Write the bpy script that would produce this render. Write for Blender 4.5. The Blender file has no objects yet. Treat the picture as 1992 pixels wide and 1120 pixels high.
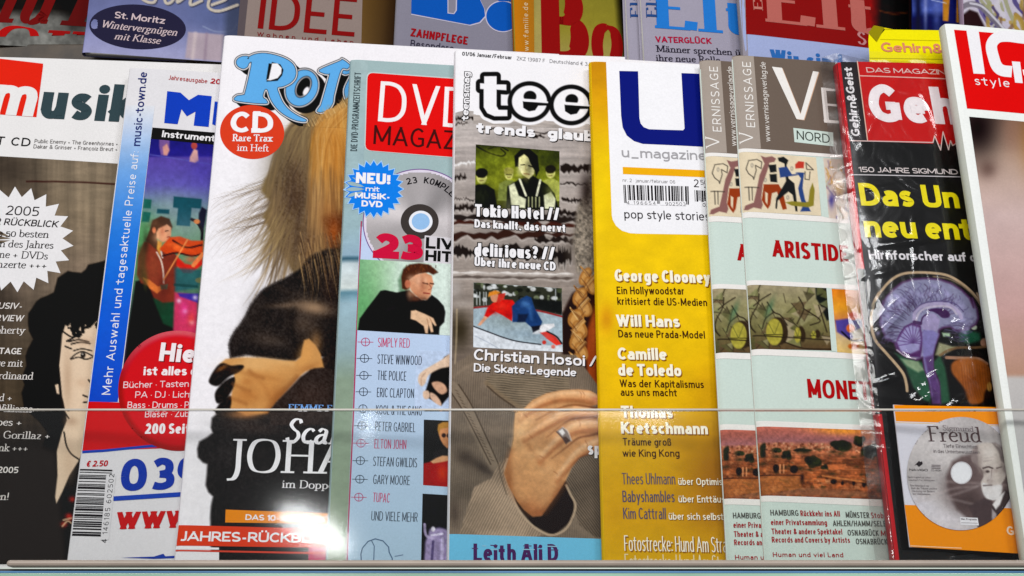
import bpy, math, random
import numpy as np
from mathutils import Matrix, Vector
from mathutils.geometry import tessellate_polygon
rnd = random.Random(7)
sc = bpy.context.scene
COL = sc.collection

# ------------------------------------------------------------------ camera
FX = 2136.0; PW, PH = 1992.0, 1120.0
PITCH = math.radians(-3.0); TILT = math.radians(21.0); DIST = 0.64
Cp = np.array([0.0, 0.0, 1.35])
Fv = np.array([0, math.cos(PITCH), math.sin(PITCH)])
Uv = np.array([0, -math.sin(PITCH), math.cos(PITCH)])
Xv = np.array([1.0, 0, 0])
cam = bpy.data.cameras.new('camera'); cam_o = bpy.data.objects.new('camera', cam); COL.objects.link(cam_o)
cam.sensor_width = 36.0; cam.lens = 36.0*FX/PW; cam.clip_start = 0.01; cam.clip_end = 50
cam_o.matrix_world = Matrix(((Xv[0], Uv[0], -Fv[0], Cp[0]), (Xv[1], Uv[1], -Fv[1], Cp[1]), (Xv[2], Uv[2], -Fv[2], Cp[2]), (0, 0, 0, 1)))
sc.camera = cam_o
# rack frame: a right, b up the rack, w out of the rack
RU = math.cos(TILT)*Uv + math.sin(TILT)*Fv
RN = math.sin(TILT)*Uv - math.cos(TILT)*Fv
RO = Cp + Fv*DIST
def rack(a, b, w): return RO + a*Xv + b*RU + w*RN
def ray(x, y):
    x = np.asarray(x, float); y = np.asarray(y, float)
    return Fv + ((x-PW/2)/FX)[..., None]*Xv + ((PH/2-y)/FX)[..., None]*Uv
def hit(x, y, p0, n):
    d = ray(x, y); t = np.dot(p0-Cp, n)/(d@n)
    return Cp + d*t[..., None]
def on_rack(x, y, w):                    # a point of the sheet lying w in front of the rack's back
    p = hit(x, y, RO+RN*w, RN) - RO
    return float(p@Xv), float(p@RU)

# ------------------------------------------------------------------ light
w_ = bpy.data.worlds.new('World'); sc.world = w_; w_.use_nodes = True
bg = w_.node_tree.nodes['Background']; bg.inputs[0].default_value = (0.93, 0.95, 1.0, 1); bg.inputs[1].default_value = 0.22
def aim(o, target):
    o.rotation_euler = (Vector(target)-o.location).to_track_quat('-Z', 'Y').to_euler()
def lamp(name, loc, target, sx, sy, watts, col, shape='RECTANGLE'):
    l = bpy.data.lights.new(name, 'AREA'); l.shape = shape; l.size = sx; l.size_y = sy; l.energy = watts; l.color = col
    o = bpy.data.objects.new(name, l); COL.objects.link(o); o.location = loc; aim(o, target); return o
lamp('ceiling_light', (-0.35, -0.75, 2.75), (0, 0.6, 1.3), 1.6, 0.5, 36, (1.0, 0.985, 0.96))
lamp('ceiling_light', (0.9, -0.5, 2.6), (0.1, 0.6, 1.3), 0.42, 0.42, 9, (0.97, 0.98, 1.0))
def reflection_lamp(px_, py_, w, dist, sx, sy, watts, shape='ELLIPSE', roll=0):
    """a shop lamp standing where the clear front mirrors it"""
    P = hit(np.array(px_), np.array(py_), RO+RN*w, RN); d = P-Cp; d /= np.linalg.norm(d); r = d-2*(d@RN)*RN; L = P+r*dist
    o = lamp('spot_lamp', tuple(L), tuple(P), sx, sy, watts, (1, 1, 1), shape); o.rotation_euler.rotate_axis('Z', math.radians(roll)); return o
reflection_lamp(612, 1030, .0325, 1.7, .16, .06, .85, roll=-25)
reflection_lamp(716, 826, .0325, 1.7, .014, .06, .06, 'RECTANGLE')
sc.view_settings.view_transform = 'Standard'; sc.view_settings.look = 'None'
sc.view_settings.exposure = 0.0; sc.view_settings.gamma = 1.0
sc.cycles.use_denoising = True
sc.cycles.max_bounces = 8; sc.cycles.transparent_max_bounces = 16

# ------------------------------------------------------------------ materials
def new_mat(name):
    m = bpy.data.materials.new(name); m.use_nodes = True
    nt = m.node_tree; return m, nt, nt.nodes['Principled BSDF']
def lin(c):
    c = np.asarray(c, float)/255.0
    return np.where(c <= 0.04045, c/12.92, ((c+0.055)/1.055)**2.4)
ALB = 0.86
def print_mat(name, rough, coat, grain, bump):
    m, nt, b = new_mat(name); N = nt.nodes; L = nt.links
    at = N.new('ShaderNodeAttribute'); at.attribute_name = 'Col'
    tc = N.new('ShaderNodeTexCoord')
    n1 = N.new('ShaderNodeTexNoise'); n1.inputs['Scale'].default_value = 900; n1.inputs['Detail'].default_value = 2
    n2 = N.new('ShaderNodeTexNoise'); n2.inputs['Scale'].default_value = 55; n2.inputs['Detail'].default_value = 4
    L.new(tc.outputs['Object'], n1.inputs['Vector']); L.new(tc.outputs['Object'], n2.inputs['Vector'])
    r1 = N.new('ShaderNodeMapRange'); r1.inputs[1].default_value = .3; r1.inputs[2].default_value = .7; r1.inputs[3].default_value = 1-grain; r1.inputs[4].default_value = 1+grain
    L.new(n1.outputs['Fac'], r1.inputs[0])
    r2 = N.new('ShaderNodeMapRange'); r2.inputs[1].default_value = .3; r2.inputs[2].default_value = .7; r2.inputs[3].default_value = 1-grain*.5; r2.inputs[4].default_value = 1+grain*.35
    L.new(n2.outputs['Fac'], r2.inputs[0])
    mu = N.new('ShaderNodeMath'); mu.operation = 'MULTIPLY'; L.new(r1.outputs[0], mu.inputs[0]); L.new(r2.outputs[0], mu.inputs[1])
    sc_ = N.new('ShaderNodeVectorMath'); sc_.operation = 'SCALE'; L.new(at.outputs['Color'], sc_.inputs[0]); L.new(mu.outputs[0], sc_.inputs['Scale'])
    L.new(sc_.outputs[0], b.inputs['Base Color'])
    b.inputs['Roughness'].default_value = rough; b.inputs['Specular IOR Level'].default_value = 0.02
    b.inputs['Coat Weight'].default_value = coat; b.inputs['Coat Roughness'].default_value = 0.12
    bp = N.new('ShaderNodeBump'); bp.inputs['Strength'].default_value = bump; bp.inputs['Distance'].default_value = 0.0004
    n3 = N.new('ShaderNodeTexNoise'); n3.inputs['Scale'].default_value = 38; n3.inputs['Detail'].default_value = 3
    L.new(tc.outputs['Object'], n3.inputs['Vector']); L.new(n3.outputs['Fac'], bp.inputs['Height']); L.new(bp.outputs[0], b.inputs['Normal'])
    return m
M_PRINT = print_mat('printed_paper', .45, .0, .035, .2)
M_GLOSS = print_mat('glossy_printed_paper', .32, .15, .04, .3)
def plain(name, rgb, rough=.5, metal=0, noise=.12, scale=60, bump=0.0):
    m, nt, b = new_mat(name); N = nt.nodes; L = nt.links
    tc = N.new('ShaderNodeTexCoord'); n = N.new('ShaderNodeTexNoise'); n.inputs['Scale'].default_value = scale; n.inputs['Detail'].default_value = 6
    L.new(tc.outputs['Object'], n.inputs['Vector'])
    cr = N.new('ShaderNodeValToRGB'); c = lin(rgb)
    cr.color_ramp.elements[0].position = .3; cr.color_ramp.elements[1].position = .7
    cr.color_ramp.elements[0].color = (*(c*(1-noise)), 1); cr.color_ramp.elements[1].color = (*np.minimum(c*(1+noise), .95), 1)
    L.new(n.outputs['Fac'], cr.inputs[0]); L.new(cr.outputs[0], b.inputs['Base Color'])
    b.inputs['Roughness'].default_value = rough; b.inputs['Metallic'].default_value = metal
    if bump:
        bp = N.new('ShaderNodeBump'); bp.inputs['Strength'].default_value = bump; bp.inputs['Distance'].default_value = .001
        L.new(n.outputs['Fac'], bp.inputs['Height']); L.new(bp.outputs[0], b.inputs['Normal'])
    return m
def pages_mat():
    m, nt, b = new_mat('page_edges'); N = nt.nodes; L = nt.links
    tc = N.new('ShaderNodeTexCoord'); wv = N.new('ShaderNodeTexNoise'); wv.inputs['Scale'].default_value = 1
    mp = N.new('ShaderNodeMapping'); mp.inputs['Scale'].default_value = (8, 8, 6000)
    L.new(tc.outputs['Object'], mp.inputs[0]); L.new(mp.outputs[0], wv.inputs['Vector'])
    cr = N.new('ShaderNodeValToRGB'); cr.color_ramp.elements[0].position = .35; cr.color_ramp.elements[1].position = .6
    cr.color_ramp.elements[0].color = (.35, .33, .3, 1); cr.color_ramp.elements[1].color = (.78, .76, .72, 1)
    L.new(wv.outputs['Fac'], cr.inputs[0]); L.new(cr.outputs[0], b.inputs['Base Color']); b.inputs['Roughness'].default_value = .8
    return m
M_PAGES = pages_mat()
def clear_mat(name, base, boost, rough, tint=(1, 1, 1), bump=0, bscale=30, dist=.002, tf=1.0, cap=.75):
    m = bpy.data.materials.new(name); m.use_nodes = True; nt = m.node_tree; N = nt.nodes; L = nt.links; N.clear()
    out = N.new('ShaderNodeOutputMaterial'); tr = N.new('ShaderNodeBsdfTransparent'); gl = N.new('ShaderNodeBsdfAnisotropic')
    tr.inputs[0].default_value = (*tint, 1); gl.inputs['Roughness'].default_value = rough
    fr = N.new('ShaderNodeFresnel'); fr.inputs[0].default_value = 1.45
    mp = N.new('ShaderNodeMath'); mp.operation = 'MULTIPLY_ADD'; mp.inputs[1].default_value = boost; mp.inputs[2].default_value = base
    mn = N.new('ShaderNodeMath'); mn.operation = 'MINIMUM'; mn.inputs[1].default_value = cap
    L.new(fr.outputs[0], mp.inputs[0]); L.new(mp.outputs[0], mn.inputs[0])
    mx = N.new('ShaderNodeMixShader'); L.new(mn.outputs[0], mx.inputs[0]); L.new(tr.outputs[0], mx.inputs[1]); L.new(gl.outputs[0], mx.inputs[2])
    L.new(mx.outputs[0], out.inputs[0])
    if bump:
        tc = N.new('ShaderNodeTexCoord'); n = N.new('ShaderNodeTexNoise'); n.inputs['Scale'].default_value = bscale; n.inputs['Detail'].default_value = 2.5
        n.inputs['Distortion'].default_value = 1.5
        L.new(tc.outputs['Object'], n.inputs['Vector'])
        bp = N.new('ShaderNodeBump'); bp.inputs['Strength'].default_value = bump; bp.inputs['Distance'].default_value = dist
        L.new(n.outputs['Fac'], bp.inputs['Height']); L.new(bp.outputs[0], gl.inputs['Normal']); L.new(bp.outputs[0], fr.inputs['Normal'])
    return m
M_ACRYL = clear_mat('clear_acrylic', 0.0, .7, .075, (.985, .993, .988))
M_FILM = clear_mat('clear_film', .0, 1.35, .10, (.97, .97, .975), .25, 30, .003)
M_FILM_EDGE = clear_mat('film_edge', .02, .4, .2, (.80, .785, .775), .3, 50, .002)

# ------------------------------------------------------------------ lettering: a roman drawn with a broad nib
G = {
'a': (.52, 'c.09,.5 .2,.61 .35,.54 .37,.38 .37,.12 .42,.01 .5,.06|c.37,.38 .15,.32 .06,.16 .14,.0 .27,.04 .37,.15'),
'b': (.56, 'l.13,1 .13,.03|c.13,.46 .26,.61 .43,.53 .49,.3 .43,.08 .27,0 .13,.08|h.06,.98'),
'c': (.48, 'c.42,.5 .3,.6 .14,.52 .07,.3 .14,.08 .28,0 .43,.1'),
'd': (.58, 'l.43,1 .43,.03|c.43,.48 .3,.61 .13,.52 .07,.3 .13,.07 .27,0 .43,.12|h.36,.98|h.48,.02'),
'e': (.49, 'l.09,.33 .43,.36|c.43,.36 .4,.54 .27,.61 .13,.52 .07,.3 .14,.08 .28,0 .44,.1'),
'f': (.34, 'c.42,.94 .32,1.01 .2,.93 .17,.75 .17,.5 .17,.02|l.04,.6 .34,.6|s.17,.015'),
'g': (.52, 'c.25,.61 .1,.54 .09,.38 .18,.26 .32,.28 .4,.4 .37,.56 .25,.61|c.18,.26 .1,.14 .2,.06 .38,.02 .43,-.12 .3,-.24 .12,-.24 .04,-.14 .14,.02|l.37,.56 .5,.6'),
'h': (.6, 'l.13,1 .13,.02|c.13,.45 .27,.61 .42,.58 .46,.42 .46,.2 .46,.02|s.13,.015|s.46,.015|h.06,.98'),
'i': (.29, 'l.15,.6 .15,.02|s.15,.015|h.08,.59|d.14,.84'),
'j': (.27, 'c.15,.6 .15,.2 .14,-.1 .0,-.24|h.08,.59|d.14,.84'),
'k': (.57, 'l.13,1 .13,.02|l.44,.59 .14,.28|l.24,.37 .47,.02|s.13,.015|s.47,.015|s.43,.6|h.06,.98'),
'l': (.29, 'l.15,1 .15,.02|s.15,.015|h.08,.98'),
'm': (.9, 'l.13,.6 .13,.02|c.13,.45 .27,.61 .4,.58 .44,.42 .44,.2 .44,.02|c.44,.45 .58,.61 .71,.58 .75,.42 .75,.2 .75,.02|s.13,.015|s.44,.015|s.75,.015|h.06,.59'),
'n': (.6, 'l.13,.6 .13,.02|c.13,.45 .27,.61 .42,.58 .46,.42 .46,.2 .46,.02|s.13,.015|s.46,.015|h.06,.59'),
'o': (.54, 'c.27,.61 .12,.53 .07,.3 .12,.07 .27,0 .42,.07 .48,.3 .42,.53 .27,.61'),
'p': (.57, 'l.13,.6 .13,-.26|c.13,.46 .26,.61 .43,.53 .49,.3 .43,.08 .27,0 .13,.1|s.13,-.26|h.06,.59'),
'r': (.42, 'l.13,.6 .13,.02|c.13,.4 .22,.57 .32,.6 .4,.55|s.13,.015|h.06,.59'),
's': (.42, 'c.35,.5 .27,.6 .13,.57 .09,.46 .2,.34 .33,.25 .35,.1 .24,0 .12,.02 .06,.12'),
't': (.35, 'c.16,.78 .16,.4 .16,.12 .24,.0 .35,.06|l.04,.6 .33,.6'),
'u': (.6, 'c.13,.6 .13,.3 .14,.1 .24,0 .38,.05 .46,.18|l.46,.6 .46,.02|h.06,.59|h.39,.59|h.51,.02'),
'v': (.54, 'l.08,.6 .27,.02|l.46,.6 .27,.02|s.08,.6|s.46,.6'),
'w': (.8, 'l.07,.6 .24,.02|l.4,.58 .24,.02|l.4,.58 .57,.02|l.73,.6 .57,.02|s.07,.6|s.73,.6'),
'x': (.52, 'l.08,.6 .44,.02|l.43,.6 .09,.02|s.08,.6|s.43,.6|s.09,.015|s.44,.015'),
'y': (.54, 'l.08,.6 .28,.02|c.46,.6 .28,.04 .2,-.18 .06,-.24|s.08,.6|s.46,.6'),
'z': (.48, 'l.07,.58 .4,.58|l.4,.57 .07,.03|l.07,.02 .42,.02'),
'A': (.76, 'l.07,.02 .37,1|l.37,1 .68,.02|l.19,.36 .56,.36|s.07,.015|s.68,.015'),
'B': (.66, 'l.15,1 .15,0|c.15,.99 .42,.98 .5,.78 .42,.56 .15,.53|c.15,.53 .48,.52 .57,.28 .48,.03 .15,.015|h.08,.98|h.08,.02'),
'C': (.7, 'c.61,.82 .5,.98 .28,.97 .1,.76 .1,.27 .28,.03 .5,.02 .63,.18'),
'D': (.78, 'l.15,1 .15,0|c.15,.985 .45,.96 .66,.75 .66,.25 .45,.04 .15,.015|h.08,.98|h.08,.02'),
'E': (.64, 'l.15,1 .15,0|l.1,.98 .52,.98|l.15,.53 .42,.53|l.1,.02 .56,.02|l.52,1 .54,.8|l.56,0 .58,.22|h.08,.98|h.08,.02'),
'F': (.6, 'l.15,1 .15,.02|l.1,.98 .52,.98|l.15,.53 .42,.53|l.52,1 .54,.8|s.15,.015|h.08,.98'),
'G': (.77, 'c.61,.82 .5,.98 .28,.97 .1,.76 .1,.27 .28,.03 .5,.02 .63,.1|l.63,.42 .63,.08|s.6,.42'),
'H': (.82, 'l.15,1 .15,0|l.66,1 .66,0|l.15,.53 .66,.53|s.15,.98|s.15,.015|s.66,.98|s.66,.015'),
'I': (.34, 'l.17,1 .17,0|s.17,.98|s.17,.015'),
'J': (.36, 'c.2,1 .2,.5 .2,.05 .13,-.2 -.02,-.25|s.2,.98'),
'K': (.76, 'l.15,1 .15,0|l.6,.98 .16,.46|l.28,.6 .68,.02|s.15,.98|s.15,.015|s.6,.98|s.68,.015'),
'M': (.94, 'l.14,.98 .14,.02|l.14,.98 .46,.08|l.78,.98 .46,.08|l.8,.98 .8,.02|s.1,.98|s.14,.015|s.8,.98|s.8,.015'),
'O': (.8, 'c.4,1 .17,.9 .08,.5 .17,.1 .4,0 .63,.1 .72,.5 .63,.9 .4,1'),
'P': (.62, 'l.15,1 .15,.02|c.15,.985 .42,.98 .54,.73 .42,.48 .15,.46|s.15,.015|h.08,.98'),
'R': (.7, 'l.15,1 .15,.02|c.15,.985 .42,.98 .53,.75 .42,.53 .15,.51|l.32,.52 .63,.02|s.15,.015|s.63,.015|h.08,.98'),
'S': (.56, 'c.46,.83 .36,.98 .18,.96 .1,.76 .24,.57 .42,.43 .48,.22 .34,.01 .16,.04 .08,.2'),
'T': (.68, 'l.34,.98 .34,.02|l.06,.98 .62,.98|l.06,1 .05,.8|l.62,1 .63,.8|s.34,.015'),
'U': (.76, 'c.15,.98 .15,.4 .18,.1 .36,0 .54,.05 .62,.25|l.62,.98 .62,.2|s.15,.98|s.62,.98'),
'V': (.74, 'l.07,.98 .38,.02|l.68,.98 .38,.02|s.07,.98|s.68,.98'),
'W': (1.0, 'l.06,.98 .3,.02|l.52,.98 .3,.02|l.5,.98 .74,.02|l.95,.98 .74,.02|s.06,.98|s.95,.98'),
'Z': (.66, 'l.08,.98 .56,.98|l.56,.97 .08,.03|l.08,.02 .6,.02'),
'0': (.52, 'c.26,.7 .12,.6 .07,.35 .12,.08 .26,0 .4,.08 .45,.35 .4,.6 .26,.7'),
'5': (.5, 'l.12,.66 .42,.66|l.12,.66 .1,.36|c.1,.36 .3,.44 .42,.28 .38,.02 .22,-.08 .06,-.02'),
'2': (.5, 'c.08,.52 .18,.7 .38,.62 .36,.4 .08,.02|l.08,.02 .44,.02'),
'+': (.6, 'l.28,.55 .28,.12|l.08,.33 .5,.33'), '-': (.4, 'l.06,.3 .34,.3'), '.': (.26, 'd.12,.05'), ',': (.26, 'l.14,.06 .08,-.12'),
' ': (.27, ''), '!': (.3, 'l.14,1 .14,.3|d.14,.06'), '/': (.4, 'l.06,0 .34,1'), '&': (.7, 'c.6,.3 .4,.02 .15,.03 .12,.25 .4,.6 .42,.85 .28,.97 .18,.8 .35,.4 .62,.02'),
}
G['ü'] = (G['u'][0], G['u'][1]+'|d.2,.84|d.38,.84'); G['ä'] = (G['a'][0], G['a'][1]+'|d.16,.84|d.34,.84'); G['ö'] = (G['o'][0], G['o'][1]+'|d.18,.84|d.36,.84')
def catmull(P, n=7):
    P = np.array(P, float); closed = np.allclose(P[0], P[-1])
    A = np.vstack([P[-2] if closed else 2*P[0]-P[1], P, P[1] if closed else 2*P[-1]-P[-2]])
    out = []
    for i in range(1, len(A)-2):
        p0, p1, p2, p3 = A[i-1], A[i], A[i+1], A[i+2]
        for t in np.linspace(0, 1, n, endpoint=False):
            out.append(.5*((2*p1)+(-p0+p2)*t+(2*p0-5*p1+4*p2-p3)*t*t+(-p0+3*p1-3*p2+p3)*t**3))
    out.append(P[-1]); return np.array(out)
def roman(body, thick=.11, thin=.035, serif=.1, nib=12):
    V = []; F = []; x = 0.0; nb = math.radians(nib)
    def strip(P):
        d = np.gradient(P, axis=0); L_ = np.hypot(d[:, 0], d[:, 1])+1e-9; d = d/L_[:, None]
        ang = np.arctan2(d[:, 1], d[:, 0]); w = thin+(thick-thin)*np.abs(np.sin(ang+nb)); nrm = np.stack([-d[:, 1], d[:, 0]], 1)
        a = P+nrm*w[:, None]/2; b = P-nrm*w[:, None]/2; s = len(V)
        V.extend(a.tolist()); V.extend(b.tolist()); n = len(P)
        for i in range(n-1): F.append((s+n+i, s+n+i+1, s+i+1, s+i))
    for ch in body:
        adv, spec = G.get(ch, G['-'])
        for e in spec.split('|'):
            if not e: continue
            k = e[0]; P = np.array([[float(q) for q in p.split(',')] for p in e[1:].split()]); P[:, 0] += x
            if k == 'l': strip(P[0]+(P[1]-P[0])*np.linspace(0, 1, 7)[:, None])
            elif k == 'c': strip(catmull(P))
            elif k == 's' and serif: c = P[0]; strip(np.array([c-[serif+thick*.45, 0], c+[serif+thick*.45, 0]]))
            elif k == 'h' and serif: c = P[0]; strip(np.array([c-[serif*.5, 0], c+[serif*.7, 0]]))
            elif k == 'd':
                r = max(thick*.62, .05); c = P[0]; s = len(V); V.extend([[c[0]+r*math.cos(t), c[1]+r*math.sin(t)] for t in np.linspace(0, 2*math.pi, 9)[:-1]]); F.append(tuple(range(s, s+8)))
        x += adv+(thick-.11)*.9
    return np.array(V), F

# ------------------------------------------------------------------ lettering: a plain sans, any weight and width
_r = lambda x0, x1, h: 'c%g,%g %g,%g %g,%g %g,%g %g,%g %g,%g %g,%g %g,%g %g,%g' % (x0, h/2, x0+(x1-x0)*.13, h*.88, (x0+x1)/2, h, x1-(x1-x0)*.13, h*.88, x1, h/2, x1-(x1-x0)*.13, h*.12, (x0+x1)/2, 0, x0+(x1-x0)*.13, h*.12, x0, h/2)
GS = {
'A': (.62, 'l0,0 .31,1|l.31,1 .62,0|b.11,.3 .51,.3'), 'B': (.5, 'l0,0 0,1|c0,1 .28,1 .43,.92 .45,.77 .41,.6 .26,.54 0,.54|c0,.54 .3,.54 .46,.47 .5,.27 .46,.08 .3,0 0,0'),
'C': (.54, 'c.54,.86 .42,.97 .28,1 .09,.86 0,.5 .09,.14 .28,0 .42,.03 .54,.14'), 'D': (.58, 'l0,0 0,1|c0,1 .22,1 .42,.93 .55,.75 .58,.5 .55,.25 .42,.07 .22,0 0,0'),
'E': (.42, 'l0,0 0,1|l0,1 .42,1|b0,.52 .4,.52|l0,0 .42,0'), 'F': (.4, 'l0,0 0,1|l0,1 .4,1|b0,.5 .37,.5'), 'G': (.57, 'c.55,.87 .43,.97 .29,1 .09,.86 0,.5 .09,.14 .29,0 .45,.02 .57,.1|l.57,.1 .57,.45|b.32,.47 .6,.47'),
'H': (.56, 'l0,0 0,1|l.56,0 .56,1|b0,.52 .56,.52'), 'I': (0, 'l0,0 0,1'), 'J': (.28, 'l.28,.3 .28,1|c.28,.35 .26,.1 .17,.01 .06,0 -.02,.04'), 'K': (.52, 'l0,0 0,1|l.5,1 .02,.42|l.17,.6 .52,0'), 'L': (.4, 'l0,0 0,1|l0,0 .4,0'),
'M': (.72, 'l0,0 0,1|b0,1 .36,.12|b.72,1 .36,.12|l.72,0 .72,1'), 'N': (.56, 'l0,0 0,1|b0,1 .56,0|l.56,0 .56,1'), 'O': (.66, _r(0, .66, 1)), 'P': (.47, 'l0,0 0,1|c0,1 .26,1 .43,.92 .47,.73 .43,.54 .26,.46 0,.46'),
'Q': (.66, _r(0, .66, 1)+'|b.4,.2 .68,-.06'), 'R': (.5, 'l0,0 0,1|c0,1 .26,1 .43,.92 .46,.74 .42,.56 .26,.48 0,.48|l.24,.48 .5,0'), 'S': (.46, 'c.44,.9 .3,.99 .14,.98 .02,.88 .02,.7 .12,.57 .34,.46 .46,.3 .44,.1 .3,0 .14,.01 0,.1'),
'T': (.52, 'l.26,0 .26,1|l0,1 .52,1'), 'U': (.54, 'l0,.3 0,1|c0,.34 .03,.12 .13,.02 .27,0 .41,.02 .51,.12 .54,.34|l.54,.3 .54,1'), 'V': (.58, 'l0,1 .29,0|l.58,1 .29,0'), 'W': (.9, 'l0,1 .23,0|l.45,1 .23,0|l.45,1 .67,0|l.9,1 .67,0'),
'X': (.54, 'l0,0 .54,1|l0,1 .54,0'), 'Y': (.54, 'l0,1 .27,.44|l.54,1 .27,.44|l.27,0 .27,.46'), 'Z': (.48, 'l0,1 .48,1|b.48,1 0,0|l0,0 .48,0'),
'a': (.4, 'c.03,.62 .18,.7 .33,.65 .4,.48 .4,.3|l.4,0 .4,.4|c.4,.42 .2,.42 .04,.34 0,.19 .05,.04 .18,0 .33,.06 .4,.22'), 'b': (.44, 'l0,0 0,1|'+_r(0, .44, .7)), 'c': (.38, 'c.38,.61 .24,.7 .07,.61 0,.35 .07,.09 .24,0 .38,.09'), 'd': (.44, 'l.44,0 .44,1|'+_r(0, .44, .7)),
'e': (.43, 'b0,.37 .43,.37|c.43,.34 .42,.52 .34,.66 .21,.7 .07,.62 0,.35 .07,.09 .23,0 .4,.08'), 'f': (.26, 'c.28,.98 .17,1 .09,.92 .08,.75 .08,.5|l.08,0 .08,.6|b-.16,.7 .32,.7'), 'g': (.44, _r(0, .44, .7)+'|l.44,.1 .44,.7|c.44,.2 .44,-.06 .38,-.23 .2,-.28 .05,-.23'),
'h': (.42, 'l0,0 0,1|c0,.4 .05,.6 .2,.7 .36,.65 .42,.46 .42,.3|l.42,0 .42,.4'), 'i': (0, 'l0,0 0,.7|d0,.95'), 'j': (.04, 'l.04,0 .04,.7|c.04,.1 .04,-.1 0,-.24 -.12,-.27|d.04,.95'), 'k': (.4, 'l0,0 0,1|l.37,.7 .02,.27|l.13,.42 .42,0'), 'l': (0, 'l0,0 0,1'),
'm': (.74, 'l0,0 0,.7|c0,.42 .04,.61 .18,.7 .32,.64 .37,.46 .37,.3|l.37,0 .37,.4|c.37,.42 .41,.61 .55,.7 .69,.64 .74,.46 .74,.3|l.74,0 .74,.4'), 'n': (.42, 'l0,0 0,.7|c0,.4 .05,.6 .2,.7 .36,.65 .42,.46 .42,.3|l.42,0 .42,.4'), 'o': (.46, _r(0, .46, .7)),
'p': (.44, 'l0,-.26 0,.7|'+_r(0, .44, .7)), 'q': (.44, 'l.44,-.26 .44,.7|'+_r(0, .44, .7)), 'r': (.24, 'l0,0 0,.7|c0,.42 .04,.6 .13,.69 .25,.7'), 's': (.34, 'c.33,.62 .21,.7 .09,.69 .01,.56 .06,.43 .26,.31 .34,.18 .27,.03 .14,0 0,.07'), 't': (.28, 'l.1,.3 .1,.9|c.1,.4 .1,.14 .17,.01 .3,.01|b-.16,.7 .34,.7'),
'u': (.42, 'l0,.3 0,.7|c0,.4 .02,.14 .1,.02 .2,0 .35,.07 .42,.3|l.42,0 .42,.7'), 'v': (.42, 'l0,.7 .21,0|l.42,.7 .21,0'), 'w': (.68, 'l0,.7 .17,0|l.34,.7 .17,0|l.34,.7 .51,0|l.68,.7 .51,0'), 'x': (.4, 'l0,0 .4,.7|l0,.7 .4,0'), 'y': (.42, 'l0,.7 .21,0|l.42,.7 .1,-.28'), 'z': (.36, 'l0,.7 .36,.7|b.36,.7 0,0|l0,0 .36,0'),
'ß': (.42, 'l0,0 0,.75|c0,.7 .04,.94 .19,1 .34,.92 .34,.74 .22,.58|c.22,.58 .38,.48 .42,.26 .36,.05 .22,0 .12,.02'),
'0': (.48, _r(0, .48, 1)), '1': (.2, 'l.2,0 .2,1|b.2,.98 0,.8'), '2': (.46, 'c.02,.85 .12,.97 .25,1 .41,.9 .43,.7 .33,.47 0,.02|l0,0 .46,0'), '3': (.45, 'c.03,.91 .2,1 .38,.93 .42,.76 .35,.6 .16,.54|c.16,.54 .36,.5 .45,.36 .43,.12 .28,0 .12,0 0,.06'),
'4': (.48, 'l.36,0 .36,1|b.36,.98 0,.27|l0,.26 .48,.26'), '5': (.44, 'l.05,1 .41,1|b.05,1 .03,.52|c.03,.54 .2,.62 .36,.56 .44,.36 .4,.1 .22,0 0,.04'), '6': (.46, 'c.4,.96 .25,1 .08,.82 0,.45 .03,.15 .14,.02 .24,0 .4,.07 .46,.31 .4,.53 .24,.6 .08,.52 .01,.38'), '7': (.44, 'l0,1 .44,1|b.43,1 .14,0'),
'8': (.46, 'c.23,1 .07,.93 .04,.78 .1,.62 .23,.55 .36,.62 .42,.78 .39,.93 .23,1|c.23,.55 .06,.46 0,.28 .06,.06 .23,0 .4,.06 .46,.28 .4,.46 .23,.55'), '9': (.46, 'c.06,.04 .21,0 .38,.18 .46,.55 .43,.85 .32,.98 .22,1 .06,.93 0,.69 .06,.47 .22,.4 .38,.48 .45,.62'),
'.': (0, 'd0,.06'), ',': (0, 'b.02,.08 -.05,-.14'), ':': (0, 'd0,.06|d0,.6'), '-': (.24, 'b0,.34 .24,.34'), '_': (.5, 'b0,-.1 .5,-.1'), '+': (.36, 'b.18,.14 .18,.56|b0,.35 .36,.35'), '/': (.34, 'l0,0 .34,1'), '!': (0, 'b0,.32 0,1|d0,.06'), '?': (.36, 'c0,.88 .16,1 .32,.92 .34,.74 .2,.55 .17,.36|d.17,.06'),
'·': (0, 'd0,.38'), '&': (.58, 'c.56,.44 .48,.16 .3,.01 .1,.02 0,.2 .06,.4 .32,.6 .4,.8 .32,.97 .2,1 .1,.9 .12,.7 .28,.42 .58,0'), '€': (.5, 'c.52,.86 .42,.97 .32,1 .16,.86 .09,.5 .16,.14 .32,0 .42,.03 .52,.14|b-.04,.6 .42,.6|b-.04,.4 .4,.4'), ' ': (.2, ''), '(': (.12, 'c.12,1.05 0,.7 0,.2 .12,-.15'), ')': (.12, 'c0,1.05 .12,.7 .12,.2 0,-.15'),
}
for k_, b_, x_, y_ in (('Ä', 'A', .31, 1.2), ('Ö', 'O', .33, 1.2), ('Ü', 'U', .27, 1.2), ('ä', 'a', .2, .95), ('ö', 'o', .23, .95), ('ü', 'u', .21, .95)): GS[k_] = (GS[b_][0], GS[b_][1]+'|d%g,%g|d%g,%g' % (x_-.13, y_, x_+.13, y_))
GS['ç'] = (.38, GS['c'][1]+'|b.22,0 .16,-.2'); GS['Ç'] = GS['C']
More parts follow.
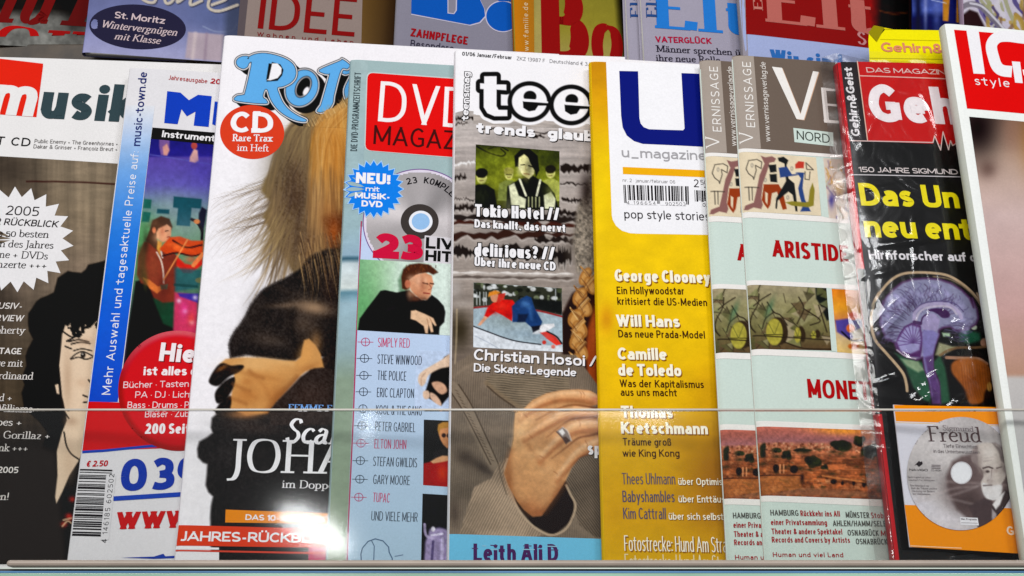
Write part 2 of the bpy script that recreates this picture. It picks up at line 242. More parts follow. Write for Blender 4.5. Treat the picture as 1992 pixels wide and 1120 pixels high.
def sans(body, t, ratio, grow=0.0):
    """lettering of cap height 1 and width `ratio`; t is the stem"""
    gap = .115 if t < .17 else .085; n = sum(1 for c in body if c != ' '); ng = len(body)-1; Kw = sum(GS[c][0] for c in body)
    t = max(min(t, (ratio-.52*Kw-gap*.75*ng)/(n+1e-6)), .068); sx = (ratio-n*t-gap*ng)/Kw if Kw else 1.0
    if ng == 1 and t > .3: gap = -.07; sx = (ratio-n*t-gap*ng)/Kw
    if sx < .5: gap = max(.04, gap*.6); sx = (ratio-n*t-gap*ng)/Kw if Kw else 1.0
    if sx > 1.3 and ng > 2 and t < .17: sx = 1.3; gap = (ratio-n*t-sx*Kw)/ng
    th = t*(.86 if t > .16 else .95); X = .7
    def my(y): return np.where(y <= 0, y+th/2, np.where(y <= X, th/2+y*(X-th)/X, np.where(y <= 1, X-th/2+(y-X)*(1-X)/(1-X), y-th/2)))
    V = []; F = []; H = []; x = 0.0; si = 0
    def strip(P, ext, lo, hi):
        nonlocal si
        d = np.gradient(P, axis=0); d = d/(np.hypot(d[:, 0], d[:, 1])[:, None]+1e-9)
        if ext:
            P = P.copy()
            for e_, sgn in ((0, -1), (-1, 1)): P[e_] += sgn*d[e_]*((t*abs(d[e_][0])+th*abs(d[e_][1]))/2+grow)
        elif grow: P = P.copy(); P[0] -= d[0]*grow; P[-1] += d[-1]*grow
        w = th+(t-th)*np.abs(d[:, 1])+2*grow; nr = np.stack([-d[:, 1], d[:, 0]], 1)*w[:, None]/2
        A = P+nr; B = P-nr
        if lo is not None:
            A[:, 1] = np.clip(A[:, 1], lo-grow, hi+grow); B[:, 1] = np.clip(B[:, 1], lo-grow, hi+grow)
        s = len(V); V.extend(A.tolist()); V.extend(B.tolist()); m_ = len(P); H.extend([si*.012]*(2*m_)); si = (si+1) % 6
        for i in range(m_-1): F.append((s+m_+i, s+m_+i+1, s+i+1, s+i))
    for ch in body:
        w_, spec = GS[ch]
        paths = []
        for e in spec.split('|'):
            if not e: continue
            P = np.array([[float(q) for q in p.split(',')] for p in e[1:].split()]); P = np.stack([x+t/2+P[:, 0]*sx, my(P[:, 1])], 1); paths.append((e[0], P))
        for k, P in paths:
            if k in 'lb':
                n_ = max(2, int(np.hypot(*(P[1]-P[0]))/.18)+2); Q = P[0]+(P[1]-P[0])*np.linspace(0, 1, n_)[:, None]
                ys = np.concatenate([q[:, 1] for kk, q in paths if kk != 'd']); strip(Q, k == 'l', ys.min()-th/2, ys.max()+th/2)
            elif k == 'c': strip(catmull(P, 5), False, None, None)
            elif k == 'd':
                r = max(t*.56, .05)+grow; c = P[0]; s = len(V); m_ = 12; V.extend([[c[0]+r*math.cos(a)*(1 if t < .2 else .95), c[1]+r*math.sin(a)*.92] for a in np.linspace(0, 2*math.pi, m_+1)[:-1]]); H.extend([.0]*m_); F.append(tuple(range(s, s+m_)))
        x += w_*sx+(t if ch != ' ' else 0)+gap
    return np.array(V), F, np.array(H)

# ------------------------------------------------------------------ parts
class Part:
    def __init__(s, name, mat): s.name = name; s.mat = mat; s.V = []; s.F = []; s.C = []; s.n = 0; s.label = None; s.smooth = False
    def add(s, V, F, C):
        V = np.asarray(V, float); C = np.asarray(C, float)
        if C.ndim == 1: C = np.tile(C, (len(V), 1))
        s.V.append(V); s.C.append(C)
        if isinstance(F, np.ndarray): s.F.append(F+s.n)
        else: s.F.append([tuple(i+s.n for i in f) for f in F])
        s.n += len(V)
    def build(s, parent):
        me = bpy.data.meshes.new(s.name); V = np.vstack(s.V); C = np.vstack(s.C)
        idx = []; starts = []; tot = 0; cnt = []
        for f in s.F:
            if isinstance(f, np.ndarray):
                idx.append(f.ravel()); cnt.append(np.full(len(f), f.shape[1]))
            else:
                idx.append(np.array([i for q in f for i in q], dtype=np.int64)); cnt.append(np.array([len(q) for q in f], dtype=np.int64))
        idx = np.concatenate(idx).astype(np.int32); cnt = np.concatenate(cnt).astype(np.int32)
        me.vertices.add(len(V)); me.vertices.foreach_set('co', V.astype(np.float32).ravel())
        me.loops.add(len(idx)); me.loops.foreach_set('vertex_index', idx)
        me.polygons.add(len(cnt)); me.polygons.foreach_set('loop_start', np.concatenate([[0], np.cumsum(cnt)[:-1]]).astype(np.int32))
        me.polygons.foreach_set('loop_total', cnt)
        me.update(calc_edges=True); me.validate()
        if len(me.vertices) == len(V):
            ca = me.color_attributes.new('Col', 'FLOAT_COLOR', 'POINT')
            ca.data.foreach_set('color', np.hstack([C, np.ones((len(C), 1))]).astype(np.float32).ravel())
        if s.smooth: me.polygons.foreach_set('use_smooth', np.ones(len(me.polygons), bool))
        me.materials.append(s.mat)
        o = bpy.data.objects.new(s.name, me); COL.objects.link(o); o.parent = parent
        if s.label: o['label'] = s.label
        return o
def C_(rgb): return np.maximum(lin(rgb)*ALB-.0045, .0022)
def grid_faces(nx, ny):
    i = np.arange(ny-1)[:, None]*nx+np.arange(nx-1)[None, :]
    return np.stack([i, i+nx, i+nx+1, i+1], -1).reshape(-1, 4)
LAY = 6e-5
class Sheet:
    """a flat printed thing (magazine, card) with its own frame; its print is laid out on its face"""
    def __init__(s, name, label, cat, BL, TL, W, H=None, w=.012, yaw=7.0, T=.006, group=None, base=(240, 238, 240), spine=None, foot=.008, mat=None, A=.0005, sp=.0012, ph=0.0, cover='front_cover', top_round=0, pages=True, minu=0.0):
        s.mat = mat or M_PRINT; s.parts = {}; s.A = A; s.sp = sp; s.ph = ph
        ps = math.radians(yaw)
        eu = math.cos(ps)*Xv-math.sin(ps)*RN; ew = math.cos(ps)*RN+math.sin(ps)*Xv
        a, b = on_rack(BL[0], BL[1], w); P = rack(a, b, w)
        Q = hit(np.array(TL[0]), np.array(TL[1]), P, ew)
        d = Q-P; s.Hp = float(np.linalg.norm(d)); ev = d/s.Hp; eu = np.cross(ev, ew)
        s.P = P; s.eu, s.ev, s.ew = eu, ev, ew; s.W = W; s.H = H or s.Hp; s.T = T; s.foot = foot
        r = bpy.data.objects.new(name, None); COL.objects.link(r); r.empty_display_size = .02
        B = P-ev*foot; s.B = B; s.root = r
        r.matrix_world = Matrix(((eu[0], ev[0], ew[0], B[0]), (eu[1], ev[1], ew[1], B[1]), (eu[2], ev[2], ew[2], B[2]), (0, 0, 0, 1)))
        r['label'] = label; r['category'] = cat
        if group: r['group'] = group
        # cover sheet
        us = np.unique(np.concatenate([[0, .0006, .0012, .002, .003, .0045, .007], np.linspace(.01, W, max(8, int(W/.006)))]))
        vs = np.linspace(0, s.H+foot, 50)
        U_, V_ = np.meshgrid(us, vs); w3 = s.bend(U_, V_)
        c = s.part(cover); c.smooth = True
        pts = np.stack([U_, V_, w3], -1).reshape(-1, 3)
        c.add(pts, grid_faces(len(us), len(vs))[:, ::-1], C_(base))
        # right, top and bottom rims of the sheet plus the back, as a closed thin book block
        if T > 0:
            k = s.part('spine'); k.smooth = True
            ws = np.linspace(0, 1, 7); VV, WW = np.meshgrid(vs, ws); 
            ww = s.bend(np.zeros_like(VV), VV)*(1-WW)+(-T)*WW
            uu = -np.sin(WW*math.pi)*min(T*.16, .0009)
            k.add(np.stack([uu, VV, ww], -1).reshape(-1, 3), grid_faces(len(vs), len(ws))[:, ::-1], C_(spine or base))
            bk = s.part('back_cover'); bk.add([[0, 0, -T], [W, 0, -T], [W, s.H+foot, -T], [0, s.H+foot, -T]], [(3, 2, 1, 0)], C_(base))
            if pages:
                g = Part('pages', M_PAGES); s.parts['pages'] = g
                x0, x1, y0, y1, z0, z1 = .001, W-.0008, .0006, s.H+foot-.0006, -T+.0002, -.0016-sp*0
                vv = [(x, y, z) for z in (z0, z1) for y in (y0, y1) for x in (x0, x1)]
                g.add(vv, [(0, 2, 3, 1), (4, 5, 7, 6), (0, 1, 5, 4), (2, 6, 7, 3), (0, 4, 6, 2), (1, 3, 7, 5)], (.7, .7, .7))
    def bend(s, u, v): return -s.sp*np.exp(-np.maximum(u, 0)/.0022)+s.A*np.sin(u*26+s.ph)+s.A*.8*np.sin(v*14+s.ph*2)
    def part(s, name, label=None):
        if name not in s.parts: s.parts[name] = Part(name, s.mat)
        if label: s.parts[name].label = label
        return s.parts[name]
    def uv(s, x, y):
        q = hit(x, y, s.P, s.ew)-s.B
        return q@s.eu, q@s.ev
    def lay(s, u, v, layer):
        u = np.asarray(u, float); v = np.asarray(v, float)
        return np.stack([u, v, s.bend(u, v)+layer*LAY+2e-5], -1)
    def quad(s, name, P, col, layer=1, n=None):
        """P: four picture points TL TR BR BL; col one colour or four"""
        P = np.array(P, float); col = np.array(col, float)
        if col.ndim == 1: col = np.tile(col, (4, 1))
        if n is None:
            n = (max(2, int(max(np.hypot(*(P[1]-P[0])), 1)/22)+2), max(2, int(max(np.hypot(*(P[3]-P[0])), 1)/22)+2))
        sp_ = np.linspace(0, 1, n[0])
        if s.sp and n[0] > 2:
            umin = min(float(s.uv(P[0][0], P[0][1])[0]), float(s.uv(P[3][0], P[3][1])[0]))
            if umin < .008: sp_ = np.linspace(0, 1, max(n[0]*2, 34))**2.2; n = (len(sp_), n[1])
        s_, t_ = np.meshgrid(sp_, np.linspace(0, 1, n[1]))
        w4 = [(1-s_)*(1-t_), s_*(1-t_), s_*t_, (1-s_)*t_]
        X = sum(w*p[0] for w, p in zip(w4, P)); Y = sum(w*p[1] for w, p in zip(w4, P))
        C = sum(w[..., None]*C_(c) for w, c in zip(w4, col))
        u, v = s.uv(X, Y)
        s.part(name).add(s.lay(u, v, layer).reshape(-1, 3), grid_faces(*n), C.reshape(-1, 3))
    def poly(s, name, P, col, layer=2):
        P = np.array(P, float); u, v = s.uv(P[:, 0], P[:, 1])
        tri = tessellate_polygon([[Vector((a, b, 0)) for a, b in zip(u, v)]])
        F = []
        for t in tri:
            a = (u[t[1]]-u[t[0]])*(v[t[2]]-v[t[0]])-(u[t[2]]-u[t[0]])*(v[t[1]]-v[t[0]])
            F.append(tuple(t) if a > 0 else tuple(t[::-1]))
        pts = [(float(x), float(y)) for x, y in zip(u, v)]; out = []; st = list(F)
        while st:                                    # split long triangles so that the print follows the bend of the sheet
            t = st.pop(); e = [math.dist(pts[t[i]], pts[t[(i+1) % 3]]) for i in range(3)]; k = e.index(max(e))
            um = max(0.0, min(pts[i][0] for i in t))
            if e[k] < (.012 if um > .009 or not s.sp else .0018+um*.5): out.append(t); continue
            a, b, c = t[k], t[(k+1) % 3], t[(k+2) % 3]; pts.append(((pts[a][0]+pts[b][0])/2, (pts[a][1]+pts[b][1])/2)); q = len(pts)-1
            st += [(a, q, c), (q, b, c)]
        pts = np.array(pts)
        s.part(name).add(s.lay(pts[:, 0], pts[:, 1], layer), out, C_(col))
    def ell(s, name, cx, cy, rx, ry, col, layer=2, rot=0, n=56, r0=0):
        t = np.linspace(0, 2*math.pi, n, endpoint=False); ca, sa = math.cos(math.radians(rot)), math.sin(math.radians(rot))
        def ring(k): return cx+rx*k*np.cos(t)*ca-ry*k*np.sin(t)*sa, cy+rx*k*np.cos(t)*sa+ry*k*np.sin(t)*ca
        ks = np.linspace(r0, 1, 5 if not r0 else 2); pts = []
        for k in ks: x, y = ring(k); u, v = s.uv(x, y); pts.append(s.lay(u, v, layer))
        F = []
        for i in range(len(ks)-1):
            for j in range(n):
                a = i*n+j; b = i*n+(j+1) % n; F.append((a, b, b+n, a+n) if r0 or i > 0 else (b, b+n, a+n))
        if not r0:
            F = [f if len(f) == 4 else (0, f[1], f[2]) for f in F]
        s.part(name).add(np.vstack(pts), F, C_(col))
    def star(s, name, cx, cy, R, r, n, col, layer=3, ry=1.0, rot=0):
        t = np.arange(2*n)*math.pi/n+rot; rr = np.where(np.arange(2*n) % 2 == 0, R, r)
        x = np.concatenate([[cx], cx+rr*np.cos(t)]); y = np.concatenate([[cy], cy+rr*np.sin(t)*ry])
        u, v = s.uv(x, y)
        s.part(name).add(s.lay(u, v, layer), [(0, 1+(i+1) % (2*n), 1+i) for i in range(2*n)], C_(col))
    def line(s, name, P, w, col, layer=4):
        P = np.array(P, float)
        for i in range(len(P)-1):
            d = P[i+1]-P[i]; L_ = np.hypot(*d); nn = np.array([-d[1], d[0]])/L_*w/2; e = d/L_*w*.2
            s.quad(name, [P[i]-nn-e, P[i+1]-nn+e, P[i+1]+nn+e, P[i]+nn-e], col, layer+.05*(i % 2))
    def text(s, name, body, p0, p1, cap, col, layer=5, off=0.0, font='sans', shear=0.0, halo=None, shadow=None, wt=None, **kw):
        """one line of lettering: left and right end of its base line and its cap height, all on the picture"""
        s.nt = getattr(s, 'nt', 0)+1
        if name not in ('masthead', 'barcode'):
            key = name+'#%d' % s.nt; s.parts[key] = Part(name, s.mat); name = key
        p0 = np.array(p0, float); p1 = np.array(p1, float); e = p1-p0; L_ = np.hypot(*e); wt = wt or min(.32, max(.09, .118+off*3.2))
        def at(p): return np.array([float(k) for k in s.uv(np.array(p[0]), np.array(p[1]))])
        def place(grow, layer, col, dx=0, dy=0):
            d = np.array([dx, dy]); q0 = at(p0+d); q1 = at(p1+d); nn = np.array([e[1], -e[0]])/L_*cap
            hh = np.hypot(*(at(p0+nn)-at(p0))); ex = q1-q0; L2 = np.hypot(*ex); ex = ex/L2; ey = np.array([-ex[1], ex[0]])
            if font == 'sans': v, f, h = sans(body, wt, L2/hh, grow)
            else:
                v, f = roman(body, **kw); h = np.zeros(len(v)); v = v.copy(); v[:, 0] = (v[:, 0]-v[:, 0].min())/(v[:, 0].max()-v[:, 0].min())*L2/hh
            uvp = q0+(v[:, :1]+v[:, 1:]*shear)*hh*ex+v[:, 1:]*hh*ey
            uvp[:, 1] = np.maximum(uvp[:, 1], .0004); s.part(name).add(s.lay(uvp[:, 0], uvp[:, 1], layer+h), f, C_(col))
        if shadow: place(0, layer-.9, shadow[0], shadow[1], shadow[2])
        if halo: place(halo[1], layer-.7, halo[0])
        place(0, layer, col)
    def barcode(s, name, P, n, col=(25, 22, 25), layer=4, along='x', seed=1):
        P = np.array(P, float); r = random.Random(seed); t = 0; 
        def at(a, b): return (1-b)*((1-a)*P[0]+a*P[1])+b*((1-a)*P[3]+a*P[2])
        wid = [r.choice([1, 1, 2, 3]) for _ in range(n*2)]; tot = float(sum(wid)); x = 0
        for i, w in enumerate(wid):
            if i % 2 == 0:
                a0, a1 = x/tot, (x+w)/tot; e = 1.0 if (i < 4 or i > 2*n-5 or abs(i-n) < 3) else .9
                q = [at(a0, 0), at(a1, 0), at(a1, e), at(a0, e)] if along == 'x' else [at(0, a0), at(e, a0), at(e, a1), at(0, a1)]
                s.quad(name, q, col, layer, n=(2, 2) if along == 'x' else (10, 2))
            x += w
    def done(s):
        for p in s.parts.values():
            if p.n: p.build(s.root)
        return s.root

class Pic:
    """a photograph or painting printed on a sheet: colours laid on a fine grid"""
    def __init__(s, quad, step=2.0, col=(255, 255, 255)):
        P = np.array(quad, float)
        nx = int(max(np.hypot(*(P[1]-P[0])), np.hypot(*(P[2]-P[3])))/step)+2; ny = int(max(np.hypot(*(P[3]-P[0])), np.hypot(*(P[2]-P[1])))/step)+2
        s_, t_ = np.meshgrid(np.linspace(0, 1, nx), np.linspace(0, 1, ny))
        s.X = (1-s_)*(1-t_)*P[0, 0]+s_*(1-t_)*P[1, 0]+s_*t_*P[2, 0]+(1-s_)*t_*P[3, 0]
        s.Y = (1-s_)*(1-t_)*P[0, 1]+s_*(1-t_)*P[1, 1]+s_*t_*P[2, 1]+(1-s_)*t_*P[3, 1]
        s.S, s.Tt = s_, t_
        s.C = np.tile(np.array(col, float), (ny, nx, 1)); s.nx, s.ny = nx, ny; s.step = step; s.clip = None
    def sub(s, x0, y0, x1, y1):
        m = (s.X >= x0) & (s.X <= x1) & (s.Y >= y0) & (s.Y <= y1)
        r = np.flatnonzero(m.any(1)); c = np.flatnonzero(m.any(0))
        if not len(r): return None
        return slice(r[0], r[-1]+1), slice(c[0], c[-1]+1)
    def mix(s, sl, m, col):
        m = np.clip(m, 0, 1)[..., None]; C = s.C[sl]
        s.C[sl] = C*(1-m)+np.array(col, float)*m
    def vgrad(s, stops, xs=None):
        y = s.Y if xs is None else s.X
        ys = [a for a, _ in stops]; cs = np.array([c for _, c in stops], float)
        for k in range(3): s.C[..., k] = np.interp(y, ys, cs[:, k])
        return s
    def sd(s, P, X, Y):
        P = np.array(P, float); d = np.full(X.shape, 1e9); ins = np.zeros(X.shape, bool); n = len(P)
        for i in range(n):
            ax, ay = P[i]; bx, by = P[(i+1) % n]; ex, ey = bx-ax, by-ay; wx, wy = X-ax, Y-ay
            t = np.clip((wx*ex+wy*ey)/(ex*ex+ey*ey+1e-9), 0, 1); dx, dy = wx-ex*t, wy-ey*t; d = np.minimum(d, dx*dx+dy*dy)
            if ay != by: ins ^= ((ay > Y) != (by > Y)) & (X < (bx-ax)*(Y-ay)/(by-ay)+ax)
        d = np.sqrt(d); return np.where(ins, -d, d)
    def poly(s, P, col, soft=2.0, a=1.0, smooth=False, grow=0.0):
        P = np.array(P, float)
        if smooth: P = catmull(np.vstack([P, P[:1]]), 5)[:-1]
        g = soft+abs(grow)+2; sl = s.sub(P[:, 0].min()-g, P[:, 1].min()-g, P[:, 0].max()+g, P[:, 1].max()+g)
        if sl is None: return s
        d = s.sd(P, s.X[sl], s.Y[sl])-grow; s.mix(sl, np.clip(.5-d/soft, 0, 1)*a, col); return s
    def line(s, P, w, col, a=1.0, w1=None, soft=1.6, smooth=True, tap=False):
        P = np.array(P, float)
        if smooth and len(P) > 2: P = catmull(P, 5)
        w1 = w if w1 is None else w1; g = max(w, w1)+soft+1
        sl = s.sub(P[:, 0].min()-g, P[:, 1].min()-g, P[:, 0].max()+g, P[:, 1].max()+g)
        if sl is None: return s
        X, Y = s.X[sl], s.Y[sl]; m = np.zeros(X.shape); n = len(P)-1
        for i in range(n):
            ax, ay = P[i]; ex, ey = P[i+1]-P[i]; wx, wy = X-ax, Y-ay
            t = np.clip((wx*ex+wy*ey)/(ex*ex+ey*ey+1e-9), 0, 1); d = np.hypot(wx-ex*t, wy-ey*t); ww = w+(w1-w)*(i+t)/n
            k = np.clip(ww/soft, .25, 1)
            if tap: q = np.clip((i+t)/n, 0, 1); k = k*np.clip(np.sin(np.pi*q)*2.2, 0, 1)
            m = np.maximum(m, np.clip((ww/2-d)/soft+.5, 0, 1)*k)
        s.mix(sl, m*a, col); return s
    def ell(s, cx, cy, rx, ry, col, a=1.0, soft=None, rot=0):
        soft = soft if soft is not None else 2.0/max(1, min(rx, ry)); R = max(rx, ry)*(1+soft)+2
        sl = s.sub(cx-R, cy-R, cx+R, cy+R)
        if sl is None: return s
        X, Y = s.X[sl]-cx, s.Y[sl]-cy; ca, sa = math.cos(math.radians(rot)), math.sin(math.radians(rot))
        x = (X*ca+Y*sa)/rx; y = (-X*sa+Y*ca)/ry; r = np.hypot(x, y); s.mix(sl, np.clip((1-r)/soft+.5, 0, 1)*a, col); return s
    def blob(s, cx, cy, rx, ry, col, a=1.0, rot=0):
        R = max(rx, ry)*2.2; sl = s.sub(cx-R, cy-R, cx+R, cy+R)
        if sl is None: return s
        X, Y = s.X[sl]-cx, s.Y[sl]-cy; ca, sa = math.cos(math.radians(rot)), math.sin(math.radians(rot))
        x = (X*ca+Y*sa)/rx; y = (-X*sa+Y*ca)/ry; s.mix(sl, np.exp(-(x*x+y*y)*1.2)*a, col); return s
    def fbm(s, sx, sy, seed=0, oct=4):
        rs = np.random.RandomState(seed); out = np.zeros(s.X.shape); amp = 1; tot = 0
        for o in range(oct):
            k = 2**o; gx = s.X/sx*k; gy = s.Y/sy*k; tab = rs.rand(97, 97)
            ix = np.floor(gx).astype(int); iy = np.floor(gy).astype(int); fx = gx-ix; fy = gy-iy; fx = fx*fx*(3-2*fx); fy = fy*fy*(3-2*fy)
            g = lambda a, b: tab[(iy+b) % 97, (ix+a) % 97]
            out += amp*((g(0, 0)*(1-fx)+g(1, 0)*fx)*(1-fy)+(g(0, 1)*(1-fx)+g(1, 1)*fx)*fy); tot += amp; amp *= .55
        return out/tot
    def noise(s, amt, sx, sy=None, seed=0, oct=4, sl=None):
        f = (s.fbm(sx, sy or sx, seed, oct)-.5)*2*amt; s.C = np.clip(s.C*(1+f[..., None]), 0, 255); return s
    def put(s, sh, name, layer=2, label=None):
        u, v = sh.uv(s.X, s.Y); p = sh.part(name, label); p.smooth = True
        p.add(sh.lay(u, v, layer).reshape(-1, 3), grid_faces(s.nx, s.ny), C_(np.clip(s.C, 0, 255)).reshape(-1, 3))
# ================================================================== the rack
def boxmesh(name, x0, x1, y0, y1, w0, w1, mat, parent, bev=0.0, label=None):
    """a box given in the rack's own directions, with bevelled edges"""
    import bmesh
    bm = bmesh.new(); bmesh.ops.create_cube(bm, size=1)
    for v in bm.verts:
        v.co = ((x0+x1)/2+v.co.x*(x1-x0), (y0+y1)/2+v.co.y*(y1-y0), (w0+w1)/2+v.co.z*(w1-w0))
    if bev: bmesh.ops.bevel(bm, geom=bm.edges[:], offset=bev, segments=3, affect='EDGES', profile=.5)
    me = bpy.data.meshes.new(name); bm.to_mesh(me); bm.free()
    me.materials.append(mat); me.polygons.foreach_set('use_smooth', [True]*len(me.polygons)) if False else None
    o = bpy.data.objects.new(name, me); COL.objects.link(o); o.parent = parent
    if label: o['label'] = label
    return o
rackE = bpy.data.objects.new('magazine_rack', None); COL.objects.link(rackE)
rackE.matrix_world = Matrix(((Xv[0], RU[0], RN[0], RO[0]), (Xv[1], RU[1], RN[1], RO[1]), (Xv[2], RU[2], RN[2], RO[2]), (0, 0, 0, 1)))
rackE['label'] = 'tilted shop magazine rack with clear acrylic front and grey bottom rail holding all the magazines'; rackE['category'] = 'display rack'
XL, XR = -.62, .62
M_RAIL = plain('rail_plastic', (158, 144, 132), .4, 0, .10, 40, .1)
M_BACK = plain('rack_back', (52, 44, 38), .7, 0, .4, 22, .3)
M_STRIP = plain('strip_glass', (150, 185, 165), .18, 0, .25, 9)
M_MOTT = plain('shelf_reflection', (62, 50, 37), .5, 0, .85, 40, .3)  # brown mottle painted in for what the shelf reflects
M_DARK = plain('dark_board', (60, 58, 56), .6, 0, .2, 30)
PL_W = .034                                     # how far the clear front stands off
px = lambda x, y, w: on_rack(x, y, w)
yr = px(996, 1090, PL_W)[1]                     # rail's upper edge
yb = px(996, 1103, PL_W)[1]
boxmesh('back_panel', XL, XR, yr-.03, .56, -.112, -.106, M_BACK, rackE)
boxmesh('ledge', XL, XR, yr-.012, yr-.0068, -.105, PL_W-.0045, M_DARK, rackE)
xl = px(16, 1095, PL_W)[0]
rail = boxmesh('front_rail', xl, XR, yb, yr, PL_W-.004, PL_W+.003, M_RAIL, rackE, .0016)
boxmesh('shadow_gap', XL, XR, yb-.0022, yb-.0002, PL_W-.02, PL_W-.002, M_DARK, rackE)
boxmesh('price_strip', XL, XR, yb-.02, yb-.0024, PL_W-.006, PL_W+.001, M_STRIP, rackE, .001)
yl = px(996, 1110.5, PL_W+.0012)[1]
M_BLUE = plain('blue_line', (70, 120, 165), .4, 0, .3, 14); M_PALE = plain('pale_line', (205, 215, 205), .35, 0, .1, 20)
boxmesh('strip_line', XL, XR, yl-.0009, yl, PL_W+.0009, PL_W+.0013, M_BLUE, rackE)
boxmesh('strip_line', XL, XR, yl+.0010, yl+.0016, PL_W+.0009, PL_W+.0013, M_PALE, rackE)
yt = px(996, 797, PL_W)[1]
pane = boxmesh('clear_front', XL, XR, yr-.002, yt, PL_W-.0035, PL_W-.0015, M_ACRYL, rackE)
M_EDGE = plain('acrylic_edge', (176, 170, 160), .25, 0, .12, 30)
boxmesh('pane_edge', XL, XR, yt+.0001, yt+.0010, PL_W-.0037, PL_W-.0013, M_EDGE, pane)
# the step behind the front row on which the upper row stands
UPW = -.052
ya = px(300, 103, UPW)[1]
boxmesh('upper_step', XL, XR, ya-.03, ya-.0005, -.104, UPW+.012, M_MOTT, rackE, .001)
boxmesh('added_shade_board', XL, XR, .36, .372, -.104, .06, M_DARK, rackE, .001, 'unseen board added over the upper row to shade it')  # board added out of view to keep light off the upper row

W_ = (240, 238, 242)
def P2(sx, ox, oy): return lambda *pts: [(ox+x/sx, oy+y/sx) for x, y in pts]

# ================================================================== upper row
up = 'upper row magazines behind the front row'
def upper(label, BL, TL, W=.2, base=(150, 145, 150), **k):  # base colours lowered to carry the shade on the upper tier
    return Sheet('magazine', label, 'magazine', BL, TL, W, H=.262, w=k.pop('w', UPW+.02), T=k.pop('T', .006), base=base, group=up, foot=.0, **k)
z1 = P2(3.984, 0, 0)
m = upper('dark upper magazine with big dark red italic capitals, leftmost behind', (-160, 78), (-150, -40), base=(22, 19, 18), ph=1)
p = Pic([(-150, -60), (190, -60), (178, 96), (-160, 82)], 2).vgrad([(-60, (20, 17, 16)), (18, (28, 25, 22)), (34, (108, 108, 104)), (90, (120, 120, 116))])
p.noise(.35, 14, seed=3).blob(150, 20, 34, 50, (14, 12, 12), .9); p.put(m, 'cover_picture', 1)
red = (112, 10, 10)
for k_ in ([(130, 90), (200, 165)],): pass
m.text('masthead', 'Hu', (-70, 40), (92, 45), 100, red, 4, font='roman', shear=.24, thick=.2, thin=.05, serif=.1)
m.text('masthead', 'r', (118, 46), (186, 50), 100, (92, 8, 8), 4, font='roman', shear=.24, thick=.24, thin=.05)
m.text('masthead', 'O', (-22, 112), (66, 118), 62, (176, 14, 12), 4.3, font='roman', shear=.1, thick=.17, thin=.04, serif=.1)
m.text('masthead', 'U', (76, 116), (166, 120), 56, (150, 12, 12), 4.3, font='roman', shear=.16, thick=.24, thin=.06, serif=.1); m.done()

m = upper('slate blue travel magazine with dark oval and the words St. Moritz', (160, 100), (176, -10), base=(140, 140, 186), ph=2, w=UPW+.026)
p = Pic([(177, -40), (486, -40), (468, 122), (161, 101)], 2).vgrad([(-40, (100, 106, 148)), (40, (112, 118, 164)), (75, (146, 148, 190)), (120, (162, 162, 200))])
p.blob(430, 20, 90, 70, (84, 96, 140), .8).poly([(366, 61), (436, 66), (432, 118), (360, 112)], (176, 160, 172), 4).line([(380, 64), (374, 112)], 7, (206, 190, 192), .7, soft=5).line([(402, 64), (398, 114)], 5, (140, 120, 140), .6, soft=5)
p.line([(395, 50), (420, 60), (450, 58), (460, 46)], 3, (150, 160, 190), .5); p.poly([(440, -40), (500, -40), (480, 124), (434, 120)], (60, 68, 92), 14, .75); p.noise(.06, 20, seed=5)
for q in ([(262, -20), (280, 0), (300, 3), (305, -20)], [(318, -20), (322, 4), (334, 2), (345, -18)], [(352, -20), (345, 3), (372, -15), (370, 8), (392, 0)], [(412, 8), (440, -4), (436, -20), (412, -10), (405, 12), (425, 20), (462, 8)]):
    p.line(np.array(q)+[2, 2], 6, (40, 40, 60), .7); p.line(q, 5.5, (196, 186, 172))
p.put(m, 'cover_picture', 1)
m.ell('badge', 267.5, 52, 94, 43.5, (40, 38, 62), 3, 3)
cc = (206, 186, 190)
m.text('badge_text', 'St. Moritz', (222, 35), (320, 46), 13, cc, 5, off=.02)
m.text('badge_text', 'Wintervergnügen', (195, 53), (343, 69), 14, cc, 5, font='roman', shear=.2, thick=.13, thin=.06, serif=.05)
m.text('badge_text', 'mit Klasse', (222, 76), (311, 85), 13, cc, 5, font='roman', shear=.2, thick=.13, thin=.06, serif=.05); m.done()

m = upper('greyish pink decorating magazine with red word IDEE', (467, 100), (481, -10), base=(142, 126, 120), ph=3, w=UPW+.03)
m.quad('cover_picture', [(706, -40), (775, -40), (770, 130), (702, 118)], [(96, 70, 34), (52, 34, 16), (40, 26, 14), (104, 78, 44)], 1)
m.quad('margin_strip', [(470, -40), (486, -40), (474, 78), (460, 78)], (90, 80, 84), 1)
m.text('masthead', 'IDEE', (501, 55), (689, 70.5), 76, (132, 22, 22), 4)
m.text('masthead', 'Wohnen und Leben', (500, 70), (687, 85), 8, (122, 22, 24), 4, off=.01)
m.line('masthead', [(640, -7), (690, -1)], 6, (96, 20, 20)); m.done()

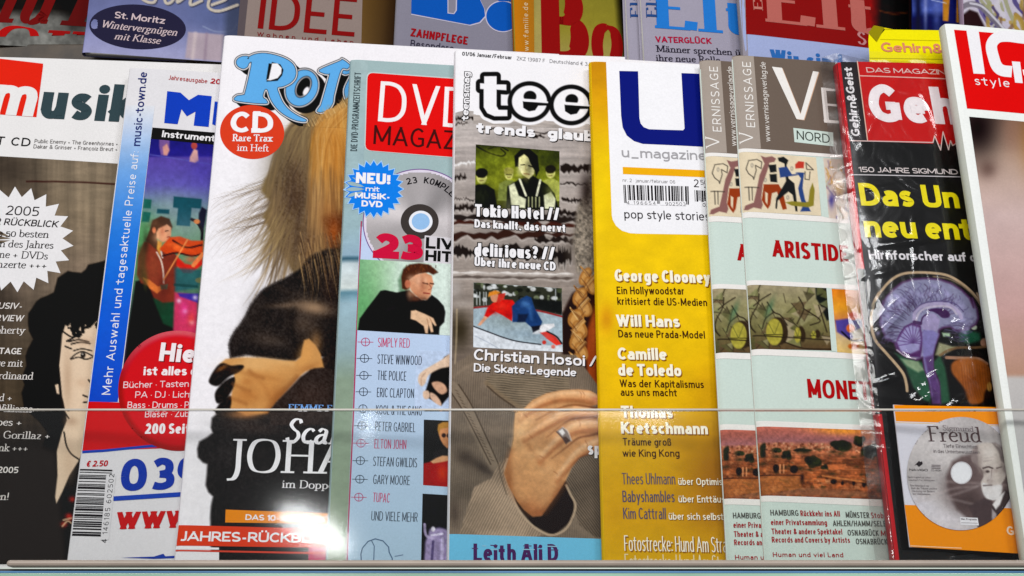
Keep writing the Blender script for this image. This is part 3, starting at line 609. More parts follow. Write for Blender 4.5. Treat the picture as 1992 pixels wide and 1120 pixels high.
z7 = P2(3.495, 440, 0)
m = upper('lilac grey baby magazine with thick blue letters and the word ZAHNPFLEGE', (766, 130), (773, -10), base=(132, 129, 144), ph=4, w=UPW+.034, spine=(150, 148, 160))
wh = (190, 186, 205); bl = (18, 84, 176)
B1 = z7((1260, -60), (1258, 92), (1655, 168), (1722, 150), (1760, 108), (1755, 60), (1700, -60)); m.poly('masthead', [(x+(0 if x < 850 else 1.6), y+2) for x, y in B1], wh, 2); m.poly('masthead', B1, bl, 3)
m.poly('masthead', z7((1505, -60), (1570, -60), (1568, 70), (1550, 95), (1505, 90)), wh, 3.6); m.poly('masthead', z7((1511, -60), (1562, -60), (1560, 68), (1546, 90), (1511, 84)), (132, 129, 144), 4)
m.ell('masthead', 440+1880/3.495, 32, 34, 31, wh, 2.4, 8); m.ell('masthead', 440+1880/3.495, 32, 32, 29, bl, 3.2, 8); m.poly('masthead', z7((1850, -40), (2000, -40), (2000, 12), (1850, 8)), bl, 3.8)
m.text('headline', 'ZAHNPFLEGE', (798, 70), (909, 87), 15.5, (150, 16, 30), 5, off=.03)
m.text('headline', 'Besondere', (798, 91), (882, 101), 14, (52, 48, 66), 5); m.text('headline', 'Tipps', (798, 112), (850, 118), 14, (52, 48, 66), 5); m.done()

m = upper('olive family magazine with dark red serif letters and gold strip', (1003, 132), (998, -10), base=(146, 134, 52), ph=5, w=UPW+.034, spine=(150, 96, 30))
p = Pic([(993, -300), (1345, -300), (1345, 150), (1004, 128)], 2.5).vgrad([(-40, (120, 112, 40)), (50, (140, 130, 44)), (130, (168, 152, 92))]).poly([(1036, -50), (1070, -50), (1062, 140), (1036, 140)], (168, 152, 92), 14, .8)
p.poly([(1196, -50), (1240, -50), (1240, 140), (1214, 140)], (14, 12, 10), 16).noise(.08, 20, seed=8).put(m, 'cover_picture', 1)
m.quad('cover_strip', [(992, -300), (1036, -300), (1040, 128), (1004, 126)], [(180, 106, 14), (150, 100, 24), (170, 110, 30), (196, 120, 16)], 2)
m.text('masthead', 'www.familie.de', (1029, 110), (1027, 4), 10, (214, 196, 160), 4)
m.text('masthead', 'B', (1054, 104), (1147, 110), 124, (140, 14, 14), 4, font='roman', thick=.27, thin=.07, serif=.08)
m.text('masthead', 'o', (1150, 118), (1212, 124), 110, (140, 14, 14), 4.5, font='roman', thick=.24, thin=.07, serif=.08)
m.done()

def eltern(label, BL, TL, w, full):
    m = upper(label, BL, TL, base=(160, 155, 172), ph=6, w=w, sp=.003, T=.003, mat=M_GLOSS)
    dx = BL[0]-1250
    m.text('masthead', 'Eltern', (1278+dx, 35), (1274+dx, -62), 20, (40, 74, 132), 4, font='roman', thick=.14, thin=.06)
    if full:
        m.text('masthead', 'Elte', (1274, 53), (1530, 74), 74, (40, 120, 205), 4, font='roman', thick=.19, thin=.04, serif=.1)
        m.text('headline', 'VATERGLÜCK', (1275.5, 82), (1384, 86), 11.5, (170, 14, 60), 4, off=.03)
        m.text('headline', 'Männer sprechen über', (1276, 100), (1468, 110), 12, (40, 34, 50), 4, font='roman', thick=.13, thin=.07)
        m.text('headline', 'ihre neue Rolle', (1276, 118), (1401, 123), 12, (40, 34, 50), 4, font='roman', thick=.13, thin=.07)
    return m.done()
eltern('pale parenting magazine showing only a slim strip, left of its twin with VATERGLÜCK', (1219, 128), (1214, -10), UPW+.034, False)
eltern('pale parenting magazine with blue title and pink headline VATERGLÜCK', (1250, 128), (1243, -10), UPW+.038, True)

m = upper('dark red parenting magazine with pink serif title above a light blue band', (1449, 128), (1438, -10), base=(160, 172, 214), ph=7, w=UPW+.042, spine=(150, 144, 150), mat=M_GLOSS)
m.quad('title_panel', [(1441, -330), (1900, -330), (1900, 118), (1451, 67)], (136, 10, 16), 1)
m.quad('cover_strip', [(1426, -330), (1435, -330), (1456, 128), (1447, 128)], (150, 144, 156), 1)
p = Pic([(1690, -60), (1800, -60), (1800, 130), (1692, 126)], 3, (136, 10, 16)).poly([(1706, -60), (1810, -60), (1810, 130), (1700, 130)], (22, 10, 14), 22).line([(1712, 22), (1740, 27), (1780, 22)], 3, (110, 60, 30), .6)
p.noise(.3, 12, seed=4).put(m, 'cover_picture', 2)
m.text('masthead', 'Elt', (1488, 42), (1706, 66), 78, (182, 100, 92), 4, font='roman', thick=.19, thin=.04, serif=.1)
m.text('masthead', 'El', (1483, 22), (1480, -12), 17, (190, 120, 110), 4, font='roman', thick=.13, thin=.06)
m.text('headline', 'S', (1668, 86), (1685, 88), 22, (190, 130, 132), 4, font='roman', thick=.17, thin=.08)
m.text('headline', 'Wir sind', (1500, 131), (1640, 141), 33, (46, 104, 176), 4, off=.03); m.done()

m = upper('dark blue shiny wrapped magazine beside the dark red one', (1776, 120), (1774, -10), W=.09, base=(20, 26, 70), ph=8, w=UPW+.046, spine=(10, 10, 18), mat=M_GLOSS)
p = Pic([(1775, -40), (1905, -40), (1905, 110), (1777, 106)], 2, (18, 26, 84)).vgrad([(-40, (40, 52, 120)), (20, (60, 76, 150)), (34, (14, 20, 74)), (110, (10, 14, 60))]).blob(1786, 20, 6, 80, (12, 14, 40), .9).blob(1800, 10, 4, 60, (150, 160, 215), .6).blob(1822, 10, 8, 60, (92, 108, 180), .6)  # pale upright streaks paint in the sheen of the shiny wrapper
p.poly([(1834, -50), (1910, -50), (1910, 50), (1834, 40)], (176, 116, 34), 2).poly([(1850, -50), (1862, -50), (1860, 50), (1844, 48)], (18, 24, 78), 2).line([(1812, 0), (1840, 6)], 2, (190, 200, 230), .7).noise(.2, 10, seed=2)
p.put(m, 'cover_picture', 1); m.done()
m = upper('wrapped magazine with purple, ochre and white brush patterns, rightmost behind', (1878, 95), (1872, -10), W=.16, base=(150, 130, 150), ph=9, w=UPW+.05, mat=M_GLOSS)
p = Pic([(1873, -40), (2080, -40), (2085, 110), (1879, 95)], 2, (190, 184, 200))
r = random.Random(3)
for i in range(70):
    x = r.uniform(1875, 2070); y = r.uniform(-40, 110); c = r.choice([(84, 70, 130), (170, 140, 60), (150, 150, 110), (200, 195, 205), (60, 50, 110), (120, 90, 70)])
    p.line([(x, y), (x+r.uniform(-8, 16), y+r.uniform(10, 26)), (x+r.uniform(-4, 24), y+r.uniform(24, 50))], r.uniform(4, 10), c, .8)
p.line([(1856, 90), (1860, 40), (1870, 16), (1886, 8), (1906, 12), (1930, 34), (1962, 70)], 11, (112, 106, 118), .9); p.line([(1888, 6), (1910, 12), (1934, 34), (1966, 70)], 4, (206, 204, 214), .9); p.poly([(1868, 60), (1870, 30), (1886, 18), (1902, 24), (1920, 60)], (40, 22, 24), 4)
p.put(m, 'cover_picture', 1)
m.done()

# ================================================================== front row
fr = 'front row magazines fanned out on the rack'
def front(name, label, BL, TL, cat='magazine', **k):
    return Sheet('magazine' if cat == 'magazine' else cat, label, cat, BL, TL, k.pop('W', .212), group=fr, **k)

# ---- music monthly (far left)
m = front('m', 'brown music magazine with red and grey title and white starburst, far left', (-170, 1090), (-24, 110), base=(232, 230, 230), ph=.5, T=.005)
z2 = P2(3.03, 0, 270); z3 = P2(2.154, 0, 600); z0 = P2(4.15, 0, 60)
p = Pic([(-60, 300), (262, 320), (160, 1098), (-110, 1098)], 2.0)
p.vgrad([(300, (120, 106, 88)), (420, (118, 103, 84)), (560, (122, 106, 90)), (700, (78, 66, 52)), (780, (70, 58, 44)), (860, (40, 35, 32)), (1100, (33, 28, 27))])
st = p.fbm(14, 400, 5, 4); p.C *= (1+(st-.5)[..., None]*.55)
p.blob(20, 330, 62, 60, (48, 40, 34), .8).blob(60, 400, 30, 60, (64, 54, 46), .5).blob(190, 380, 60, 50, (138, 122, 100), .5).blob(0, 590, 60, 60, (52, 44, 38), .8).blob(150, 560, 40, 60, (128, 108, 92), .5).blob(10, 700, 50, 60, (50, 42, 34), .5).noise(.12, 30, 8, 9)
p.line([(52, 353), (140, 354), (224, 358)], 3.2, (48, 16, 12), .9, soft=2)
hair = z2((640, 705), (610, 720), (570, 730), (520, 742), (505, 770), (480, 790), (430, 785), (400, 780), (370, 800), (340, 820), (330, 860), (318, 905), (280, 925), (240, 940), (215, 960), (190, 1000), (168, 1030))+z3((118, 60), (122, 95), (140, 130), (118, 170), (108, 200), (112, 240), (92, 290), (104, 320), (92, 355), (102, 420), (160, 470), (200, 520), (170, 600), (60, 620), (-60, 560), (-60, 1100), (420, 1100), (420, 0))
p.poly(hair, (16, 13, 12), 3)
p.poly([(-120, 860), (70, 862), (110, 880), (130, 1100), (-120, 1100)], (36, 31, 29), 16); p.C *= (1+(p.fbm(3, 60, 11)-.5)[..., None]*.12)
skin = (226, 200, 172)
p.poly(z3((128*2.154, 70), (300, 62), (330, 90), (350, 60), (372, 82), (430, 30), (400, 300), (370, 560), (330, 640), (292, 700), (262, 770), (238, 818), (233, 790), (243, 700), (240, 600), (262, 520), (282, 470), (277, 440), (268, 392), (262, 370), (250, 240), (256, 180), (262, 110)), skin, 2)
p.poly(z3((232, 322), (246, 318), (250, 360), (240, 358)), skin, 2)
for q in (((268, 100), (300, 120), (330, 118)), ((290, 140), (330, 132), (372, 140)), ((300, 150), (340, 142), (378, 148)), ((275, 160), (300, 170)), ((270, 520), (280, 575), (300, 610), (330, 632)), ((275, 440), (290, 462)), ((350, 365), (368, 372)), ((352, 395), (370, 392)), ((372, 300), (380, 312))): p.line(z3(*q), 3.2, (14, 12, 12))
for q in (((296, 212), (322, 190), (350, 182), (390, 200)), ((300, 214), (330, 205), (360, 214), (388, 206)), ((310, 178), (345, 170), (385, 178))): p.line(z3(*q), 2.6, (14, 12, 12))
p.blob(132, 740, 10, 60, (176, 144, 116), .55).blob(160, 745, 14, 10, (196, 160, 130), .4).blob(140, 820, 14, 10, (170, 138, 112), .6).blob(135, 900, 14, 40, (196, 164, 136), .4).blob(165, 665, 20, 8, (190, 156, 128), .5)
p.ell(162, 691, 5, 5.5, (30, 26, 24)); p.ell(161, 689, 1.4, 1.4, (220, 210, 200))
r = random.Random(4)
for i in range(26):
    a = r.uniform(0, 1); x = 134+a*60; y = 632-a*30+r.uniform(-6, 20); p.line([(x, y-8), (x+r.uniform(-7, 7), y+r.uniform(2, 8)), (x+r.uniform(-9, 9), y+r.uniform(6, 16))], r.uniform(3, 7), (14, 12, 12))
for x, y in z3((305, 800), (290, 870), (270, 905), (295, 880)): p.blob(x, y, 7, 6, (200, 40, 30), .8)
for q in ([(122, 1024), (132, 1014), (140, 1018)], [(124, 1012), (140, 1008)]): p.line(q, 3, (225, 190, 150), .8)
p.put(m, 'cover_picture', 1)
m.poly('title_block', [(-60, 120), (-24, 111), (84, 124), (84, 129), (71, 228), (-60, 218)], (226, 38, 12), 1.5)
m.poly('title_block', [(-60, 215), (-40, 212), (-8, 150), (0, 205), (0, 228), (-60, 228)], (232, 230, 230), 2)
m.text('masthead', 'm', (-22, 221), (64, 227), 82, (232, 230, 230), 3, off=.03, shear=.05)
m.text('masthead', 'usik', (76, 230), (258, 238), 73, (52, 70, 76), 4, wt=.235, shear=.03)
m.text('masthead', 'MIT CD', (-40, 279), (58, 285), 16, (20, 18, 18), 4, off=.01)
for t_, a, b in (('Public Enemy + The Greenhornes +', (67, 278), (229, 283.5)), ('Dakar & Grinser + Françoiz Breut +', (65, 288.5), (228, 294))): m.text('small_text', t_, a, b, 7.5, (112, 108, 106), 4)
m.star('starburst', 32, 466, 112, 90, 22, (232, 230, 232), 3, .92, .12)
dk = (28, 24, 24)
m.text('starburst_text', '2005', (11, 418), (75, 421), 18, dk, 5); m.text('starburst_text', 'DER RÜCKBLICK', (-36, 436), (112, 443), 13, dk, 5, off=.012, shear=.1)
for t_, a, b in (('Die 50 besten', (-26, 459), (95, 463)), ('Platten des Jahres', (-52, 479), (104, 484)), ('Filme + DVDs', (-30, 500.5), (93, 505)), ('Konzerte +++', (-32, 520), (90, 523.5))): m.text('starburst_text', t_, a, b, 14, dk, 5, font='roman', thick=.1, thin=.06, serif=.08)
def rt(t_, x1, y, cap, w, **k): m.text('left_column_text', t_, (x1-w, y-w*.02), (x1, y), cap, (224, 218, 214), 5, **k)
rt('EXKLUSIV-', 43, 602, 12, 92, off=.015, shear=.15); rt('INTERVIEW', 45, 626, 12, 92, off=.015, shear=.15); rt('Pete Doherty', 50, 650, 14, 118, font='roman', thick=.1, thin=.06)
rt('REPORTAGE', 42, 690, 12, 98, off=.02); rt('Tage mit', 45, 714, 14, 76, font='roman', thick=.1, thin=.06); rt('Franz Ferdinand', 65, 739, 14, 144, font='roman', thick=.1, thin=.06)
for t_, x1, y, w in (('Cloud +', 23, 781, 62), ('Saul Williams +', 78, 803, 130), ('Stripes +', 42, 829, 82), ('Blur - Gorillaz +', 97, 855, 150), ('Daft Punk +++', 54, 879, 118), ('Reden!', 17, 973, 60)): rt(t_, x1, y, 14, w, font='roman', thick=.1, thin=.06)
rt('JAHR 2005', 36, 921, 12, 86, off=.02)
m.done()

# ---- instrument catalogue
m = front('m', 'white catalogue with blue side stripe, woman playing violin and red round button', (131, 1092), (253, 133), base=(224, 222, 226), ph=1.5, T=.0065, sp=.0008)
S_ = lambda y: 297-(y-240)*.1252
L_ = lambda y: 253.5-(y-133)*.1268
stops = [(205, (222, 224, 230)), (250, (190, 206, 232)), (330, (112, 164, 226)), (450, (40, 122, 222)), (600, (10, 92, 214)), (782, (6, 70, 196))]
p = Pic([(L_(205)+.8, 205), (S_(205), 207), (S_(782), 782), (L_(782)+.8, 782)], 3).vgrad(stops).noise(.04, 12, seed=4); p.put(m, 'side_stripe', 1)
m.text('side_text', 'Mehr Auswahl und tagesaktuelle Preise auf:', (215, 768), (271, 296), 17, (228, 232, 244), 4)
m.text('side_text', 'music-town.de', (273, 285), (287, 142), 17, (26, 40, 110), 4, off=.012)
m.text('small_text', 'Jahresausgabe', (328, 156), (403, 163), 8.5, (178, 40, 40), 4); m.text('small_text', '2006', (409, 163), (450, 167), 10, (176, 20, 36), 4, off=.03)
z1 = P2(3.984, 0, 0)
m.poly('masthead', z1((1298, 711), (1400, 722), (1466, 780), (1536, 738), (1642, 748), (1618, 986), (1502, 976), (1516, 868), (1450, 905), (1408, 850), (1378, 966), (1274, 957)), (18, 62, 186), 3)
m.quad('masthead', [(418, 198), (440, 200), (436, 252), (413, 242)], (18, 62, 186), 3)
m.quad('title_bar', [(297, 249), (440, 260), (437, 284), (294, 271)], (10, 8, 10), 3)
m.text('masthead', 'Instrumente', (315, 267.5), (430, 277), 13, (238, 236, 238), 4.5, off=.025)
p = Pic([(294, 270), (434, 282), (388, 790), (231, 782)], 1.9)
p.vgrad([(270, (26, 24, 112)), (303, (34, 28, 130)), (308, (84, 66, 158)), (360, (92, 84, 172)), (400, (104, 128, 150)), (440, (120, 150, 130)), (520, (84, 138, 96)), (600, (70, 96, 84)), (700, (60, 40, 70)), (790, (40, 20, 30))])
z2 = P2(3.03, 0, 270)
p.line(z2((885, 95), (1240, 150)), 2.5, (90, 90, 180), .7); p.poly(z2((940, 0), (1000, 10), (1000, 60), (985, 100), (950, 98), (940, 50)), (120, 84, 150), 3); p.poly(z2((960, 50), (985, 30), (1000, 70), (985, 100), (965, 98)), (214, 150, 140), 3)
p.poly(z2((1120, 110), (1145, 60), (1165, 70), (1170, 130), (1150, 142), (1118, 135)), (220, 166, 150), 3); p.ell(378, 284, 6, 7, (180, 70, 60))
p.blob(280, 460, 40, 60, (60, 150, 70), .6).blob(330, 400, 40, 30, (140, 160, 160), .5).blob(395, 330, 30, 30, (60, 50, 150), .5)
teal = (20, 74, 88)
p.poly(z2((1025, 340), (1190, 355), (1185, 412), (1130, 408), (1120, 516), (1040, 510), (1050, 410), (1020, 405)), teal, 2.5); p.poly(z2((850, 355), (895, 360), (890, 412), (845, 410)), (26, 96, 84), 2.5); p.poly(z2((845, 430), (890, 435), (880, 492), (835, 490)), (26, 96, 84), 2.5); p.poly(z2((928, 414), (1000, 418), (998, 444), (924, 440)), teal, 2.5)
p.poly(z2((1190, 400), (1220, 420), (1200, 540), (1170, 500), (1172, 440)), (20, 20, 40), 3); p.line(z2((1130, 475), (1160, 490), (1190, 540), (1190, 590)), 6, (24, 20, 26)); p.ell(383, 431, 6, 4.5, (210, 120, 60))
# dark bulk bottom-left, trousers
p.poly(z2((800, 840), (840, 830), (900, 880), (920, 960), (1010, 1060), (1035, 1120), (1035, 1700), (700, 1700), (760, 1100)), (8, 8, 12), 4)
p.poly(z2((900, 940), (1030, 940), (1030, 1120), (960, 1090)), (20, 62, 40), 6)
# jacket, hair, face
p.poly(z2((850, 610), (905, 600), (950, 640), (1010, 650), (1050, 700), (1030, 960), (960, 965), (905, 935), (880, 870), (830, 850), (808, 800), (815, 690)), (122, 44, 30), 4, smooth=False)
p.blob(300, 520, 16, 40, (150, 66, 40), .5).poly(z2((815, 640), (870, 610), (850, 840), (812, 820)), (70, 62, 34), 8, .7)
p.poly(z2((885, 620), (860, 600), (885, 530), (900, 480), (950, 456), (1000, 472), (1018, 520), (1000, 560), (960, 545), (930, 545), (925, 590), (945, 650), (930, 660), (905, 640)), (72, 44, 30), 3)
p.poly(z2((935, 530), (985, 505), (1010, 525), (1008, 570), (985, 603), (955, 610), (925, 585), (922, 555)), (226, 156, 116), 3); p.ell(300, 448, 3.5, 6, (216, 120, 80)); p.poly(z2((930, 600), (955, 610), (945, 690), (925, 650)), (214, 150, 60), 3)
p.line(z2((975, 545), (992, 542)), 2, (60, 30, 26)); p.line(z2((985, 580), (1000, 578)), 2, (150, 60, 50))
p.line(z2((925, 670), (950, 720), (962, 780), (965, 850)), 3.2, (225, 215, 200), .9); p.line(z2((950, 665), (958, 700)), 3, (225, 220, 210), .9)
# violin, arms, bow
p.poly(z2((1000, 580), (1060, 575), (1130, 600), (1200, 600), (1195, 680), (1120, 690), (1040, 670), (980, 680), (940, 650)), (206, 66, 22), 3); p.line(z2((960, 690), (1040, 672), (1130, 690), (1190, 678)), 3.5, (50, 14, 10)); p.line(z2((1020, 600), (1100, 640), (1190, 625)), 4, (70, 18, 10)); p.ell(347, 484, 10, 4.5, (240, 96, 36), .8, rot=8)
p.poly(z2((1040, 690), (1090, 735), (1140, 745), (1190, 680), (1195, 740), (1130, 790), (1080, 790), (1040, 745)), (214, 34, 22), 4); p.line(z2((1140, 745), (1195, 680)), 8, (226, 130, 70))
p.line(z2((965, 830), (1105, 595)), 2.6, (240, 150, 80), .9); p.poly(z2((845, 820), (880, 830), (930, 870), (965, 865), (960, 885), (925, 912), (880, 880)), (222, 116, 52), 3); p.poly(z2((945, 862), (990, 856), (985, 886), (950, 888)), (60, 90, 70), 2.5)
p.poly(z2((1030, 760), (1190, 770), (1170, 880), (1030, 900)), (30, 84, 96), 6, .8); p.line(z2((1030, 860), (1160, 870)), 5, (20, 60, 60), .7); p.ell(388, 545, 8, 5, (150, 120, 60), .6)
p.poly(z2((1030, 905), (1165, 920), (1140, 1700), (1000, 1700)), (196, 50, 90), 5); p.poly(z2((1050, 910), (1170, 912), (1165, 965), (1120, 950), (1060, 930)), (50, 40, 150), 4)
for x, y in z2((1055, 955), (1150, 935), (1090, 1015), (1130, 1080)): p.blob(x, y, 5, 5, (240, 220, 240), .8); 
p.blob(306, 462, 9, 12, (244, 186, 140), .5).blob(316, 450, 5, 10, (190, 100, 70), .5).blob(300, 520, 12, 30, (156, 70, 44), .5).blob(318, 560, 10, 30, (84, 30, 24), .6).blob(283, 545, 6, 26, (70, 80, 36), .6).blob(345, 478, 22, 5, (250, 120, 50), .5, 8).blob(372, 505, 14, 8, (240, 70, 40), .5).blob(284, 470, 6, 22, (40, 24, 18), .6).blob(300, 436, 12, 8, (110, 74, 50), .5).blob(360, 440, 30, 30, (130, 150, 170), .25)
p.blob(358, 600, 10, 20, (230, 60, 150), .6).blob(372, 620, 8, 14, (230, 70, 60), .7).noise(.12, 8, seed=21)
p.put(m, 'cover_picture', 2)
Lr = lambda y: L_(y)+.8
m.quad('red_band', [(Lr(782), 781), (420, 789), (420, 868), (Lr(879), 878)], (204, 8, 26), 2.6)
m.line('red_band', [(Lr(879)+1, 879), (200, 877), (290, 868), (420, 862)], 5, (28, 66, 176), 3)
p = Pic([(226, 640), (470, 640), (470, 882), (226, 882)], 2.4); X, Y = p.X, p.Y
u_, v_ = m.uv(X, Y); d = np.hypot(X-347, (Y-760)); ang = np.arctan2(Y-760, X-347)
rimk = np.clip((d-103)/9, 0, 1); lit = np.clip(-np.sin(ang)*.8-.1, 0, 1)
col = np.zeros(X.shape+(3,)); col[:] = (208, 10, 30); col = col*(1-rimk[..., None])+rimk[..., None]*(np.array((160, 4, 18))*(1-lit[..., None])+np.array((232, 120, 130))*lit[..., None])
p.C = col
# keep only the disc
ok = d < 117; F = grid_faces(p.nx, p.ny); keep = ok.ravel()[F].all(1)
pt = m.part('round_button'); pt.smooth = True; dd = np.clip(d/117, 0, None)
sc_ = np.where(d > 112, 117/np.maximum(d, 1), 1.0); near = (d > 113.0) & ok
X2 = np.where(near, 347+(X-347)*117/np.maximum(d, 1), X); Y2 = np.where(near, 760+(Y-760)*117/np.maximum(d, 1), Y)
u_, v_ = m.uv(X2, Y2); pt.add(m.lay(u_, v_, 3.6).reshape(-1, 3), F[keep], C_(p.C).reshape(-1, 3))
wt = (240, 232, 236)
m.text('button_text', 'Hier', (309, 702), (399, 707), 36, wt, 5.5, off=.035, shadow=((120, 4, 14), 2, 2)); m.text('button_text', 'ist alles da!', (279, 730), (402, 730), 17.5, wt, 5.5, off=.03)
for t_, a, b in (('Bücher · Tasten ·', (240, 755), (375, 752)), ('PA · DJ · Licht', (263, 774), (376, 773)), ('Bass · Drums · Percussion', (248, 794), (440, 793)), ('Bläser · Zubehör', (282, 812), (402, 810))): m.text('button_text', t_, a, b, 12.5, (236, 214, 220), 5.5)
m.text('button_text', '200 Seiten', (282, 844), (395, 843), 20, wt, 5.5, off=.035)
m.text('price', '€ 2.50', (167, 908), (209, 907), 11.5, (190, 20, 36), 4, off=.03, shear=.15)
m.barcode('barcode', [(155.5, 912), (219, 914), (203, 1048), (139.5, 1046)], 30, along='y', seed=5)
m.quad('barcode', [(207, 925), (226, 924), (212, 1050), (196, 1051)], (222, 220, 224), 4.3, n=(3, 6))
m.text('barcode', '4 146185 602502', (207.5, 1056), (223, 922), 10, (30, 28, 34), 5)
m.text('phone_number', '0391', (234, 956), (428, 947), 62, (18, 54, 164), 4, wt=.25); m.line('phone_number', [(223, 970), (300, 965), (420, 957)], 9, (28, 66, 176), 4.4)
m.text('web_address', 'www', (226, 1030), (366, 1026), 48, (196, 10, 24), 4, wt=.22, shear=.03); m.poly('web_address', [(236, 1085), (300, 1082.5), (318, 1077), (322, 1082), (420, 1076), (420, 1083), (300, 1087)], (30, 60, 160), 4)
m.done()
# ---- rock magazine with the blonde head turned down
m = front('m', 'large white music magazine with light blue curled title and bowed blonde head in black', (339.5, 1092), (437, 68), base=(243, 240, 245), ph=2.5, T=.007)
def hair_top(p, k=1.0):
    P4 = P2(2.8, 340, 50); P5 = P2(3.026, 340, 430)
    r = random.Random(12)
    out = P4((1010, 330), (960, 368), (880, 402), (800, 446), (720, 484), (670, 524), (620, 575), (585, 640), (560, 700), (535, 765), (490, 835), (470, 900), (520, 960), (480, 1040), (520, 1120), (620, 1300), (720, 1500), (1010, 1500))
    p.poly(out, (126, 104, 66), 7)
    p.blob(560, 330, 50, 60, (112, 98, 74), .8).blob(575, 380, 34, 60, (70, 50, 40), .95).blob(620, 270, 46, 70, (178, 122, 44), .8).blob(665, 300, 24, 90, (214, 146, 58), .9).blob(640, 215, 50, 22, (206, 156, 84), .8).blob(662, 400, 14, 40, (150, 78, 24), .7).blob(590, 450, 45, 50, (84, 66, 54), .8)
    # strands from the crown falling down and left
    def strand(P, w, c, a): p.line(P, w, c, a, soft=2.4, tap=True)
    f = p.fbm(9, 300, 3, 4)
    pal = [(104, 86, 62), (122, 102, 72), (142, 120, 84), (86, 68, 52), (156, 128, 84)]; pal2 = [(204, 144, 66), (188, 126, 50), (222, 170, 94), (168, 106, 44), (232, 186, 118), (150, 96, 42)]
    for i in range(int(360*k)):          # sweep on the left side, curving out and under
        t = r.random(); x0 = 692-t*92; y0 = 186+t*t*44+r.uniform(-2, 16); b = r.random(); x1 = 534+b*66; y1 = 312+r.uniform(-26, 26)-b*20; x2 = x1-22+b*26; y2 = y1+r.uniform(60, 110)
        strand([(x0, y0), (x0*.5+x1*.5-20+b*8, y0*.66+y1*.34), (x1, y1), (x2, y2)], r.uniform(1, 2.8), r.choice(pal), r.uniform(.18, .5))
    for i in range(int(380*k)):          # golden side
        x0 = 702-r.random()*62; y0 = 190+r.random()*20; b = r.random(); x1 = 606+b*82; y1 = r.uniform(290, 350); x2 = x1-10+b*14; y2 = y1+r.uniform(70, 140)
        strand([(x0, y0), (x0*.45+x1*.55-18+b*12, y0*.6+y1*.4), (x1, y1), (x2, y2)], r.uniform(.9, 2.6), r.choice(pal2), r.uniform(.2, .55))
    p.blob(566, 372, 26, 50, (62, 44, 36), .7).blob(545, 300, 14, 34, (104, 88, 64), .4).blob(668, 258, 14, 40, (226, 164, 76), .45).blob(640, 214, 34, 12, (222, 176, 108), .5, -20).blob(612, 300, 10, 60, (150, 104, 50), .4, 10)
    for i in range(int(70*k)):
        x1 = r.uniform(540, 590); y1 = r.uniform(330, 420); strand([(x1+26, y1-60), (x1, y1), (x1-12, y1+70)], r.uniform(1, 2.4), r.choice([(120, 96, 68), (96, 76, 58), (52, 38, 32)]), .35)
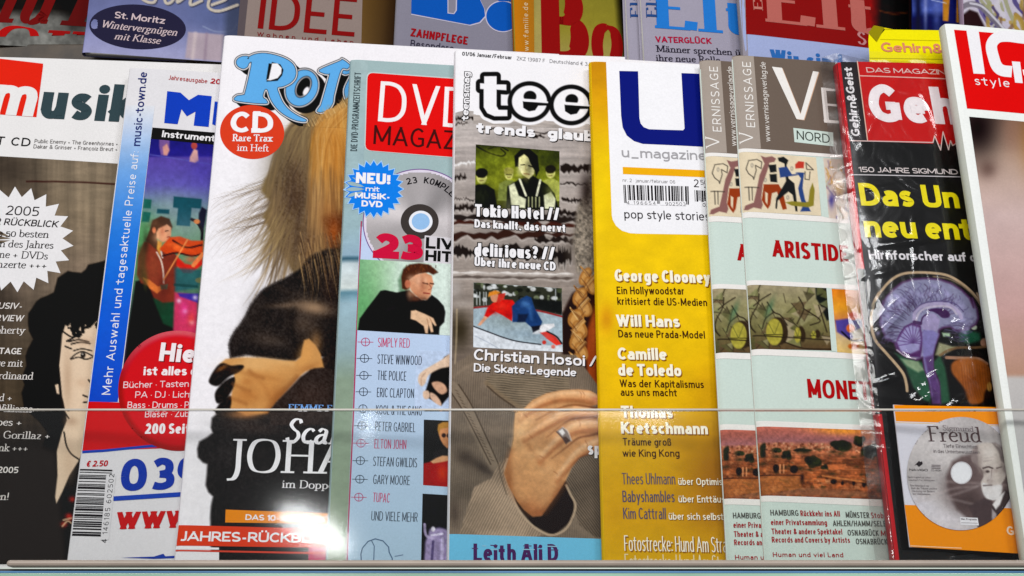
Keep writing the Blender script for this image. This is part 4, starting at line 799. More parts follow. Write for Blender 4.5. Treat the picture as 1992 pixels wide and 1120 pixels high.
def girl(p):
    P5 = P2(3.026, 340, 430); P6 = P2(2.946, 330, 740); r = random.Random(5)
    # flying strands to the left
    for i in range(150):
        x0 = r.uniform(510, 560); y0 = r.uniform(345, 440); L = r.uniform(40, 130); dy = r.uniform(10, 90)
        p.line([(x0+34, y0-44), (x0+8, y0-12), (x0-L*.35, y0+dy*.15), (x0-L*.75, y0+dy*.55), (x0-L, y0+dy)], r.uniform(.8, 2.2), r.choice([(120, 98, 72), (96, 78, 58), (150, 126, 90), (82, 62, 48)]), r.uniform(.35, .85), w1=.4, soft=1.6)
    hair_top(p)
    p.blob(596, 450, 40, 60, (88, 68, 54), .6).blob(566, 440, 14, 70, (64, 46, 38), .5)
    for i in range(620):
        b = r.random(); x0 = 532+b*134; y0 = r.uniform(330, 440)-20*b; L = r.uniform(90, 210)*(1-.25*abs(b-.4)); dx = (b-.62)*r.uniform(10, 95)-r.uniform(0, 14)
        c = r.choice([(108, 88, 64), (134, 108, 74), (84, 66, 50), (120, 98, 70), (156, 128, 88)] if b < .5 else [(150, 112, 66), (184, 142, 88), (124, 88, 52), (84, 60, 44), (206, 160, 100)])
        p.line([(x0, y0), (x0+dx*.12, y0+L*.35), (x0+dx*.5, y0+L*.7), (x0+dx*1.1, y0+L)], r.uniform(.8, 3.0), c, r.uniform(.25, .6), soft=2.4, tap=True)
    for i in range(60):
        x0 = r.uniform(512, 566); y0 = r.uniform(430, 500); L = r.uniform(50, 110); p.line([(x0+26, y0-60), (x0+4, y0-14), (x0-L*.4, y0+L*.28), (x0-L, y0+L*.6)], r.uniform(.8, 2.4), r.choice([(140, 116, 76), (104, 84, 62), (170, 144, 96)]), r.uniform(.35, .8), w1=.4, tap=True)
    p.blob(576, 392, 24, 54, (56, 38, 30), .62).blob(592, 470, 34, 40, (70, 50, 38), .5).blob(655, 300, 26, 90, (190, 112, 34), .34).blob(548, 330, 18, 60, (96, 80, 58), .35).blob(640, 420, 20, 40, (150, 84, 36), .45).blob(660, 235, 22, 26, (232, 176, 98), .4)
    # face shadow at the right edge
    p.poly([(632, 425), (700, 400), (700, 620), (664, 560), (640, 500)], (96, 46, 22), 22, .85); p.blob(650, 452, 12, 26, (170, 84, 30), .7); p.blob(668, 500, 14, 30, (40, 22, 16), .9)
    # black wool
    body = P5((800, 200), (740, 280), (640, 340), (585, 365), (520, 402), (478, 450), (440, 505), (415, 560), (390, 600), (352, 650), (330, 690), (318, 725), (322, 775), (330, 810), (420, 790), (560, 812), (700, 830), (745, 800), (1060, 800), (1060, 160), (900, 160))
    p.poly(body, (28, 23, 22), 6)
    p.poly([(620, 700), (705, 650), (705, 1100), (470, 1100), (520, 800), (560, 770)], (34, 26, 23), 4)
    p.blob(610, 598, 42, 15, (186, 150, 116), .8, 8).blob(560, 594, 40, 6, (120, 98, 80), .7, -2).blob(590, 630, 30, 24, (96, 78, 64), .6).blob(520, 660, 44, 14, (74, 62, 54), .8, 10).blob(500, 620, 22, 50, (40, 32, 28), .5).blob(650, 680, 20, 60, (24, 17, 15), .8).blob(645, 560, 20, 40, (40, 26, 22), .8)
    for i in range(90):
        x0 = r.uniform(580, 660); y0 = r.uniform(470, 540); L = r.uniform(30, 80); p.line([(x0, y0-20), (x0+8, y0+L*.4), (x0+r.uniform(-8, 22), y0+L)], r.uniform(1, 2.6), r.choice([(150, 118, 76), (110, 82, 54), (190, 152, 100), (78, 56, 42)]), r.uniform(.3, .8), w1=.4)
    for i in range(420):
        k_ = r.randrange(len(body)-6); x, y = body[k_]; x2, y2 = body[k_+1]; t = r.random(); x = x+(x2-x)*t; y = y+(y2-y)*t; a = r.uniform(0, 6.28)
        p.line([(x, y), (x+6*math.cos(a), y+6*math.sin(a))], 1.2, (40, 32, 30), .35, w1=.4)
    p.line(P5((500, 440), (450, 540), (380, 640), (350, 740)), 10, (58, 48, 44), .45, soft=14); p.line(P5((620, 500), (560, 620), (520, 740)), 8, (60, 50, 46), .4, soft=12); p.line(P5((700, 520), (690, 640), (720, 760)), 10, (14, 11, 11), .6, soft=12); p.line(P5((600, 380), (680, 420), (800, 440)), 9, (66, 54, 46), .5, soft=12); p.line(P5((440, 600), (520, 640), (640, 640)), 6, (70, 60, 54), .35, soft=10)
    # hand and forearm
    sk = (206, 148, 84)
    P_hand = P5((262, 842), (300, 812), (400, 802), (520, 806), (640, 820), (712, 822), (742, 800), (752, 740), (762, 700), (790, 692), (830, 730), (858, 780), (878, 862), (820, 864), (770, 885), (725, 925), (680, 975), (640, 1015), (600, 1060), (560, 1120), (540, 1180), (520, 1230), (420, 1210), (330, 1190), (318, 1110), (330, 1040), (345, 960), (350, 900), (320, 890))
    p.poly(P_hand, sk, 4); p.blob(500, 712, 50, 12, (228, 178, 116), .8, 4).blob(520, 745, 40, 26, (206, 142, 76), .7).blob(595, 690, 16, 26, (224, 160, 88), .7, 20).blob(615, 665, 12, 22, (196, 140, 84), .5).blob(480, 770, 30, 22, (184, 116, 56), .7).blob(540, 770, 26, 20, (172, 104, 48), .7, -30).blob(480, 742, 14, 8, (176, 108, 52), .5).blob(600, 715, 26, 8, (172, 110, 56), .6, -20).blob(463, 735, 10, 12, (224, 170, 100), .5)
    p.line(P5((440, 900), (520, 960), (560, 1040)), 7, (164, 98, 46), .35, soft=9); p.line(P5((400, 1000), (480, 1040)), 6, (160, 96, 46), .35, soft=8)
    blk = (24, 18, 16)
    for q in (((258, 846), (230, 880), (205, 925), (202, 950), (225, 968), (262, 968), (320, 918), (380, 888), (408, 858), (390, 846), (330, 850), (290, 836)), ((350, 918), (300, 938), (252, 985), (236, 1020), (242, 1062), (262, 1074), (300, 1050), (330, 1010), (352, 960)), ((330, 1030), (290, 1050), (252, 1090), (240, 1130), (300, 1150), (330, 1090))): p.poly(P5(*q), blk, 3.5, smooth=True)
    p.blob(432, 716, 14, 4, (150, 88, 40), .7, -30)
    for q in (((438, 880), (470, 905), (520, 925)), ((345, 960), (400, 985), (440, 1000)), ((330, 1040), (380, 1060), (420, 1075))): p.line(P5(*q), 6, (150, 90, 44), .6, soft=7)
    p.line(P5((420, 815), (560, 822), (690, 838)), 9, (236, 190, 130), .5, soft=10); p.line(P5((640, 1005), (560, 1100), (520, 1200)), 12, (140, 80, 38), .6, soft=12); p.line(P5((720, 920), (660, 985)), 10, (140, 80, 38), .6, soft=10); p.blob(500, 730, 60, 6, (170, 106, 52), .35, 12)
    low = P6((300, 150), (270, 190), (242, 215), (236, 270), (246, 300), (215, 325), (170, 350), (158, 390), (162, 440), (190, 470), (216, 480), (212, 540), (206, 600), (222, 640), (248, 664), (236, 720), (232, 780), (240, 1100), (1100, 1100), (1100, 130), (640, 110), (560, 190), (440, 200), (380, 175))
    p.poly(low, (26, 23, 23), 5)
    p.poly(P5((560, 1110), (600, 1060), (680, 980), (740, 915), (800, 872), (870, 862), (1060, 900), (1060, 1200), (560, 1200)), (44, 34, 31), 4)
    p.blob(490, 830, 60, 14, (64, 50, 44), .6, 5).blob(450, 880, 26, 26, (50, 46, 46), .6).blob(600, 770, 40, 30, (64, 48, 42), .6)
    f = p.fbm(3, 3, 8, 2); g = (p.C.sum(-1) < 260); p.C = np.clip(p.C+((f-.5)*34*g)[..., None], 0, 255)
    p.blob(475, 806, 34, 9, (196, 130, 74), .75)
p = Pic([(431, 190), (712, 200), (690, 1092), (344, 1090)], 1.9, (243, 240, 245)); girl(p); p.noise(.03, 8, seed=3); p.put(m, 'cover_picture', 1)
# curled title
p = Pic([(455, 88), (708, 98), (703, 250), (450, 240)], 1.0, (243, 240, 245)); Z = P2(2.8, 340, 50)
hair_top(p)
cut = (p.Y < 236-(p.X-583)*.46)
R_out = [(395, 178), (430, 158), (480, 150), (540, 158), (600, 178), (640, 205), (658, 240), (655, 280), (630, 310), (590, 330), (560, 338), (568, 372), (590, 420), (625, 460), (670, 490), (715, 512), (705, 522), (650, 512), (590, 480), (548, 440), (520, 395), (505, 350), (490, 350), (480, 380), (484, 395), (498, 405), (492, 425), (335, 410), (338, 385), (372, 378), (385, 360), (418, 210), (405, 205), (395, 225), (372, 235), (345, 222), (335, 200), (345, 180), (370, 168), (398, 168), (404, 180)]
R_in = [(520, 205), (560, 205), (582, 230), (580, 260), (560, 285), (520, 298), (500, 296)]
R_blk = [(530, 198), (575, 210), (592, 240), (585, 270), (560, 300), (500, 305), (512, 240)]
def title(P, hole=None):
    P = Z(*P)
    return P
sh = [(dx, dy) for dx, dy in ((1.5, 1), (3, 2.6), (5, 4.2), (7, 6), (9, 8), (11, 9.6), (12.5, 11))]
R_ = title(R_out); O_c = Z((692, 338))[0]; 
l_out = Z((790, 238), (900, 190), (912, 182), (940, 200), (952, 215), (940, 232), (905, 240), (868, 370), (860, 420), (835, 455), (800, 470), (775, 465), (790, 440), (800, 420), (842, 270), (838, 262), (812, 258))
l2 = Z((905, 240), (1000, 215), (1040, 240), (1000, 300), (960, 400), (935, 405), (925, 345), (960, 262), (925, 262))
blue = (96, 172, 232); blk = (14, 12, 14); wh = (244, 242, 246)
shapes = [(R_, False), (l_out, False), (l2, False)]
save = p.C.copy()
for dx, dy in sh:
    for q, _ in shapes: p.poly([(x+dx, y+dy) for x, y in q], blk, 1.4, smooth=True, grow=2.4)
    p.ell(O_c[0]+dx, O_c[1]+dy, 33, 40, blk, rot=28)
def letter(q):
    p.poly(q, blk, 1.2, smooth=True, grow=4.4); p.poly(q, wh, 1.2, smooth=True, grow=3.0); p.poly(q, blk, 1.2, smooth=True, grow=1.2); p.poly(q, blue, 1.2, smooth=True)
letter(l2); letter(l_out)
p.ell(*O_c, 34, 41, blk, rot=28); p.ell(*O_c, 32.5, 39.5, wh, rot=28); p.ell(*O_c, 30.6, 37.6, blk, rot=28); p.ell(*O_c, 29.6, 36.4, blue, rot=28); p.ell(O_c[0]+3, O_c[1]-2, 14.5, 23, blk, rot=28); p.ell(O_c[0]+3, O_c[1]-2, 13, 21.4, wh, rot=28); p.ell(O_c[0]+3, O_c[1]-2, 11.5, 20, blk, rot=28); p.ell(O_c[0]+8, O_c[1]+6, 4.5, 9, (243, 240, 245), rot=30)
letter(R_)
p.poly(Z(*R_blk), blk, 1.4); p.poly(Z(*R_in), wh, 1.4); p.poly(Z((528, 214), (545, 214), (560, 232), (556, 262), (536, 280), (520, 282)), (243, 240, 245), 1.4); p.poly(Z((512, 205), (530, 207), (512, 290), (498, 296)), blk, 1.4)
hm = (p.Y > 262-(p.X-560)*.62+p.fbm(4, 30, 3)*14-7) & (p.X > 590); p.C[hm] = (save[hm]*.95+p.C[hm]*.05)
r = random.Random(6)
for i in range(60):
    x = r.uniform(600, 700); y = 262-(x-560)*.62; p.line([(x, y+14), (x-6, y+2), (x-9, y-r.uniform(-2, 8))], r.uniform(.8, 2), r.choice([(206, 160, 96), (160, 120, 70), (225, 190, 130)]), .7, w1=.4)
p.put(m, 'masthead', 2.2)
m.ell('round_badge', 490.5, 257.5, 62.5, 52.5, (218, 62, 34), 3.0, 4, n=72)
m.text('badge_text', 'CD', (448, 258), (531, 259), 40, wh, 5, off=.035)
for x in (449, 493): m.quad('badge_text', [(x, 217), (x+14, 217), (x+14, 226), (x, 226)], wh, 5.2, n=(2, 2)) if x > 460 else None
m.quad('badge_text', [(489, 250), (506, 250), (506, 259), (489, 259)], wh, 5.2, n=(2, 2))
m.text('badge_text', 'Rare Trax', (452, 275), (531, 275.5), 13, wh, 5, font='roman', thick=.16, thin=.08, serif=.1); m.text('badge_text', 'im Heft', (461, 294), (523, 295), 13, wh, 5, font='roman', thick=.1, thin=.06, serif=.1)
m.text('headline', 'FEMME FATALE', (560, 797), (706, 800), 11, (120, 170, 236), 5, font='roman', thick=.14, thin=.06)
m.text('headline', 'Scarlett', (553, 860), (745, 866), 46, wh, 5.5, font='roman', shear=.2, thick=.15, thin=.05, serif=.06)
m.text('headline', 'JOHA', (442, 917), (688, 921), 63, wh, 5, font='roman', thick=.115, thin=.04, serif=.1)
m.text('headline', 'im Doppel', (548, 948), (656, 951), 15, (238, 234, 238), 5, font='roman', thick=.11, thin=.06, serif=.08)
m.quad('orange_bar', [(439, 991), (690, 1000), (690, 1019), (438, 1016)], (236, 138, 22), 4); m.text('bar_text', 'DAS 10-SEITEN-EXTRA', (477, 1011), (668, 1016), 11, wh, 5, off=.03)
m.quad('red_band', [(347, 1021), (700, 1030), (700, 1066), (342.5, 1061)], (222, 60, 26), 4); m.text('bar_text', 'JAHRES-RÜCKBLICK', (350, 1052), (650, 1056), 19, wh, 5, off=.03)
m.quad('bottom_line', [(342, 1063), (426, 1065), (426, 1069), (341, 1068)], (243, 240, 245), 4, n=(3, 2)); m.quad('bottom_line', [(341, 1069), (700, 1075), (700, 1079), (341, 1072)], (214, 70, 50), 4)
m.quad('bottom_line', [(341, 1072.5), (426, 1074), (426, 1093), (340, 1092)], (236, 234, 238), 3, n=(3, 3))
m.quad('bottom_line', [(600, 1063), (700, 1064), (700, 1098), (600, 1098)], (190, 16, 84), 3.6)
m.done()

# ---- film disc magazine
m = front('m', 'grey-green film disc magazine with red title box, blue starburst and list of bands', (636, 1092), (683, 114), base=(160, 184, 186), ph=3.5, T=.007)
p = Pic([(684, 116), (716, 118), (672, 1094), (637, 1092)], 2.4)
p.vgrad([(114, (164, 186, 188)), (440, (156, 184, 192)), (495, (150, 180, 200)), (502, (52, 92, 112)), (512, (200, 214, 220)), (560, (214, 224, 222)), (568, (96, 140, 158)), (590, (156, 186, 200)), (680, (146, 172, 178)), (740, (140, 160, 140)), (900, (140, 158, 136)), (1100, (140, 156, 134))]).noise(.06, 16, 10, 3)
p.C[(p.Y > 505) & (p.Y < 575)] *= (1+.18*(p.fbm(20, 8, 4)-.5))[(p.Y > 505) & (p.Y < 575)][:, None]
p.put(m, 'side_strip', 1)
z7 = P2(2.873, 640, 90); z8 = P2(3.2, 640, 470); z9 = P2(3.293, 630, 780)
m.quad('side_strip', [(700, 440), (960, 450), (960, 1100), (676, 1100)], [(196, 212, 244), (196, 212, 244), (172, 200, 222), (172, 200, 222)], 1.6)
m.line('side_strip', [(703, 430), (699, 520), (693, 660), (687, 820), (678, 1010), (675, 1094)], 2.6, (176, 60, 100), 3)
# red title box with rounded corners
def rbox(pts, r_, col, layer, part):
    P = [np.array(q, float) for q in pts]; out = []
    for i in range(4):
        a, b, c = P[i-1], P[i], P[(i+1) % 4]; d1 = (a-b)/np.hypot(*(a-b)); d2 = (c-b)/np.hypot(*(c-b))
        for t in np.linspace(0, 1, 6): out.append(tuple((1-t)**2*(b+d1*r_)+2*t*(1-t)*b+t*t*(b+d2*r_)))
    m.poly(part, out, col, layer)
rbox([(713, 138), (960, 155), (958, 312), (708.5, 292)], 13, (196, 210, 210), 2, 'title_box'); rbox([(715, 140), (957, 157), (955, 310), (710.5, 291)], 12, (226, 14, 18), 2.6, 'title_box')
m.text('masthead', 'DVD', (735, 234.5), (914, 249), 78, (244, 238, 240), 4, off=-.006); m.text('masthead', 'MAGAZIN', (726, 279), (927, 293), 37, (70, 10, 14), 4)
m.text('side_text', 'DIE DVD-PROGRAMMZEITSCHRIFT', (694.5, 293), (702.5, 140), 13, (44, 56, 62), 4)
# disc
cx, cy = 816.5, 432
m.ell('compact_disc', cx, cy, 109, 103, (224, 216, 232), 2.0, n=80); m.ell('compact_disc', cx, cy, 111, 105, (120, 90, 150), 1.85, n=80)
p = Pic([(cx-106, cy-100), (cx+106, cy-100), (cx+106, cy+82), (cx-106, cy+82)], 2.4); a_ = np.arctan2(p.Y-cy, p.X-cx); rr = np.hypot((p.X-cx)/106, (p.Y-cy)/100)
base = 178+26*np.cos(2*a_-.8)+14*np.cos(5*a_+1); p.C = np.stack([base, base*.97, base*.98], -1); F = grid_faces(p.nx, p.ny); keep = (rr < 1).ravel()[F].all(1)
u_, v_ = m.uv(p.X, p.Y); pt = m.part('compact_disc'); pt.add(m.lay(u_, v_, 2.6).reshape(-1, 3), F[keep], C_(p.C).reshape(-1, 3))
m.ell('compact_disc', cx, cy-2, 37, 34, (62, 56, 54), 3.2); m.ell('compact_disc', cx+2, cy-2, 23, 21, (236, 238, 246), 3.6); m.ell('compact_disc', cx+2, cy-2, 17.5, 16, (150, 192, 236), 4)
for i, ch in enumerate('23 KOMPLETT'):
    if ch == ' ': continue
    th = math.radians(-104+i*7.6); R = 77; c = np.array([cx+R*math.cos(th)*1.04, cy+R*math.sin(th)]); t = np.array([-math.sin(th), math.cos(th)])*4.7
    m.text('disc_text', ch, tuple(c-t), tuple(c+t), 12.5, (24, 22, 26), 4.6, off=.02)
m.quad('headline', [(826, 457), (960, 470), (958, 520), (824, 510)], (214, 210, 216), 3.2)
m.text('headline', '23', (725, 501), (822, 506), 49, (206, 8, 62), 5, wt=.34); m.text('headline', 'LIVE', (828, 482.5), (905, 487), 22, (14, 12, 16), 5, off=.045); m.text('headline', 'HITS', (827, 506.5), (900, 511), 21, (14, 12, 16), 5, off=.045)
m.star('starburst', 727, 367, 60, 50, 24, (166, 206, 244), 5, .97); m.star('starburst', 727, 367, 57, 47, 24, (20, 128, 236), 5.6, .97)
m.text('starburst_text', 'NEU!', (692, 355.5), (759, 358.5), 21, wh, 6.4, off=.05); m.text('starburst_text', 'mit', (711, 371), (738, 372.5), 10, wh, 6.4, off=.02); m.text('starburst_text', 'MUSIK-', (690, 385), (759, 388), 11.5, wh, 6.4, off=.045); m.text('starburst_text', 'DVD', (703, 401), (744, 403), 12, wh, 6.4, off=.045)
# singer portrait
p = Pic([(700, 504), (884, 513), (886, 653), (694, 642)], 1.5).vgrad([(694, (120, 176, 128)), (730, (150, 196, 150)), (780, (206, 226, 212)), (880, (214, 228, 220))], 'x').blob(705, 600, 40, 60, (90, 160, 96), .7)
bk = (10, 8, 10)
p.poly(z8((440, 330), (430, 240), (455, 180), (480, 150), (500, 300), (470, 320)), (70, 110, 76), 6, .7)
p.poly(z8((178, 560), (190, 480), (240, 410), (290, 345), (320, 305), (350, 300), (420, 315), (500, 300), (540, 340), (600, 365), (640, 330), (680, 360), (715, 400), (725, 440), (718, 500), (690, 530), (685, 580), (178, 560)), bk, 2.5)
p.poly(z8((455, 290), (450, 220), (462, 170), (500, 140), (560, 132), (620, 140), (655, 165), (680, 190), (650, 205), (620, 190), (560, 200), (520, 230), (500, 290), (480, 300)), (72, 34, 18), 3)
for i in range(24): x = 640+rnd.uniform(470, 670)/3.2; y = 470+rnd.uniform(140, 200)/3.2; p.line([(x, y), (x+rnd.uniform(-4, 4), y+4)], 2, rnd.choice([(120, 62, 30), (50, 22, 12), (96, 46, 24)]), .6)
p.poly(z8((500, 235), (540, 205), (600, 192), (640, 210), (652, 262), (640, 290), (634, 330), (610, 362), (575, 362), (540, 330), (510, 300), (495, 260)), (216, 150, 112), 2.5); p.ell(793, 552, 5.5, 8, (190, 106, 76)); p.blob(815, 545, 8, 14, (236, 184, 150), .7).blob(805, 572, 12, 8, (176, 110, 76), .7)
p.line(z8((585, 255), (615, 262)), 2.6, (70, 34, 22)); p.line(z8((630, 258), (652, 262)), 2.4, (70, 34, 22)); p.line(z8((625, 265), (638, 290), (620, 298)), 2, (170, 96, 70)); p.line(z8((590, 318), (625, 322)), 2.6, (150, 60, 50)); p.line(z8((575, 350), (600, 352)), 3, (150, 90, 60), .6)
p.poly(z8((510, 430), (540, 425), (600, 450), (650, 475), (670, 520), (660, 525), (640, 500), (650, 560), (635, 565), (620, 520), (615, 570), (600, 570), (590, 525), (540, 490), (508, 480)), (226, 186, 150), 2.5); p.line(z8((620, 520), (610, 480)), 1.6, (160, 110, 80), .7); p.line(z8((642, 505), (628, 475)), 1.6, (160, 110, 80), .7)
p.blob(822, 556, 7, 18, (150, 84, 60), .5).blob(800, 540, 9, 7, (240, 190, 156), .5).blob(812, 580, 9, 5, (120, 66, 46), .6).blob(828, 545, 4, 7, (240, 190, 156), .6).blob(797, 570, 6, 14, (240, 184, 146), .4).blob(806, 582, 12, 4, (110, 58, 36), .5).blob(760, 600, 30, 8, (34, 32, 34), .6, -30).blob(830, 590, 16, 10, (30, 28, 30), .6, 30).blob(740, 630, 20, 10, (28, 26, 30), .5)
p.noise(.09, 5, seed=2, oct=3).put(m, 'singer_picture', 3.4)
names = [('SIMPLY RED', 735, 674.5, 797, 676, 1), ('STEVE WINWOOD', 734, 707, 820, 710, 0), ('THE POLICE', 734, 738.5, 790, 740.5, 0), ('ERIC CLAPTON', 733, 772, 805, 774, 0), ('KOOL & THE GANG', 731, 806, 820, 808, 0), ('PETER GABRIEL', 729.6, 838, 808, 840.5, 0), ('ELTON JOHN', 728, 872, 790, 873.5, 1), ('STEFAN GWILDIS', 725.6, 906, 811, 909, 0), ('GARY MOORE', 725.6, 941, 797, 943.5, 0), ('TUPAC', 725, 976, 757.5, 977.5, 1), ('UND VIELE MEHR', 722, 1012, 812, 1015, 0)]
ci = [(711, 665), (709, 697), (708, 730), (707, 762), (706, 795), (704, 828), (702, 862), (701, 896), (700, 932), (698, 967)]
for i, (t_, a, b, c, d, pk) in enumerate(names):
    col = (200, 40, 96) if pk else (40, 44, 58)
    m.text('song_list', t_, (a, b), (c, d), 18, col, 4, off=.012)
    if i < 10:
        x, y = ci[i]; ck = 'crosshair#%d' % i; m.parts[ck] = Part('crosshair', m.mat); m.ell(ck, x, y, 8.8, 8.4, (176, 70, 116) if pk else (64, 78, 98), 3, n=24, r0=.84); m.line(ck, [(x-15, y), (x+15, y+.4)], 1.1, col, 3.4); m.line(ck, [(x, y-8), (x, y+8)], 1.1, col, 3.6)
p = Pic([(810, 680), (884, 684), (882, 800), (806, 796)], 1.6, (190, 208, 236))
p.poly(z8((720, 715), (760, 700), (800, 690), (800, 960), (750, 960), (700, 1020), (640, 985), (590, 960), (610, 900), (640, 800), (690, 760)), (20, 16, 16), 3)
for q, c in ((((755, 700), (700, 735), (640, 770), (590, 800), (560, 830), (555, 870), (575, 900), (600, 880), (620, 830), (690, 790), (760, 770)), (226, 196, 170)), (((640, 880), (680, 870), (720, 890), (735, 930), (700, 950), (660, 920)), (206, 160, 130)), (((590, 930), (620, 930), (625, 970), (600, 980), (585, 960)), (220, 186, 160)), (((630, 940), (660, 950), (690, 985), (700, 1020), (670, 1010), (632, 975)), (214, 176, 150))): p.poly(z8(*q), c, 3, smooth=True)
p.line(z8((600, 815), (575, 850), (575, 890)), 2, (170, 130, 110), .6); p.noise(.1, 5, seed=6).put(m, 'hand_picture', 2.8)
p = Pic([(824.5, 816), (890, 819), (888, 948), (823, 943.5)], 1.5, (16, 15, 15))
p.poly(z9((636, 400), (700, 385), (810, 380), (810, 560), (630, 545)), (156, 12, 12), 3).blob(630+760/3.293, 780+460/3.293, 14, 20, (214, 66, 26), .7); p.poly(z9((700, 330), (740, 310), (830, 300), (830, 370), (700, 370)), (30, 28, 30), 3)
p.poly(z9((735, 210), (732, 170), (750, 145), (780, 138), (840, 145), (840, 300), (790, 303), (765, 280), (745, 245)), (206, 140, 92), 2.5); p.poly(z9((728, 185), (732, 150), (760, 135), (840, 132), (840, 170), (780, 172), (745, 180), (740, 215)), (176, 124, 50), 2.5); p.ell(630+768/3.293, 780+220/3.293, 4.2, 4.4, (40, 20, 20)); p.ell(630+800/3.293, 780+222/3.293, 4, 4.4, (40, 20, 20))
p.poly(z9((682, 388), (720, 365), (760, 350), (810, 352), (810, 380), (760, 390), (700, 400)), (212, 156, 112), 2.5); p.noise(.1, 5, seed=2).put(m, 'pianist_picture', 3)
p = Pic([(822, 960), (888, 964), (886, 1098), (819, 1094)], 1.5, (14, 12, 22))
p.poly(z9((650, 900), (680, 820), (740, 810), (810, 830), (820, 1080), (640, 1080)), (150, 136, 176), 5).line(z9((645, 790), (655, 860), (700, 880)), 5, (190, 176, 214), .8); p.line(z9((690, 860), (760, 850)), 4, (220, 214, 236), .8); p.line(z9((700, 900), (690, 1050)), 5, (64, 52, 96), .8); p.line(z9((760, 880), (755, 1040)), 6, (196, 186, 220), .7)
p.ell(630+700/3.293, 780+820/3.293, 4, 5, (230, 225, 240)); p.noise(.25, 6, seed=3).put(m, 'lower_picture', 3)
m.line('line_drawing', [(703, 1093), (702, 1078), (705, 1066), (716, 1053), (730, 1048), (745, 1052), (756, 1064), (757, 1074), (763, 1086), (763, 1094)], 2.2, (84, 110, 140), 3.6); m.line('line_drawing', [(722, 1050), (728, 1062), (727, 1092)], 1.8, (84, 110, 140), 3.8); m.line('line_drawing', [(768, 1082), (784, 1079)], 1.6, (110, 130, 160), 3.8)
m.done()
# ---- teen magazine
m = front('m', 'teen magazine with white outlined title, skater photo and hand with ring on corduroy', (873, 1092), (887, 96), base=(245, 243, 247), ph=4.5, T=.0075)
za = P2(2.871, 870, 80); zb = P2(3.294, 870, 440); zc = P2(2.947, 860, 740)
EL = lambda y: 887-(y-96)*.01405+.8
p = Pic([(EL(205), 205), (1215, 232), (1225, 1062), (EL(1040), 1040)], 1.9)
p.vgrad([(200, (190, 182, 178)), (300, (176, 166, 162)), (420, (158, 148, 142)), (560, (150, 138, 130)), (640, (140, 126, 116)), (700, (120, 106, 96)), (760, (112, 98, 88)), (900, (106, 92, 82)), (1060, (100, 86, 78))])
f = p.fbm(120, 7, 31, 5); g = p.fbm(60, 30, 33, 4); top = (p.Y < 700)
p.C *= np.where(top, 1+(f-.5)*.42+(g-.5)*.3, 1)[..., None]
r = random.Random(8)
def crack(y0, w, x0=872, x1=1200, slope=.06, col=(26, 18, 16), rough=6, a=.95):
    n = 22; xs = np.linspace(x0, x1, n); yy = y0+(xs-x0)*slope+np.array([r.uniform(-1, 1)*rough*.5 for _ in xs]); ww = np.array([w*r.uniform(.2, 1.25) for _ in xs]); ww[0] *= .5; ww[-1] *= .2
    P = list(zip(xs, yy-ww/2))+list(zip(xs[::-1], (yy+ww/2)[::-1])); p.poly(P, col, 2.5, a); 
    p.line(list(zip(xs, yy+ww/2+2)), 3, (206, 198, 192), .5, soft=3)
crack(228, 7, 872, 930); crack(238, 5, 874, 910); crack(250, 4, 940, 1190); crack(262, 6, 1000, 1060); crack(318, 5, 872, 925, -.05, (240, 238, 238)); crack(343, 15, 872, 908, 0); crack(326, 16, 1090, 1160, .03); crack(356, 4, 1090, 1180); crack(388, 9, 1092, 1140, .05); crack(384, 4, 872, 924); crack(402, 14, 880, 924, .0); crack(420, 18, 870, 1140, .02, (30, 22, 20), 9); crack(412, 10, 1080, 1150, .05); crack(432, 8, 880, 1130, .03, (60, 24, 16), 6); crack(456, 14, 875, 1120, .0, (46, 22, 16), 8); crack(464, 12, 1040, 1118, .05); crack(484, 20, 875, 940, .12, (22, 16, 14), 8); crack(486, 30, 930, 1060, .03, (24, 18, 16), 8); crack(498, 38, 1072, 1112, .04, (20, 14, 12), 9); crack(528, 5, 872, 1115, .02, (232, 226, 222), 2); crack(537, 6, 872, 1115, .02, (90, 78, 72), 3)
p.quad = None
p.blob(895, 640, 24, 42, (48, 40, 26), .95).blob(885, 560, 14, 20, (176, 168, 164), .7).blob(900, 590, 30, 10, (196, 186, 180), .5).line([(889, 600), (888, 660), (884, 730)], 3, (214, 190, 150), .5)
# hat
hat = za((860, 560), (835, 620), (800, 660), (790, 760), (770, 850), (730, 920), (715, 1000), (700, 1120))+[(1118, 500), (1122, 530), (1150, 545), (1230, 540), (1230, 260)]
p.poly(hat, (128, 118, 106), 8); sl = (p.sd(hat, p.X, p.Y) < -2); f = p.fbm(4, 4, 71, 3); p.C[sl] *= (1+(f[sl]-.5)*1.1)[:, None]
p.blob(1140, 370, 14, 40, (30, 20, 18), .8).blob(1110, 480, 10, 30, (96, 86, 78), .5).blob(1165, 500, 14, 30, (70, 60, 54), .6)
